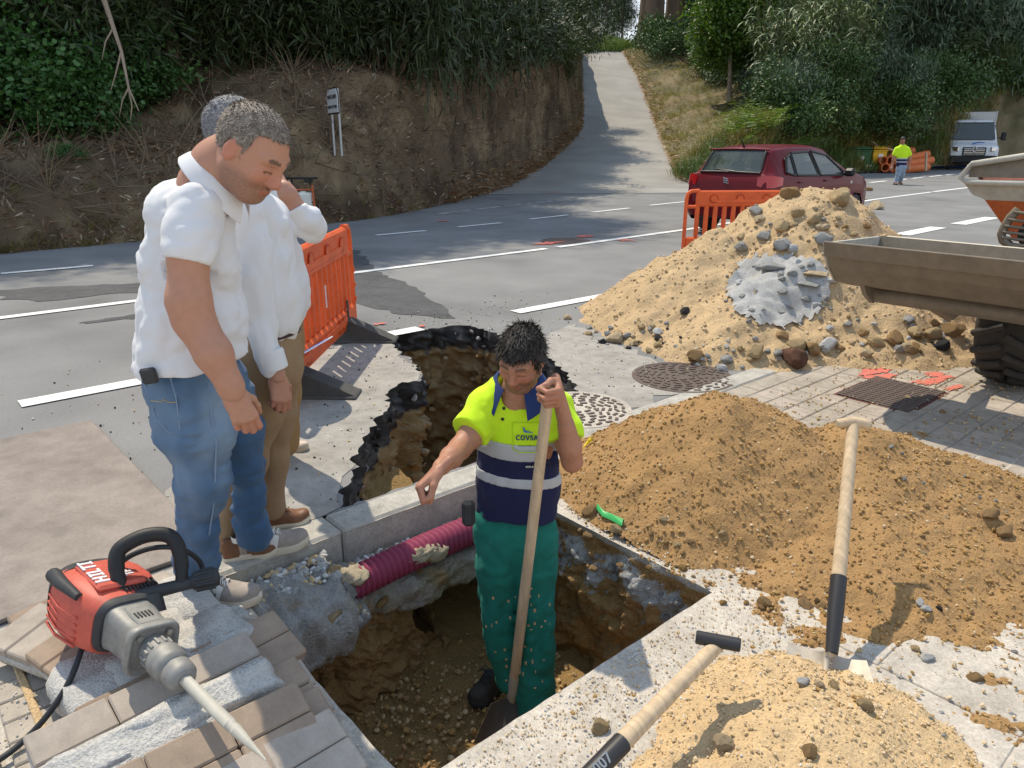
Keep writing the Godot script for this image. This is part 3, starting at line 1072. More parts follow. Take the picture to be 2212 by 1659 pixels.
	# the side road climbing the hill
	var lft := [[1050, 420, 24.1], [1095, 402, 28.0], [1168, 352, 35.5], [1212, 314, 41.5], [1246, 265, 48], [1254, 225, 55], [1250, 165, 65], [1246, 112, 79]]
	var rgt := [[1560, 416, 25.0], [1500, 402, 28.2], [1448, 337, 37], [1430, 305, 42], [1414, 257, 51], [1399, 220, 57], [1379, 170, 65], [1349, 112, 79]]
	var pa := []
	var pb := []
	for k in lft.size():
		pa.append(ph(lft[k][0], lft[k][1], lft[k][2]))
		pb.append(ph(rgt[k][0], rgt[k][1], rgt[k][2]))
	var sa := smooth_path(pa, 60)
	var sb := smooth_path(pb, 60)
	b = MB.new()
	var rows := []
	for j in 61:
		var r := PackedVector3Array()
		for i in 13:
			var q := sa[j].lerp(sb[j], i / 12.0)
			q.y = maxf(q.y, 0.0) + 0.006 + 0.02 * smoothstep(0.0, 14.0, float(j))
			r.append(q)
		rows.append(r)
	st = b.grid(rows)
	b.upward(st)
	struct("side_road", b, M.old_asphalt, "pale asphalt side road climbing the hill")

func displace(rows: Array, sd: int, a1: float, a2: float) -> void:
	var n1 := nz(sd, 0.22, 3)
	var n2 := nz(sd + 1, 0.9, 4)
	var nr := rows.size()
	for j in range(1, nr):
		var v := float(j) / (nr - 1)
		var e := minf(1.0, v * 8.0)
		var r: PackedVector3Array = rows[j]
		for i in r.size():
			var q := r[i]
			var far := clampf(q.length() / 25.0, 0.7, 2.0)
			var s := n2.get_noise_3d(q.x * 1.6, q.y * 0.3, q.z * 1.6) * a2 * far + n2.get_noise_3dv(q * 2.2) * a2 * 0.7
			var d := n1.get_noise_3dv(q) * a1 * far + s
			r[i] = q + (-fh * 0.6 + Vector3.UP * 0.5) * d * e
		rows[j] = r

func on_net(rows: Array, u: float, v: float) -> Vector3:
	var j := clampf(v, 0, 0.999) * (rows.size() - 1)
	var i: float = clampf(u, 0, 0.999) * (rows[0].size() - 1)
	var a: Vector3 = rows[int(j)][int(i)].lerp(rows[int(j)][int(i) + 1], i - int(i))
	var b: Vector3 = rows[int(j) + 1][int(i)].lerp(rows[int(j) + 1][int(i) + 1], i - int(i))
	return a.lerp(b, j - int(j))

# =============================== spoil heaps ===============================
var np := nz(400, 0.9, 4)
var np2 := nz(401, 6.0, 3)
func lobe(x: float, z: float, cx: float, cz: float, h: float, rx: float, rz: float, turn: float, pw: float) -> float:
	var d := Vector2(x - cx, z - cz).rotated(turn)
	var q := Vector2(d.x / rx, d.y / rz).length()
	q += 0.10 * np.get_noise_2d(x * 1.3, z * 1.3)
	return h * (1.0 - pow(maxf(q, 0.0001), pw))
func heap1(x: float, z: float) -> float:
	var y := lobe(x, z, 6.75, -3.5, 1.27, 1.75, 1.85, 0.0, 1.12)
	y = maxf(y, lobe(x, z, 6.0, -4.0, 0.85, 1.45, 1.25, 0.6, 1.1))
	y = maxf(y, lobe(x, z, 5.5, -3.35, 0.5, 1.05, 0.95, 0.3, 1.1))
	y = maxf(y, lobe(x, z, 6.3, -2.6, 0.6, 1.0, 0.95, 0.0, 1.15))
	return y + (0.05 * np.get_noise_2d(x * 3.0, z * 3.0) + 0.02 * np2.get_noise_2d(x, z)) - 0.02
func heap2(x: float, z: float) -> float:
	var y := lobe(x, z, 2.93, -1.83, 0.47, 0.80, 0.86, 0.7, 1.35)
	y = maxf(y, lobe(x, z, 3.35, -1.35, 0.34, 0.75, 0.95, 0.7, 1.25))
	y = maxf(y, lobe(x, z, 3.1, -1.1, 0.2, 0.9, 0.75, 0.2, 1.2))
	y = maxf(y, 0.035 + 0.055 * np.get_noise_2d(x * 1.7 + 5.0, z * 1.7) - 0.05 * Vector2((x - 3.1) / 1.6, (z + 1.0) / 1.5).length())
	return y + 0.03 * np.get_noise_2d(x * 4.0, z * 4.0) + 0.012 * np2.get_noise_2d(x, z) - 0.015
func heap3(x: float, z: float) -> float:
	var y := lobe(x, z, 1.66, -0.66, 0.15, 0.50, 0.44, 0.3, 1.4)
	y = maxf(y, lobe(x, z, 1.35, -0.78, 0.08, 0.38, 0.22, 0.4, 1.3))
	return y + 0.02 * np.get_noise_2d(x * 5.0, z * 5.0) + 0.007 * np2.get_noise_2d(x * 1.5, z * 1.5) - 0.01
func heap4(x: float, z: float) -> float:   # concrete rubble tipped on the big heap's front
	return 0.0
func height(x: float, z: float) -> float:
	return maxf(0.0, maxf(heap1(x, z), maxf(heap2(x, z), heap3(x, z))))
func land(px: float, py: float) -> Vector3:      # where a pixel meets ground or heaps
	var r := ray(px, py).normalized()
	var t := 1.2
	while t < 12.0:
		var q := EYE + r * t
		if q.y <= height(q.x, q.z):
			return Vector3(q.x, height(q.x, q.z), q.z)
		t += 0.02
	return gp(px, py)
func heap(called: String, label: String, f: Callable, x0: float, x1: float, z0: float, z1: float, step: float, m: Material, fine: float) -> Node3D:
	var b := MB.new()
	var nx := int((x1 - x0) / step)
	var nzz := int((z1 - z0) / step)
	var nn := nz(410, 22.0, 2)
	var ys := PackedFloat32Array()
	for j in nzz + 1:
		for i in nx + 1:
			var x := x0 + i * step
			var z := z0 + j * step
			var y: float = f.call(x, z) + fine * nn.get_noise_2d(x, z)
			ys.append(y)
			b.p(Vector3(x, y, z))
	for j in nzz:
		for i in nx:
			var a := j * (nx + 1) + i
			if maxf(maxf(ys[a], ys[a + 1]), maxf(ys[a + nx + 1], ys[a + nx + 2])) < -0.012:
				continue
			if x0 + i * step < PX1 + 0.03 and z0 + j * step < PZ1 + 0.0 and z0 + j * step > -2.62 and x0 + i * step > PX0 - 0.02:
				continue
			b.tri(a, a + 1, a + nx + 2); b.tri(a, a + nx + 2, a + nx + 1)
	b.upward(0)
	var o := thing(called, label, "soil heap")
	part("soil", b, m, o)
	return o
func make_piles() -> void:
	heap("sand_heap", "tall heap of pale sand and stones in front of the red car", heap1, 3.9, 9.0, -6.3, -0.9, 0.028, M.sand, 0.012)
	heap("clay_heap", "low heap of orange-brown earth beside the pit", heap2, 2.0, 4.7, -3.0, 0.2, 0.016, M.clay, 0.008)
	heap("fine_sand_heap", "small heap of light sand between the two shovels", heap3, 0.85, 2.4, -1.3, 0.1, 0.011, M.fine_sand, 0.005)

# =============================== plants ===============================
func blade(b: MB, at: Vector3, d: Vector3, len: float, w: float, droop: float, c: Color, seg := 2) -> void:
	var s := d.cross(Vector3.UP)
	if s.length() < 0.05:
		s = Vector3.RIGHT
	s = s.normalized().rotated(d.normalized(), rng.randf_range(-0.8, 0.8))
	var q := at
	var dir := d.normalized()
	var prev := -1
	b.col = c
	for k in seg + 1:
		var t := float(k) / seg
		var ww := w * (0.35 if k == 0 else (0.02 if k == seg else 1.0)) * 0.5
		var a := b.p(q - s * ww)
		b.p(q + s * ww)
		if prev >= 0:
			b.tri(prev, prev + 1, a + 1); b.tri(prev, a + 1, a)
		prev = a
		q += dir * len / seg
		dir = (dir + Vector3.DOWN * droop / seg).normalized()
	b.col = Color(1, 1, 1)
func tint(c: Color, v := 0.25) -> Color:
	var f := 1.0 + rng.randf_range(-v, v)
	return Color(c.r * f * (1.0 + rng.randf_range(-0.12, 0.12)), c.g * f, c.b * f * (1.0 + rng.randf_range(-0.15, 0.15)))
func rdir() -> Vector3:
	var v := Vector3(rng.randfn(), rng.randfn(), rng.randfn())
	return v.normalized() if v.length() > 0.01 else Vector3.UP
var leafy := {}
var leafy_mb := {}
func leaf_set(key: String, n: int, f: Callable) -> void:
	var a := []
	var c := []
	for v in 3:
		var b := MB.new()
		for k in n:
			f.call(b)
		c.append(b)
		a.append(b.mesh(true))
	leafy[key] = a
	leafy_mb[key] = c
func leaf_meshes() -> void:
	leaf_set("acacia", 46, func(b: MB):
		var d := rdir()
		var at := d * 0.42 * pow(rng.randf(), 0.5)
		blade(b, at, (d + rdir() * 0.9 + Vector3.DOWN * 0.25), rng.randf_range(0.1, 0.19), 0.024, 0.5, tint(L(0.060, 0.092, 0.024), 0.4)))
	leaf_set("broad", 44, func(b: MB):
		var d := rdir()
		blade(b, d * 0.4 * pow(rng.randf(), 0.5), d + rdir(), rng.randf_range(0.07, 0.13), 0.06, 0.4, tint(L(0.102, 0.190, 0.043), 0.35)))
	leaf_set("euc", 44, func(b: MB):
		var d := rdir()
		blade(b, d * 0.5 * pow(rng.randf(), 0.4), rdir() * 0.55 + Vector3.DOWN, rng.randf_range(0.14, 0.26), 0.032, 0.2, tint(L(0.140, 0.206, 0.116), 0.35)))
	leaf_set("reed", 13, func(b: MB):
		var at := Vector3(rng.randfn() * 0.25, 0, rng.randfn() * 0.25)
		var h := rng.randf_range(2.2, 3.6)
		var lean := Vector3(rng.randfn() * 0.14, 1, rng.randfn() * 0.14).normalized()
		b.col = L(0.22, 0.22, 0.10)
		b.tube([at, at + lean * h], [0.014, 0.006], 4, false)
		for k in 12:
			var t := 0.15 + 0.85 * k / 12.0
			var side := Vector3(rng.randfn(), 0.9, rng.randfn()).normalized()
			blade(b, at + lean * h * t, side, rng.randf_range(0.5, 0.85), 0.045, 2.2, tint(L(0.206, 0.281, 0.116), 0.3), 4))
	leaf_set("fern", 12, func(b: MB):
		var a := rng.randf() * TAU
		var dir := Vector3(cos(a), rng.randf_range(0.6, 1.3), sin(a)).normalized()
		var q := Vector3.ZERO
		var c := tint(L(0.140, 0.231, 0.049), 0.3)
		for k in 9:
			var t := k / 9.0
			var s := dir.cross(Vector3.UP).normalized()
			for sg in [-1.0, 1.0]:
				blade(b, q, s * sg + dir * 0.4, 0.24 * (1.05 - t), 0.06, 0.3, c, 1)
			q += dir * 0.09
			dir = (dir + Vector3.DOWN * 0.09).normalized())
	leaf_set("grass", 26, func(b: MB):
		blade(b, Vector3(rng.randfn() * 0.12, 0, rng.randfn() * 0.12), Vector3(rng.randfn() * 0.4, 1, rng.randfn() * 0.4), rng.randf_range(0.18, 0.5), 0.014, 0.7, tint(L(0.247, 0.281, 0.083), 0.4)))
	leaf_set("ivy", 40, func(b: MB):
		var at := Vector3(rng.randfn() * 0.3, absf(rng.randfn()) * 0.14, rng.randfn() * 0.3)
		blade(b, at, rdir() * 0.7 + Vector3.UP * 0.4, rng.randf_range(0.07, 0.13), 0.09, 0.6, tint(L(0.083, 0.206, 0.041), 0.35)))
	leaf_set("litter", 1, func(b: MB):
		blade(b, Vector3.ZERO, Vector3(1, 0.15, 0), 0.16, 0.03, 0.5, Color(1, 1, 1), 3))
	leaf_set("twig", 7, func(b: MB):
		var d := rdir()
		d.y = absf(d.y)
		b.col = tint(L(0.20, 0.15, 0.10))
		b.tube([Vector3.ZERO, d * 0.3, d * 0.55 + rdir() * 0.1], [0.008, 0.005, 0.002], 4, false))
	leaf_set("flower", 9, func(b: MB):
		var at := Vector3(rng.randfn() * 0.2, rng.randf_range(0.15, 0.4), rng.randfn() * 0.2)
		for k in 5:
			blade(b, at, Vector3(cos(k * 1.256), 0.35, sin(k * 1.256)), 0.035, 0.03, 0.0, L(0.72, 0.70, 0.52), 1))

var protos := {}
func bake(kind: String, n: int, lobes: Array, s0: float, s1: float) -> ArrayMesh:   # many clumps as one crown mesh
	var b := MB.new()
	for k in n:
		var l: Array = lobes[rng.randi() % lobes.size()]
		var q: Vector3 = l[0] + rdir() * Vector3(l[1]) * pow(rng.randf(), 0.33)
		var f := 1.0 + rng.randf_range(-0.25, 0.25)
		var src: MB = leafy_mb[kind][rng.randi() % 3]
		var st := b.c.size()
		b.join(src, Transform3D(Basis(rdir(), rng.randf() * TAU).scaled(Vector3.ONE * rng.randf_range(s0, s1)), q))
		for j in range(st, b.c.size()):
			b.c[j] = Color(b.c[j].r * f, b.c[j].g * f, b.c[j].b * f)
	return b.mesh(true)
func tree_proto(key: String, h: float, r: float, kind: String, n: int, low: float, wide: float, s: float) -> Array:
	if protos.has(key):
		return protos[key]
	var list := []
	for v in 2:
		var b := MB.new()
		var path := []
		var rad := []
		var sway := Vector3(rng.randfn(), 0, rng.randfn()) * 0.03 * h
		for k in 9:
			var t := k / 8.0
			path.append(Vector3(0, -0.4, 0) + Vector3.UP * h * 0.88 * t + sway * sin(t * 3.0))
			rad.append(r * (1.25 - t) * (1.35 if k == 0 else 1.0))
		b.tube(path, rad, 8)
		var lobes := []
		for k in 8:
			var t := lerpf(low, 0.9, (k + rng.randf() * 0.6) / 8.0)
			var a := rng.randf() * TAU
			var st: Vector3 = path[int(t * 8.0)]
			var out := Vector3(cos(a), rng.randf_range(0.0, 0.45), sin(a)) * wide * (1.05 - 0.5 * t) * rng.randf_range(0.5, 1.0)
			b.tube([st, st + out * 0.5 + Vector3.UP * 0.1, st + out], [r * 0.4, r * 0.25, r * 0.06], 5, false)
			lobes.append([st + out * 0.8, Vector3(wide * 0.52, h * 0.11 + wide * 0.1, wide * 0.52) * rng.randf_range(0.8, 1.2)])
		lobes.append([Vector3(path[8]), Vector3(wide * 0.5, h * 0.13, wide * 0.5)])
		list.append([b.mesh(), bake(kind, n, lobes, s * 0.75, s * 1.3)])
	protos[key] = list
	return list
func tree(called: String, label: String, group: String, at: Vector3, key: String, sc: float, bark: Material, leaf: Material, lean := 0.0) -> Node3D:
	var o := thing(called, label, "tree", at, group)
	var pr: Array = protos[key][rng.randi() % 2]
	o.basis = Basis(rt, lean) * Basis(Vector3.UP, rng.randf() * TAU).scaled(Vector3.ONE * sc)
	inst("trunk", pr[0], bark, o)
	inst("crown", pr[1], leaf, o)
	return o
func shrub_proto(key: String, kind: String, n: int, s: float) -> void:   # about one metre across and high
	var list := []
	for v in 2:
		var b := MB.new()
		var lobes := []
		for k in 6:
			var q := Vector3(rng.randfn() * 0.42, rng.randf_range(0.25, 0.75), rng.randfn() * 0.42)
			b.tube([Vector3(0, -0.2, 0), q * 0.5, q], [0.03, 0.02, 0.006], 5, false)
			lobes.append([q, Vector3(0.5, 0.36, 0.5)])
		list.append([b.mesh(), bake(kind, n, lobes, s * 0.7, s * 1.25)])
	protos[key] = list
func beside(at: Vector3) -> String:   # the landmark next to which it is seen
	var d := at - EYE
	var x := 1106.0 + F * d.dot(rt) / d.dot(fw)
	var y := 829.5 - F * d.dot(up) / d.dot(fw)
	var hi := " high up" if y < 130.0 else (" low down" if y > 230.0 else "")
	if x < 1480:
		return "beside the top of the side road"
	if x < 1640:
		return "round the young pale-trunked tree" + hi
	if x < 1790:
		return "behind the red car" + hi
	if x < 1930:
		return "behind the wheeled bins" + hi
	if x < 2030:
		return "behind the orange pipes" + hi
	return "behind the white truck" + hi
func shrub(called: String, label: String, cat: String, group: String, at: Vector3, r: float, hh: float, key: String, leaf: Material) -> void:
	var o := thing(called, label, cat, at, group)
	o.basis = Basis(Vector3.UP, rng.randf() * TAU).scaled(Vector3(r, hh, r))
	var pr: Array = protos[key][rng.randi() % 2]
	inst("stems", pr[0], M.bark, o)
	inst("foliage", pr[1], leaf, o)

func make_forest() -> void:
	leaf_meshes()
	tree_proto("acacia", 11.0, 0.14, "acacia", 620, 0.15, 2.6, 1.7)
	tree_proto("slim", 11.0, 0.16, "euc", 105, 0.34, 2.0, 2.2)
	tree_proto("tall", 24.0, 0.5, "euc", 300, 0.50, 3.6, 3.2)
	tree_proto("droop", 14.0, 0.25, "euc", 480, 0.05, 3.5, 2.7)
	tree_proto("young", 9.0, 0.11, "broad", 700, 0.42, 2.3, 2.1)
	shrub_proto("acacia_bush", "acacia", 110, 0.85)
	shrub_proto("broad_bush", "broad", 120, 0.8)
	shrub_proto("euc_bush", "euc", 110, 0.8)
	shrub_proto("ivy_bush", "ivy", 80, 0.8)
	# left wood: dense evergreen trees along the bank top, more behind
	for k in 13:
		var u := 0.03 + k * 0.0365
		var at := on_net(bank_rows, u + rng.randf_range(-0.012, 0.012), rng.randf_range(0.76, 0.86))
		tree("acacia_tree", "dark narrow-leaved tree at the edge of the wood above the bank", "trees along the top of the bank", at, "acacia", rng.randf_range(0.88, 1.12), M.bark, M.leaf, 0.07)
	for k in 9:
		var at := on_net(bank_rows, 0.02 + k * 0.05, 0.97)
		tree("acacia_tree", "dark narrow-leaved tree standing deeper in the wood", "trees inside the wood", at + fh * rng.randf_range(0, 3), "acacia", rng.randf_range(1.1, 1.3), M.bark, M.leaf)
	for k in 7:
		var at := on_net(bank_rows, 0.02 + k * 0.062, 0.99) + fh * rng.randf_range(6, 9)
		tree("acacia_tree", "dark narrow-leaved tree standing deeper in the wood", "trees inside the wood", at, "acacia", rng.randf_range(1.3, 1.5), M.bark, M.leaf)
	# the low fringe where branches hang over the bank
	for k in 20:
		var at := on_net(bank_rows, 0.05 + k * 0.038 + rng.randf_range(-0.01, 0.01), rng.randf_range(0.78, 0.92))
		shrub("acacia_bush", "dark bush under the trees at the bank top", "bush", "bushes under the trees on the bank", at, 1.6, 2.2, "acacia_bush", M.leaf)
	for k in 26:
		var at := on_net(bank_rows, 0.44 + k * 0.0105, 0.70 + 0.07 * (k % 4) + rng.randf_range(-0.02, 0.02))
		shrub("acacia_bush", "tall dark bush overhanging the bank near the side road", "bush", "tall bushes on the bank's corner", at, rng.randf_range(1.7, 2.3), rng.randf_range(3.2, 4.4) if k < 9 else rng.randf_range(2.0, 2.6), "acacia_bush", M.leaf)
	# ivy and brambles low on the left
	for q in [[60, 290, 1.3], [180, 250, 1.2], [120, 200, 1.4], [260, 240, 1.0], [20, 230, 1.2], [200, 180, 1.3], [-40, 270, 1.2], [320, 200, 0.9], [150, 350, 0.25], [160, 290, 0.9]]:
		var at := on_bank(q[0], q[1])
		shrub("bramble", "green ivy and brambles sprawling on the shaded bank", "bramble", "brambles low on the bank", at, q[2], q[2] * 0.9, "ivy_bush", M.leaf)
	# the bare branch leaning out over the bank
	var o := thing("dead_branch", "pale leafless branch drooping from the dark wood", "branch", on_bank(232, 60))
	var b := MB.new()
	var path := []
	for q in [[225, 0, 15.2], [245, 60, 14.9], [262, 110, 14.6], [278, 190, 14.4], [300, 240, 14.2]]:
		path.append(ph(q[0], q[1], q[2]) - o.position)
	b.tube(path, [0.05, 0.04, 0.03, 0.02, 0.008], 6)
	for q in [[[245, 60, 14.9], [228, 90, 14.7], [220, 130, 14.5]], [[262, 110, 14.6], [250, 160, 14.4], [238, 200, 14.3]], [[278, 190, 14.4], [265, 215, 14.3], [258, 250, 14.2]], [[278, 190, 14.4], [285, 230, 14.3], [282, 260, 14.2]]]:
		var pp := []
		for e in q:
			pp.append(ph(e[0], e[1], e[2]) - o.position)
		b.tube(pp, [0.02, 0.014, 0.004], 5)
	part("wood", b, M.pale_bark, o)
	# corner bush at the bank's shoulder, sunlit
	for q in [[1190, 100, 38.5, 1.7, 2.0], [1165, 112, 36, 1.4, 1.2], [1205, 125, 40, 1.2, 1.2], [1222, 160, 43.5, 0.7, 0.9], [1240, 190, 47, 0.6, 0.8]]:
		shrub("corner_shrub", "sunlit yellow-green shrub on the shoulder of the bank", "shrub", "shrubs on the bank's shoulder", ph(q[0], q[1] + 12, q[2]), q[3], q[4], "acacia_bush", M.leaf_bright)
	# eucalyptus beyond the crest
	for q in [[1205, 96, 98], [1222, 98, 112], [1238, 92, 104], [1262, 95, 96], [1275, 92, 118], [1290, 95, 108], [1308, 96, 100], [1326, 99, 112], [1345, 100, 96], [1180, 90, 105], [1160, 90, 100]]:
		tree("eucalyptus", "slender eucalyptus standing beyond the crest of the side road", "eucalyptus row on the crest", ph(q[0], q[1], q[2]), "slim", rng.randf_range(0.85, 1.2), M.pale_bark, M.leaf)
	# tall dark trunks right of the crest
	for q in [[1388, 96, 80, 0.55], [1399, 96, 79, 0.5], [1420, 88, 82, 0.42], [1447, 76, 84, 0.6], [1468, 70, 88, 0.5]]:
		tree("tall_eucalyptus", "tall eucalyptus with a thick dark bare trunk on the crest", "thick trunks on the crest", ph(q[0], q[1], q[2]), "tall", 0.8 + q[3] * 0.4, M.bark, M.leaf)
	# the small bright tree on the slope
	var tt := tree("young_tree", "young broadleaf tree with a thin pale trunk on the slope", "", ph(1577, 205, 46), "young", 1.0, M.pale_bark, M.leaf_bright)
	tag(tt, "young broadleaf tree with a thin pale trunk on the slope", "tree")
	# reeds
	for k in 26:
		var px := rng.randf_range(1640, 1860)
		var py := lerpf(215, 250, rng.randf()) + (px - 1750) * 0.1 - rng.randf() * 90.0
		var at := on_hill(px, py)
		var ob := thing("reed_clump", "clump of tall arching reeds " + beside(at), "reed", at, "reeds on the slope")
		inst("stalks", leafy.reed[k % 3], M.leaf, ob, Transform3D(Basis(Vector3.UP, rng.randf() * TAU).scaled(Vector3.ONE * rng.randf_range(1.1, 1.7)), Vector3.ZERO))
	# shrubs over the right slope
	for k in 70:
		var px := rng.randf_range(1480, 2230)
		var py := lerpf(60, 300, rng.randf())
		if px < 1600 and py > 190 or py > 160 and px < 1530 or px > 1985 and py > 215:
			continue
		var at := on_hill(px, py)
		var kind: String = ["broad_bush", "broad_bush", "acacia_bush", "euc_bush"][k % 4]
		shrub("slope_shrub", ["glossy broad-leaved", "dull broad-leaved", "fine-leaved yellowish", "drooping grey-green"][k % 4] + " shrub on the slope " + beside(at), "shrub", "shrubs on the overgrown slope", at, rng.randf_range(1.3, 2.2), rng.randf_range(1.6, 2.8), kind, [M.leaf, M.leaf, M.leaf_bright, M.leaf][k % 4])
	for q in [[1620, 150, 2.6], [1650, 170, 2.2], [1590, 130, 2.0], [1475, 85, 2.6], [1500, 110, 2.2], [1450, 92, 2.0], [1535, 130, 2.0]]:
		var at := on_hill(q[0], q[1] + 25)
		shrub("slope_shrub", "big rounded glossy shrub on the slope " + beside(at), "shrub", "shrubs on the overgrown slope", at, q[2], q[2] * 1.2, "broad_bush", M.leaf)
	# trees that close the view on the right
	for k in 20:
		var px := 1500.0 + k * 38.0 + rng.randf_range(-12, 12)
		var py := rng.randf_range(55, 105)
		if px < 1640:
			py = 40.0
		var at := on_hill(px, py)
		tree("slope_tree", ("tall drooping dark tree " if k % 3 != 1 else "tall drooping lighter-green tree ") + beside(at), "tall trees on the slope", at, "droop", rng.randf_range(0.85, 1.2), M.bark, M.leaf)
	# ferns at the slope foot
	for k in 60:
		var px := rng.randf_range(1590, 1990)
		var py := lerpf(235, 345, rng.randf())
		var at := on_hill(px, py)
		var brown := rng.randf() < 0.3 and px > 1740
		var ob := thing("fern", ("withered rust-brown fern at the foot of the slope" if brown else "green fern at the foot of the slope"), "fern", at, "brown ferns on the slope" if brown else "green ferns on the slope")
		inst("fronds", leafy.fern[k % 3], M.leaf_rust if brown else M.leaf_bright, ob, Transform3D(Basis(Vector3.UP, rng.randf() * TAU).scaled(Vector3.ONE * rng.randf_range(1.8, 2.8)), Vector3.ZERO))
	# ground cover
	var xs := []
	var cs := []
	for k in 5200:
		var u := rng.randf()
		var v := rng.randf() * 0.8
		var at := on_net(hill_rows, u * 0.8, v)
		xs.append(Transform3D(Basis(Vector3.UP, rng.randf() * TAU).scaled(Vector3.ONE * (rng.randf_range(0.9, 2.0) if u > 0.42 else rng.randf_range(0.35, 0.9))), at))
		cs.append(tint(Color(2.2, 1.6, 1.2) if u < 0.42 else Color(1.6, 1.1, 0.9) if np.get_noise_2d(at.x * 0.5, at.z * 0.5) > 0.05 else Color(0.8, 1.0, 0.8), 0.3))
	for k in 1500:
		var at := on_net(crest_rows, rng.randf() * 0.8, rng.randf() * 0.9)
		xs.append(Transform3D(Basis(Vector3.UP, rng.randf() * TAU).scaled(Vector3.ONE * rng.randf_range(1.2, 2.6)), at))
		cs.append(tint(Color(1.0, 1.25, 0.8), 0.3))
	for k in 420:
		var at := on_net(bank_rows, rng.randf_range(0.1, 0.98), pow(rng.randf(), 3.0) * 0.2)
		xs.append(Transform3D(Basis(Vector3.UP, rng.randf() * TAU).scaled(Vector3.ONE * rng.randf_range(0.25, 0.55)), at))
		cs.append(tint(Color(0.9, 0.6, 0.45), 0.3))
	var gr := many("grass", leafy.grass[0], M.leaf, xs, cs, self)
	gr.set_meta("kind", "stuff"); gr.set_meta("label", "dry and green grass on the slopes")
	xs = []
	cs = []
	for k in 900:
		var at := on_net(hill_rows, pow(rng.randf(), 1.3) * 0.5 + 0.02, rng.randf() * 0.5)
		xs.append(Transform3D(Basis(Vector3.UP, rng.randf() * TAU).scaled(Vector3.ONE * rng.randf_range(1.0, 1.8)), at))
	var fl := many("wild_flowers", leafy.flower[0], M.leaf, xs, [], self)
	fl.set_meta("kind", "stuff"); fl.set_meta("label", "small white wild flowers on the slope")
	# fallen leaves: on the bank and along the side road
	xs = []
	cs = []
	for k in 26000:
		var u := rng.randf() * 0.95
		var v := rng.randf() * 0.8
		var at := on_net(bank_rows, u, v)
		if np.get_noise_2d(at.x * 0.8 + at.y, at.z * 0.8) < -0.10 - v * 0.3:
			continue
		xs.append(Transform3D(Basis(rdir(), rng.randf() * TAU).scaled(Vector3.ONE * rng.randf_range(0.45, 1.0)), at + Vector3.UP * 0.015))
		cs.append(tint([L(0.20, 0.115, 0.06), L(0.30, 0.21, 0.13), L(0.14, 0.08, 0.045), L(0.38, 0.30, 0.21)][k % 4], 0.3))
	for k in 9000:
		var v := rng.randf() * 0.22
		var at := on_net(hill_rows, rng.randf() * 0.42, v * v * 4.0)
		if rng.randf() < 0.5:
			at = on_net(bank_rows, rng.randf_range(0.5, 0.99), v * v * 3.0)
		xs.append(Transform3D(Basis(Vector3.UP, rng.randf() * TAU).rotated(rdir(), rng.randf() * 0.5).scaled(Vector3.ONE * rng.randf_range(0.9, 2.0)), at + Vector3.UP * 0.03))
		cs.append(tint([L(0.42, 0.27, 0.15), L(0.55, 0.42, 0.28), L(0.30, 0.17, 0.09)][k % 3], 0.3))
	var li := many("leaf_litter", leafy.litter[0], M.litter, xs, cs, self)
	li.set_meta("kind", "stuff"); li.set_meta("label", "dry fallen leaves covering the bank")
	xs = []
	for k in 500:
		var at := on_net(bank_rows, rng.randf() * 0.8, rng.randf_range(0.1, 0.75))
		xs.append(Transform3D(Basis(rdir(), rng.randf() * TAU).scaled(Vector3.ONE * rng.randf_range(0.8, 1.8)), at))
	var tw := many("twigs", leafy.twig[0], M.litter, xs, [], self)
	tw.set_meta("kind", "stuff"); tw.set_meta("label", "dead twigs strewn over the bank")

func on_rows(rows: Array, px: float, py: float) -> Vector3:   # the point of a slope nearest to that pixel's line of sight
	var r := ray(px, py).normalized()
	var best := 1e9
	var res := Vector3.ZERO
	for j in range(0, rows.size(), 1):
		var row: PackedVector3Array = rows[j]
		for i in range(0, row.size(), 2):
			var d := row[i] - EYE
			var t := d.dot(r)
			if t < 1.0:
				continue
			var e := (d - r * t).length() / t + t * 0.00004
			if e < best:
				best = e; res = row[i]
	return res
func on_bank(px: float, py: float) -> Vector3:
	return on_rows(bank_rows, px, py)
func on_hill(px: float, py: float) -> Vector3:
	return on_rows(hill_rows, px, py)

# =============================== things along the road ===============================
func frame_of(d: Vector3, upv := Vector3.UP) -> Basis:   # x along d, y up, z to its right
	var x := d.normalized()
	var z := x.cross(upv).normalized()
	return Basis(x, z.cross(x), z)
func text(called: String, s: String, size: float, at: Vector3, bs: Basis, m: Material, parent: Node, depth := 0.002, font := "Droid Sans") -> MeshInstance3D:
	var t := TextMesh.new()
	var f := SystemFont.new()
	f.font_names = PackedStringArray([font])
	f.font_weight = 700
	t.font = f
	t.text = s
	t.font_size = 48
	t.pixel_size = size / 48.0
	t.depth = depth
	return inst(called, t, m, parent, Transform3D(bs, at))

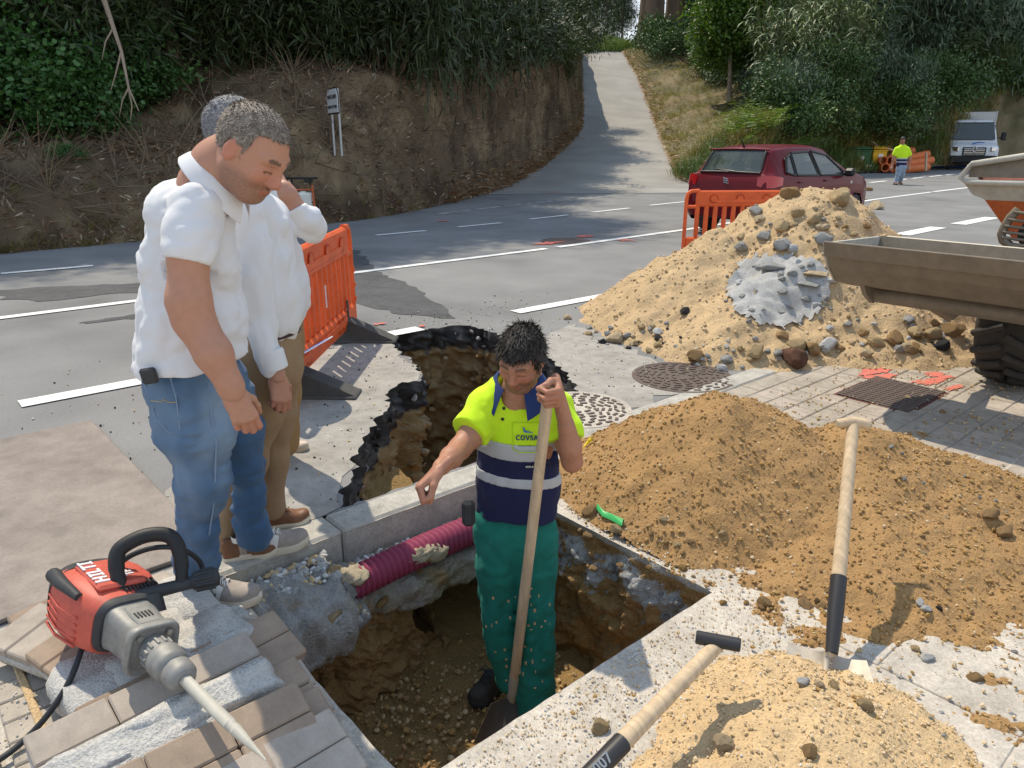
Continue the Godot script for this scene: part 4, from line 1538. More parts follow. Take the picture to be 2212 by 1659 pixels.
func barrier(label: String, a: Vector3, e: Vector3) -> void:
	var o := thing("plastic_barrier", label, "barrier", a)
	var d := (e - a)
	var ln := d.length()
	o.basis = frame_of(d)
	var h := 0.93
	var y0 := 0.09
	var t := 0.03
	# a panel with open slots: built as top beam, bottom beam, posts and slats, all rounded
	var b := MB.new()
	b.box(Vector3(ln * 0.5, h - 0.115, 0), Vector3(ln - 0.34, 0.23, t * 2), Basis.IDENTITY, 0.02)
	for k in 4:   # bosses along the top beam
		var x := lerpf(0.42, ln - 0.42, k / 3.0)
		b.hardlathe([[-t - 0.012, 0.062], [-t - 0.012, 0.045], [-t + 0.004, 0.04], [-t + 0.004, 0.001]], Vector3(x, h - 0.115, 0), Vector3(0, 0, 1), 18)
		b.hardlathe([[t - 0.004, 0.001], [t - 0.004, 0.04], [t + 0.012, 0.045], [t + 0.012, 0.062]], Vector3(x, h - 0.115, 0), Vector3(0, 0, 1), 18)
	b.box(Vector3(ln * 0.5, h - 0.15, t + 0.006), Vector3(ln - 0.9, 0.05, 0.014), Basis.IDENTITY, 0.005)
	part("top_beam", b, M.orange_plastic, o)
	b = MB.new()
	b.box(Vector3(ln * 0.5, y0 + 0.09, 0), Vector3(ln - 0.10, 0.18, t * 2), Basis.IDENTITY, 0.024)
	b.box(Vector3(ln * 0.5, y0 + 0.10, t + 0.006), Vector3(ln - 0.8, 0.06, 0.014), Basis.IDENTITY, 0.005)
	for x in [0.5, 0.62, ln - 0.62, ln - 0.5]:
		b.hardlathe([[t - 0.004, 0.001], [t - 0.004, 0.035], [t + 0.012, 0.04], [t + 0.012, 0.055]], Vector3(x, y0 + 0.1, 0), Vector3(0, 0, 1), 16)
	part("bottom_beam", b, M.orange_plastic, o)
	var n := int((ln - 0.34) / 0.135)
	for k in n + 1:
		b = MB.new()
		var x := lerpf(0.2, ln - 0.2, float(k) / n)
		b.box(Vector3(x, (h + y0) * 0.5, 0), Vector3(0.062, h - y0 - 0.36, 0.052), Basis.IDENTITY, 0.016)
		part("slat", b, M.orange_plastic, o)
	for sg in [0, 1]:   # end posts with the hand loop
		b = MB.new()
		var x0 := 0.03 if sg == 0 else ln - 0.03
		var s := 1.0 if sg == 0 else -1.0
		b.tube([Vector3(x0, y0, 0), Vector3(x0, 0.45, 0), Vector3(x0, h - 0.13, 0), Vector3(x0 + 0.015 * s, h - 0.05, 0), Vector3(x0 + 0.06 * s, h - 0.012, 0), Vector3(x0 + 0.18 * s, h - 0.004, 0)], [0.027], 10)
		b.tube([Vector3(x0, h - 0.23, 0), Vector3(x0 + 0.17 * s, h - 0.23, 0)], [0.026], 8)
		for y in [0.3, 0.42, 0.55]:
			b.tube([Vector3(x0 - 0.012, y, 0), Vector3(x0 + 0.012, y, 0)], [0.036], 10)
		part("end_post", b, M.orange_plastic, o)
	for x in [0.35, ln - 0.35]:
		b = MB.new()
		var pr := []
		for q in [[-0.42, 0.0], [-0.42, 0.025], [-0.12, 0.16], [-0.05, 0.19], [0.05, 0.19], [0.12, 0.16], [0.42, 0.025], [0.42, 0.0]]:
			pr.append(Vector2(q[0], q[1]))
		b.prism(pr, Vector3(x - 0.075, 0.0, 0), Vector3(0, 0, 1), Vector3(0, 1, 0), Vector3(0.15, 0, 0))
		b.box(Vector3(x, 0.012, 0), Vector3(0.19, 0.024, 0.86), Basis.IDENTITY, 0.008)
		b.box(Vector3(x, 0.25, 0.034), Vector3(0.035, 0.2, 0.01), Basis.IDENTITY, 0.003)
		part("foot", b, M.grey_rubber, o)
	b = MB.new()
	b.box(Vector3(ln * 0.55, 0.5, t), Vector3(0.022, 0.17, 0.004))
	part("sticker", b, M.white_print, o)

func make_road_things() -> void:
	barrier("orange plastic barrier standing behind the men at the hole", Vector3(1.72, 0, -4.19), Vector3(3.15, 0, -5.74))
	barrier("orange plastic barrier between the sand heap and the red car", gp(1470, 552), gp(1470, 552) + Vector3(0.79, 0, 0.61) * 2.0)
	# the round blue arrow sign hung low on the near barrier
	var c := ph(628, 777, 4.5)
	var o := thing("arrow_sign", "round blue sign with white arrow lying against the orange barrier", "sign", c)
	var bd := (rt * 0.86 + Vector3.UP * 0.48).normalized()
	var w := fh * 0.96 - Vector3.UP * 0.10
	w = (w - bd * w.dot(bd)).normalized()
	o.basis = Basis(bd, w, bd.cross(w))
	var b := MB.new()
	b.hardlathe([[-0.006, 0.3], [0.0, 0.3]], Vector3.ZERO, Vector3(0, 0, 1), 36)
	part("plate", b, M.white_print, o)
	b = MB.new()
	b.hardlathe([[-0.0075, 0.27], [0.0015, 0.27]], Vector3.ZERO, Vector3(0, 0, 1), 36)
	part("blue_field", b, M.blue_print, o)
	b = MB.new()
	b.prism([Vector2(-0.2, -0.035), Vector2(0.05, -0.035), Vector2(0.05, -0.1), Vector2(0.2, 0), Vector2(0.05, 0.1), Vector2(0.05, 0.035), Vector2(-0.2, 0.035)], Vector3(0, 0, -0.009), Vector3.RIGHT, Vector3.UP, Vector3(0, 0, 0.012))
	part("arrow", b, M.white_print, o)
	# direction sign on the bank
	var base := ph(728, 299, 16.2)
	o = thing("direction_sign", "small white direction sign on two grey posts on the bank", "sign", base)
	var facing := (-fh * 0.45 - rt * 0.9).normalized()
	var sx := Vector3.UP.cross(facing).normalized()
	o.basis = Basis(sx, Vector3.UP, facing)
	for x in [-0.3, 0.3]:
		b = MB.new()
		b.box(Vector3(x, 0.3, 0), Vector3(0.06, 1.3, 0.04), Basis.IDENTITY, 0.006)
		part("post", b, M.galvanised, o)
	b = MB.new()
	b.prism([Vector2(-0.42, 0.5), Vector2(0.42, 0.5), Vector2(0.42, 0.86), Vector2(0.3, 0.95), Vector2(-0.3, 0.95), Vector2(-0.42, 0.86)], Vector3(0, 0, 0.03), Vector3.RIGHT, Vector3.UP, Vector3(0, 0, 0.02))
	part("panel", b, M.white_paint, o)
	b = MB.new()
	b.prism([Vector2(-0.45, 0.47), Vector2(0.45, 0.47), Vector2(0.45, 0.87), Vector2(0.31, 0.98), Vector2(-0.31, 0.98), Vector2(-0.45, 0.87)], Vector3(0, 0, 0.022), Vector3.RIGHT, Vector3.UP, Vector3(0, 0, 0.012))
	part("rim", b, M.trim_black, o)
	text("lettering", "PUNTO LIMPO", 0.11, Vector3(0, 0.80, 0.053), Basis.IDENTITY, M.black_print, o)
	text("lettering", "CAMPO DE FUTBOL", 0.085, Vector3(0, 0.61, 0.053), Basis.IDENTITY, M.black_print, o)
	# spray cart by the foot of the bank
	base = gp(662, 505)
	o = thing("spray_cart", "orange hand cart with a white tank at the road edge", "cart", base)
	o.basis = Basis(rt, Vector3.UP, -fh)
	b = MB.new()
	for x in [-0.19, 0.19]:
		b.tube([Vector3(x, 0.12, 0), Vector3(x, 0.5, 0.02), Vector3(x, 0.86, 0.06)], [0.022], 8)
	for y in [0.2, 0.78]:
		b.tube([Vector3(-0.19, y, 0.03), Vector3(0.19, y, 0.03)], [0.016], 8)
	part("frame", b, M.orange_paint, o)
	b = MB.new()
	b.tube([Vector3(-0.3, 0.98, 0.08), Vector3(0.3, 0.98, 0.08)], [0.018], 8)
	b.tube([Vector3(-0.16, 0.86, 0.06), Vector3(-0.16, 0.98, 0.08)], [0.016], 6)
	b.tube([Vector3(0.16, 0.86, 0.06), Vector3(0.16, 0.98, 0.08)], [0.016], 6)
	b.box(Vector3(0.13, 0.93, 0.07), Vector3(0.16, 0.05, 0.05), Basis.IDENTITY, 0.01)
	b.tube([Vector3(-0.19, 0.56, 0.03), Vector3(0.19, 0.56, 0.03)], [0.014], 6)
	part("handle", b, M.trim_black, o)
	b = MB.new()
	b.box(Vector3(0, 0.45, 0.0), Vector3(0.31, 0.56, 0.22), Basis.IDENTITY, 0.04)
	b.lathe([[0.0, 0.06], [0.03, 0.05]], Vector3(0, 0.72, 0), Vector3.UP, 14)
	part("tank", b, M.milky, o)
	for x in [-0.25, 0.25]:
		b = MB.new()
		b.lathe([[-0.03, 0.10], [-0.025, 0.14], [0.025, 0.14], [0.03, 0.10]], Vector3(x, 0.14, 0.05), Vector3.RIGHT, 18)
		part("wheel", b, M.rubber, o)
	# two wheeled bins
	bin("green wheeled bin beside the yellow one at the far kerb", gp(1846, 374), M.green_plastic, 1.15, 1.35, 0.12)
	bin("yellow wheeled bin with a white sheet stuck on it", gp(1886, 373), M.yellow_plastic, 0.78, 1.35, 0.12)
	# orange sewer pipes
	var pl := "long orange sewer pipe lying in the stack by the bins"
	for q in [[1812, 331, 1892, 307, 42.6, 0.2], [1840, 333, 1908, 312, 42.2, 0.2], [1868, 334, 1918, 321, 41.8, 0.2], [1800, 341, 1838, 333, 41.6, 0.2], [1888, 332, 1972, 326, 42.4, 0.2], [1884, 341, 1972, 336, 42.0, 0.2], [1932, 348, 2004, 333, 41.6, 0.21], [1932, 358, 2013, 346, 41.2, 0.21], [1932, 368, 2004, 361, 40.8, 0.21]]:
		pipe(pl, ph(q[0], q[1], q[4]), ph(q[2], q[3], q[4] + 0.6), q[5])
	for q in [[1909, 347, 40.4], [1924, 347, 40.4], [1913, 362, 40.2], [1930, 361, 40.2]]:
		var a := ph(q[0], q[1], q[2])
		pipe("orange sewer pipe with its open end facing the road", a, a + fh * 2.2 + rt * 0.3, 0.2)
	for q in [[1882, 303, 1908, 332, 41.5], [1905, 318, 1940, 327, 41.2], [2001, 330, 2000, 369, 40.4]]:
		b = MB.new()
		b.tube([ph(q[0], q[1], q[4]), ph(q[2], q[3], q[4] - 0.2)], [0.06], 5)
		tag(part("timber_stake", b, M.wood, self), "rough timber stake holding the orange pipes", "stake", "stakes in the pipe stack")
	# warning triangle
	var tr := gp(1922, 373)
	o = thing("warning_triangle", "yellow triangular roadworks sign with red border on the ground", "sign", tr)
	o.basis = Basis(rt, Vector3.UP, -fh).rotated(rt, -0.12)
	b = MB.new()
	b.prism([Vector2(-0.72, 0.02), Vector2(0.72, 0.02), Vector2(0.3, 1.3), Vector2(0.18, 1.3)], Vector3.ZERO, Vector3.RIGHT, Vector3.UP, Vector3(0, 0, -0.02))
	part("border", b, M.red_spray, o)
	b = MB.new()
	b.prism([Vector2(-0.55, 0.12), Vector2(0.56, 0.12), Vector2(0.23, 1.12)], Vector3(0, 0, 0.004), Vector3.RIGHT, Vector3.UP, Vector3(0, 0, -0.02))
	part("field", b, M.yellow_plastic, o)
	b = MB.new()
	b.hardlathe([[0, 0.11], [0.006, 0.11]], Vector3(0.2, 0.78, 0.004), Vector3(0, 0, 1), 14)
	part("lamp_lens", b, M.red_spray, o)
	b = MB.new()
	b.hardlathe([[0, 0.11], [0.006, 0.11]], Vector3(0.0, 0.34, 0.004), Vector3(0, 0, 1), 8)
	part("symbol", b, M.green_film, o)
	# blue site container
	base = gp(2040, 362)
	o = thing("site_container", "dark blue steel container at the foot of the slope", "container", base)
	o.basis = Basis(rt.rotated(Vector3.UP, 0.12), Vector3.UP, -fh.rotated(Vector3.UP, 0.12))
	b = MB.new()
	b.box(Vector3(0.2, 1.22, -2.0), Vector3(2.44, 2.44, 4.4), Basis.IDENTITY, 0.03)
	part("shell", b, M.blue_steel, o)
	for k in 2:
		b = MB.new()
		b.box(Vector3(-0.4 + k * 1.2, 1.22, 0.22), Vector3(1.12, 2.25, 0.05), Basis.IDENTITY, 0.015)
		for y in [0.5, 1.2, 1.9]:
			b.box(Vector3(-0.4 + k * 1.2, y, 0.25), Vector3(0.9, 0.05, 0.03), Basis.IDENTITY, 0.01)
		part("door", b, M.blue_steel, o)
		b = MB.new()
		b.tube([Vector3(-0.05 + k * 0.4, 0.1, 0.28), Vector3(-0.05 + k * 0.4, 2.34, 0.28)], [0.02], 6)
		b.box(Vector3(-0.15 + k * 0.5, 0.9, 0.29), Vector3(0.4, 0.04, 0.03))
		part("lock_bar", b, M.galvanised, o)
	b = MB.new()
	b.box(Vector3(-0.55, 1.98, 0.255), Vector3(0.36, 0.2, 0.01))
	part("label_plate", b, M.white_print, o)
	text("lettering", "OBRAS", 0.09, Vector3(-0.55, 1.98, 0.263), Basis.IDENTITY, M.black_print, o)

func bin(label: String, at: Vector3, m: Material, w: float, h: float, turn: float) -> void:
	var o := thing("wheeled_bin", label, "bin", at)
	o.basis = Basis(rt, Vector3.UP, -fh).rotated(Vector3.UP, turn)
	var b := MB.new()
	var rows := []
	for q in [[0.16, 0.82], [0.2, 0.85], [h * 0.8, 0.98], [h * 0.84, 1.0]]:
		var r := PackedVector3Array()
		for s in [[-1, -1], [1, -1], [1, 1], [-1, 1]]:
			r.append(Vector3(s[0] * w * 0.5 * q[1], q[0], s[1] * 0.4 * q[1]))
		rows.append(r)
	for j in rows.size() - 1:
		for k in 4:
			b.quad(rows[j][k], rows[j][(k + 1) % 4], rows[j + 1][(k + 1) % 4], rows[j + 1][k])
	b.upward(0, Vector3(0, 0, 1))
	b.box(Vector3(0, 0.18, 0), Vector3(w * 0.8, 0.06, 0.66))
	b.box(Vector3(0, h * 0.84, 0), Vector3(w * 1.04, 0.06, 0.86), Basis.IDENTITY, 0.015)
	part("body", b, m, o)
	b = MB.new()
	b.box(Vector3(0, h * 0.92, -0.02), Vector3(w * 1.02, 0.09, 0.84), Basis.IDENTITY, 0.035)
	b.tube([Vector3(-w * 0.4, h * 0.97, 0.3), Vector3(w * 0.4, h * 0.97, 0.3)], [0.025], 6)
	part("lid", b, m, o)
	for s in [-1.0, 1.0]:
		b = MB.new()
		b.lathe([[-0.03, 0.06], [-0.025, 0.09], [0.025, 0.09], [0.03, 0.06]], Vector3(s * w * 0.38, 0.09, 0.28), Vector3.RIGHT, 14)
		part("wheel", b, M.rubber, o)
	b = MB.new()
	b.tube([Vector3(-w * 0.56, h * 0.72, 0.42), Vector3(-w * 0.2, h * 0.3, 0.5), Vector3(w * 0.5, h * 0.28, 0.5), Vector3(w * 0.54, h * 0.34, 0.44)], [0.022], 6)
	if w > 1.0:
		part("lift_bar", b, M.galvanised, o)
	b = MB.new()
	b.box(Vector3(0.06 * w, h * 0.58, 0.405), Vector3(0.26 if w < 1.0 else 0.22, 0.36 if w < 1.0 else 0.15, 0.006))
	part("notice", b, M.white_print, o)

func pipe(label: String, a: Vector3, e: Vector3, r: float) -> void:
	var o := thing("sewer_pipe", label, "pipe", a, "orange pipes stacked by the far kerb")
	var d := e - a
	var b := MB.new()
	var st := b.ix.size()
	var rows := []
	var x := d.normalized().cross(Vector3.UP).normalized()
	var y := d.normalized().cross(x)
	for q in [[0.12, 0.86], [0.0, 0.88], [0.0, 1.06], [0.06, 1.06], [0.065, 1.0], [1.0, 1.0], [1.0, 0.86], [0.9, 0.86]]:
		rows.append(b.ring(d * q[0], x * r * q[1], y * r * q[1], 20))
	for j in rows.size() - 1:
		b.grid([rows[j], rows[j + 1]], true)
	b.fix(st)
	part("tube", b, M.orange_pipe, o)

# =============================== things at the dig ===============================
func make_site_things() -> void:
	# rusty steel road plate on the left
	var o := thing("steel_plate", "large scuffed brown steel plate lying over the road edge", "steel plate", Vector3(-0.55, 0.004, -3.75))
	o.basis = Basis(Vector3.UP, 0.012).rotated(Vector3.RIGHT, 0.004)
	var b := MB.new()
	b.box(Vector3(0, 0.012, -0.02), Vector3(2.75, 0.018, 1.92), Basis.IDENTITY, 0.003)
	part("sheet", b, M.plate_steel, o)
	mat("spill", L(0.36, 0.30, 0.21), 0.96, {"tex": "soil", "scale": 4.0, "bump": "soil", "bh": 1.5})
	# the ribbed duct
	o = thing("ribbed_duct", "torn purple corrugated cable duct crossing the pit under the kerb", "duct", Vector3(1.2, -0.105, -2.385))
	b = MB.new()
	var path := []
	var rad := []
	var n := 150
	for k in n:
		var t := float(k) / (n - 1)
		path.append(Vector3(t * 0.98, 0.012 * sin(t * 4.0) + 0.02 * t, -0.01 * t))
		rad.append(0.068 if k % 4 < 2 else 0.056)
	b.tube(path, rad, 26)
	part("duct_wall", b, M.duct, o)
	b = MB.new()
	var nn := nz(500, 22.0, 3)
	for q in [[0.02, 0.045, 0.01, 0.06, 0.03, 0.06], [0.34, 0.032, 0.042, 0.075, 0.034, 0.035], [0.40, 0.015, 0.052, 0.06, 0.035, 0.025]]:
		var rows := []
		for j in 13:
			var r := PackedVector3Array()
			var th := PI * j / 12.0
			for k in 20:
				var a := TAU * k / 20.0
				var d := Vector3(sin(th) * cos(a), cos(th), sin(th) * sin(a))
				var e := Vector3(q[0], q[1], q[2]) + d * Vector3(q[3], q[4], q[5]) * (1.0 + 0.5 * nn.get_noise_3dv(d * 0.09 + Vector3(q[0], 0, 0)))
				r.append(e)
			rows.append(r)
		b.loft(rows, false)
	part("spilled_mortar", b, M.spill, o).set_meta("kind", "stuff")
	# stacked pieces of torn-up paving beside the pit
	paving_fragments()
	# scraps of plastic film
	scrap("torn strip of green plastic film on the clay heap's edge", "plastic_film", [[1290, 1102], [1303, 1118], [1318, 1130], [1345, 1140]], 0.012, M.green_film)
	scrap("crumpled yellow plastic scrap beside the clay heap", "plastic_film", [[1262, 972], [1270, 962], [1282, 955]], 0.022, M.yellow_film)
	scrap("yellow plastic scrap under the brown shoe's heel", "plastic_film", [[462, 1210], [470, 1203], [480, 1196]], 0.012, M.yellow_film)

func scrap(label: String, called: String, px: Array, w: float, m: Material) -> void:
	var b := MB.new()
	var rows := [PackedVector3Array(), PackedVector3Array(), PackedVector3Array()]
	for q in px:
		var p := land(q[0], q[1]) + Vector3.UP * 0.012
		rows[0].append(p + Vector3(w, rng.randf() * 0.01, -w * 0.4))
		rows[1].append(p + Vector3(0, 0.015 + rng.randf() * 0.012, 0))
		rows[2].append(p - Vector3(w, 0.004, -w * 0.4))
	b.upward(b.grid(rows))
	tag(part(called, b, m, self), label, "plastic scrap")

func frag_base(w: float, l: float, t: float, sd: int, rough: float) -> MB:   # a torn mortar bed, w along x, l along z, top at y = 0
	var b := MB.new()
	var n := nz(sd, 9.0, 4)
	var rows := []
	var ol := PackedVector2Array()
	for k in 44:
		var a := TAU * k / 44.0
		var cc := cos(a)
		var ss := sin(a)
		var s := 1.0 / maxf(absf(cc), absf(ss))
		ol.append(Vector2(cc * s * w * 0.5, ss * s * l * 0.5))
	for q in [[0.0, 0.0001], [0.0, 0.6], [0.0, 0.985], [-0.006, 1.0], [-t * 0.5, 1.0], [-t, 0.9], [-t, 0.5], [-t, 0.0001]]:
		var r := PackedVector3Array()
		for k in 44:
			var e: Vector2 = ol[k] * q[1]
			var p := Vector3(e.x, q[0], e.y)
			var am := rough * (0.0 if q[0] > -0.003 else 1.0)
			p += Vector3(e.x, -t * 1.2 if q[0] < -t * 0.9 else 0.0, e.y).normalized() * n.get_noise_3dv(p) * am
			r.append(p)
		rows.append(r)
	b.loft(rows, false)
	return b
func fragment(label: String, at: Vector3, bs: Basis, nx: int, nzz: int, t: float, sd: int, flipped: bool) -> void:
	var o := thing("paving_fragment", label, "paving fragment", at, "torn-up paving stacked beside the pit")
	o.basis = bs
	var w := nx * 0.2
	var l := nzz * 0.1
	var b := frag_base(w, l, t, sd, 0.022 if flipped else 0.012)
	if flipped:
		for k in b.v.size():
			b.v[k].y = -b.v[k].y
		b.flip(0)
	part("mortar_bed", b, M.broken_concrete, o)
	for i in nx:
		for j in nzz:
			b = MB.new()
			var y := -0.013 if flipped else 0.011
			b.box(Vector3((i + 0.5) * 0.2 - w * 0.5, y, (j + 0.5) * 0.1 - l * 0.5), Vector3(0.197, 0.034, 0.097), Basis.IDENTITY, 0.005)
			part("paver", b, M.paver if sd % 3 else M.paver_grey, o)
func paving_fragments() -> void:
	var brown := "slab of torn-up brown paving by the breaker"
	var grey := "upturned slab with rough grey underside"
	# [x, y of its middle, height, turn, tilt about x, tilt about z, pavers x, pavers z, thickness, flipped]
	var rows := [
		[150, 1400, 0.085, 0.42, 0.02, 0.14, 1, 5, 0.05, 0],
		[225, 1450, 0.11, 0.30, 0.05, 0.16, 1, 5, 0.05, 0],
		[110, 1340, 0.05, 0.10, 0.02, 0.05, 1, 2, 0.04, 0],
		[260, 1320, 0.07, 0.1, 0.0, 0.0, 2, 2, 0.06, 0],
		[330, 1355, 0.03, 0.05, 0.03, 0.0, 2, 3, 0.08, 1],
		[410, 1395, 0.02, 0.1, 0.03, 0.02, 2, 1, 0.05, 1],
		[300, 1470, 0.06, 0.12, 0.05, 0.04, 2, 3, 0.09, 1],
		[400, 1440, 0.07, 0.10, 0.10, 0.02, 2, 2, 0.09, 1],
		[430, 1475, 0.10, 0.06, 0.32, 0.0, 3, 2, 0.05, 0],
		[345, 1535, 0.115, 0.06, 0.36, 0.0, 3, 2, 0.05, 0],
		[370, 1590, 0.11, 0.08, 0.40, 0.0, 3, 1, 0.09, 1],
		[450, 1600, 0.10, 0.06, 0.40, 0.0, 3, 2, 0.05, 0],
		[545, 1560, 0.07, 0.06, 0.30, 0.0, 2, 2, 0.05, 0],
		[430, 1670, 0.12, 0.06, 0.40, 0.0, 3, 2, 0.05, 0],
		[570, 1630, 0.08, 0.05, 0.35, 0.0, 2, 2, 0.05, 0],
		[600, 1690, 0.08, 0.05, 0.32, 0.0, 2, 2, 0.06, 0],
		[300, 1650, 0.12, 0.08, 0.35, 0.0, 2, 2, 0.06, 1]]
	var k := 0
	for r in rows:
		var bs := Basis(Vector3.UP, r[3] + rng.randf_range(-0.07, 0.07)) * Basis(Vector3.RIGHT, r[4]) * Basis(Vector3.BACK, r[5])
		fragment((grey if r[9] else brown).replace("slab", "%s slab %d pavers long and %d deep" % ["flat" if absf(r[4]) < 0.12 else "tilted", r[6], r[7]]), gp(r[0], r[1], r[2]), bs, r[6], r[7], r[8], 600 + k, r[9] == 1)
		k += 1

# =============================== tools ===============================
func shaft(b: MB, a: Vector3, e: Vector3, r0: float, r1: float, bend := 0.0) -> void:
	var p := []
	var r := []
	for k in 11:
		var t := k / 10.0
		p.append(a.lerp(e, t) + Vector3.UP * bend * sin(t * PI))
		r.append(lerpf(r0, r1, t) * (1.0 + 0.02 * sin(t * 23.0)))
	b.tube(p, r, 14)
func make_tools() -> void:
	# shovel leaning over the clay heap
	var top := gp(1843, 915, 0.60)
	var neck := gp(1797, 1405, 0.075)
	var o := thing("shovel", "shovel with a pale wooden T-handle standing before the clay heap", "shovel", gp(1795, 1440))
	var q := o.position
	var d := (neck - top).normalized()
	var fer := top.lerp(neck, 0.735)
	var b := MB.new()
	shaft(b, top - q, fer - q, 0.021, 0.0235)
	part("shaft", b, M.wood, o)
	b = MB.new()
	var tx := (rt * 0.995 - Vector3.UP * 0.03).normalized()
	b.tube([top - q - tx * 0.062 + Vector3.DOWN * 0.002, top - q - tx * 0.045, top - q + Vector3.UP * 0.006, top - q + tx * 0.045, top - q + tx * 0.062 + Vector3.DOWN * 0.008], [0.015, 0.018, 0.021, 0.019, 0.015], 14)
	part("handle", b, M.wood, o)
	b = MB.new()
	b.tube([fer - q - d * 0.02, fer - q + d * 0.1, neck - q - d * 0.05, neck - q + d * 0.01], [0.0265, 0.0255, 0.022, 0.019], 14)
	part("ferrule", b, M.black_enamel, o)
	b = MB.new()
	var tl := gp(1702, 1386, 0.045)
	var tr := gp(1872, 1428, 0.055)
	var bl := gp(1688, 1530, -0.02)
	var br := gp(1906, 1532, 0.004)
	dish(b, tl - q, tr - q, bl - q, br - q, 0.022, neck - q)
	b.tube([neck - q, (tl + tr) * 0.5 - q + (bl - tl) * 0.12, (tl + tr) * 0.5 - q + (bl - tl) * 0.5], [0.019, 0.013, 0.004], 10)
	part("blade", b, M.blade, o)
	# shovel lying on the fine sand, its grip towards the pit
	var t2 := gp(1552, 1390, 0.235)
	var e2 := gp(1345, 1603, 0.16)
	o = thing("shovel", "shovel with a black tubular T-grip lying across the fine sand", "shovel", gp(1400, 1560))
	q = o.position
	d = (e2 - t2).normalized()
	b = MB.new()
	shaft(b, t2 - q, e2 - q + d * 0.02, 0.021, 0.0235)
	part("shaft", b, M.wood, o)
	b = MB.new()
	var a0 := gp(1503, 1376, 0.25)
	var a1 := gp(1600, 1394, 0.25)
	var dir := (a1 - a0).normalized()
	b.hardlathe([[0, 0.017], [0.004, 0.0195], [a0.distance_to(a1) - 0.004, 0.0195], [a0.distance_to(a1), 0.017], [a0.distance_to(a1), 0.014], [a0.distance_to(a1) - 0.03, 0.0135]], a0 - q, dir, 18)
	part("grip", b, M.black_enamel, o)
	b = MB.new()
	b.tube([e2 - q, e2 - q + d * 0.25, e2 - q + d * 0.45 + Vector3.DOWN * 0.03], [0.0265, 0.025, 0.018], 14)
	part("ferrule", b, M.black_enamel, o)
	var mid := e2 + d * 0.10
	var sidev := d.cross(Vector3.UP).normalized()
	var toe := mid + (EYE - mid).normalized() * 0.0265
	var nrm := (EYE - mid)
	nrm = (nrm - d * nrm.dot(d)).normalized()
	text("stamp", "3007", 0.035, mid - q + nrm * 0.0262, Basis(-d, nrm.cross(-d), nrm).orthonormalized(), M.steel, o, 0.001)
	b = MB.new()
	var e3 := e2 + d * 0.47
	dish(b, e3 - q + sidev * 0.12, e3 - q - sidev * 0.12, e3 - q + d * 0.3 + sidev * 0.12 + Vector3.DOWN * 0.06, e3 - q + d * 0.3 - sidev * 0.12 + Vector3.DOWN * 0.06, 0.02, e3 - q - d * 0.05)
	part("blade", b, M.blade, o)
	breaker()

func dish(b: MB, tl: Vector3, tr: Vector3, bl: Vector3, br: Vector3, deep: float, neck: Vector3) -> void:   # a slightly dished blade with thickness
	var n := (bl - tl).cross(tr - tl).normalized()
	if n.y < 0:
		n = -n
	var lo := []
	var hi := []
	for j in 9:
		var r0 := PackedVector3Array()
		var r1 := PackedVector3Array()
		for i in 13:
			var u := i / 12.0
			var v := j / 8.0
			var p := tl.lerp(tr, u).lerp(bl.lerp(br, u), v)
			var s := 1.0 - pow(absf(u * 2.0 - 1.0), 2.0)
			p += n * (-deep * s)
			if j == 0:
				p = p.lerp(neck, 0.55 * pow(s, 6.0))
			r0.append(p); r1.append(p + n * 0.003)
		lo.append(r0); hi.append(r1)
	b.upward(b.grid(hi), n)
	b.upward(b.grid(lo), -n)
	for k in 12:
		b.quad(lo[0][k], lo[0][k + 1], hi[0][k + 1], hi[0][k])
		b.quad(lo[8][k], lo[8][k + 1], hi[8][k + 1], hi[8][k])
	for k in 8:
		b.quad(lo[k][0], lo[k + 1][0], hi[k + 1][0], hi[k][0])
		b.quad(lo[k][12], lo[k + 1][12], hi[k + 1][12], hi[k][12])

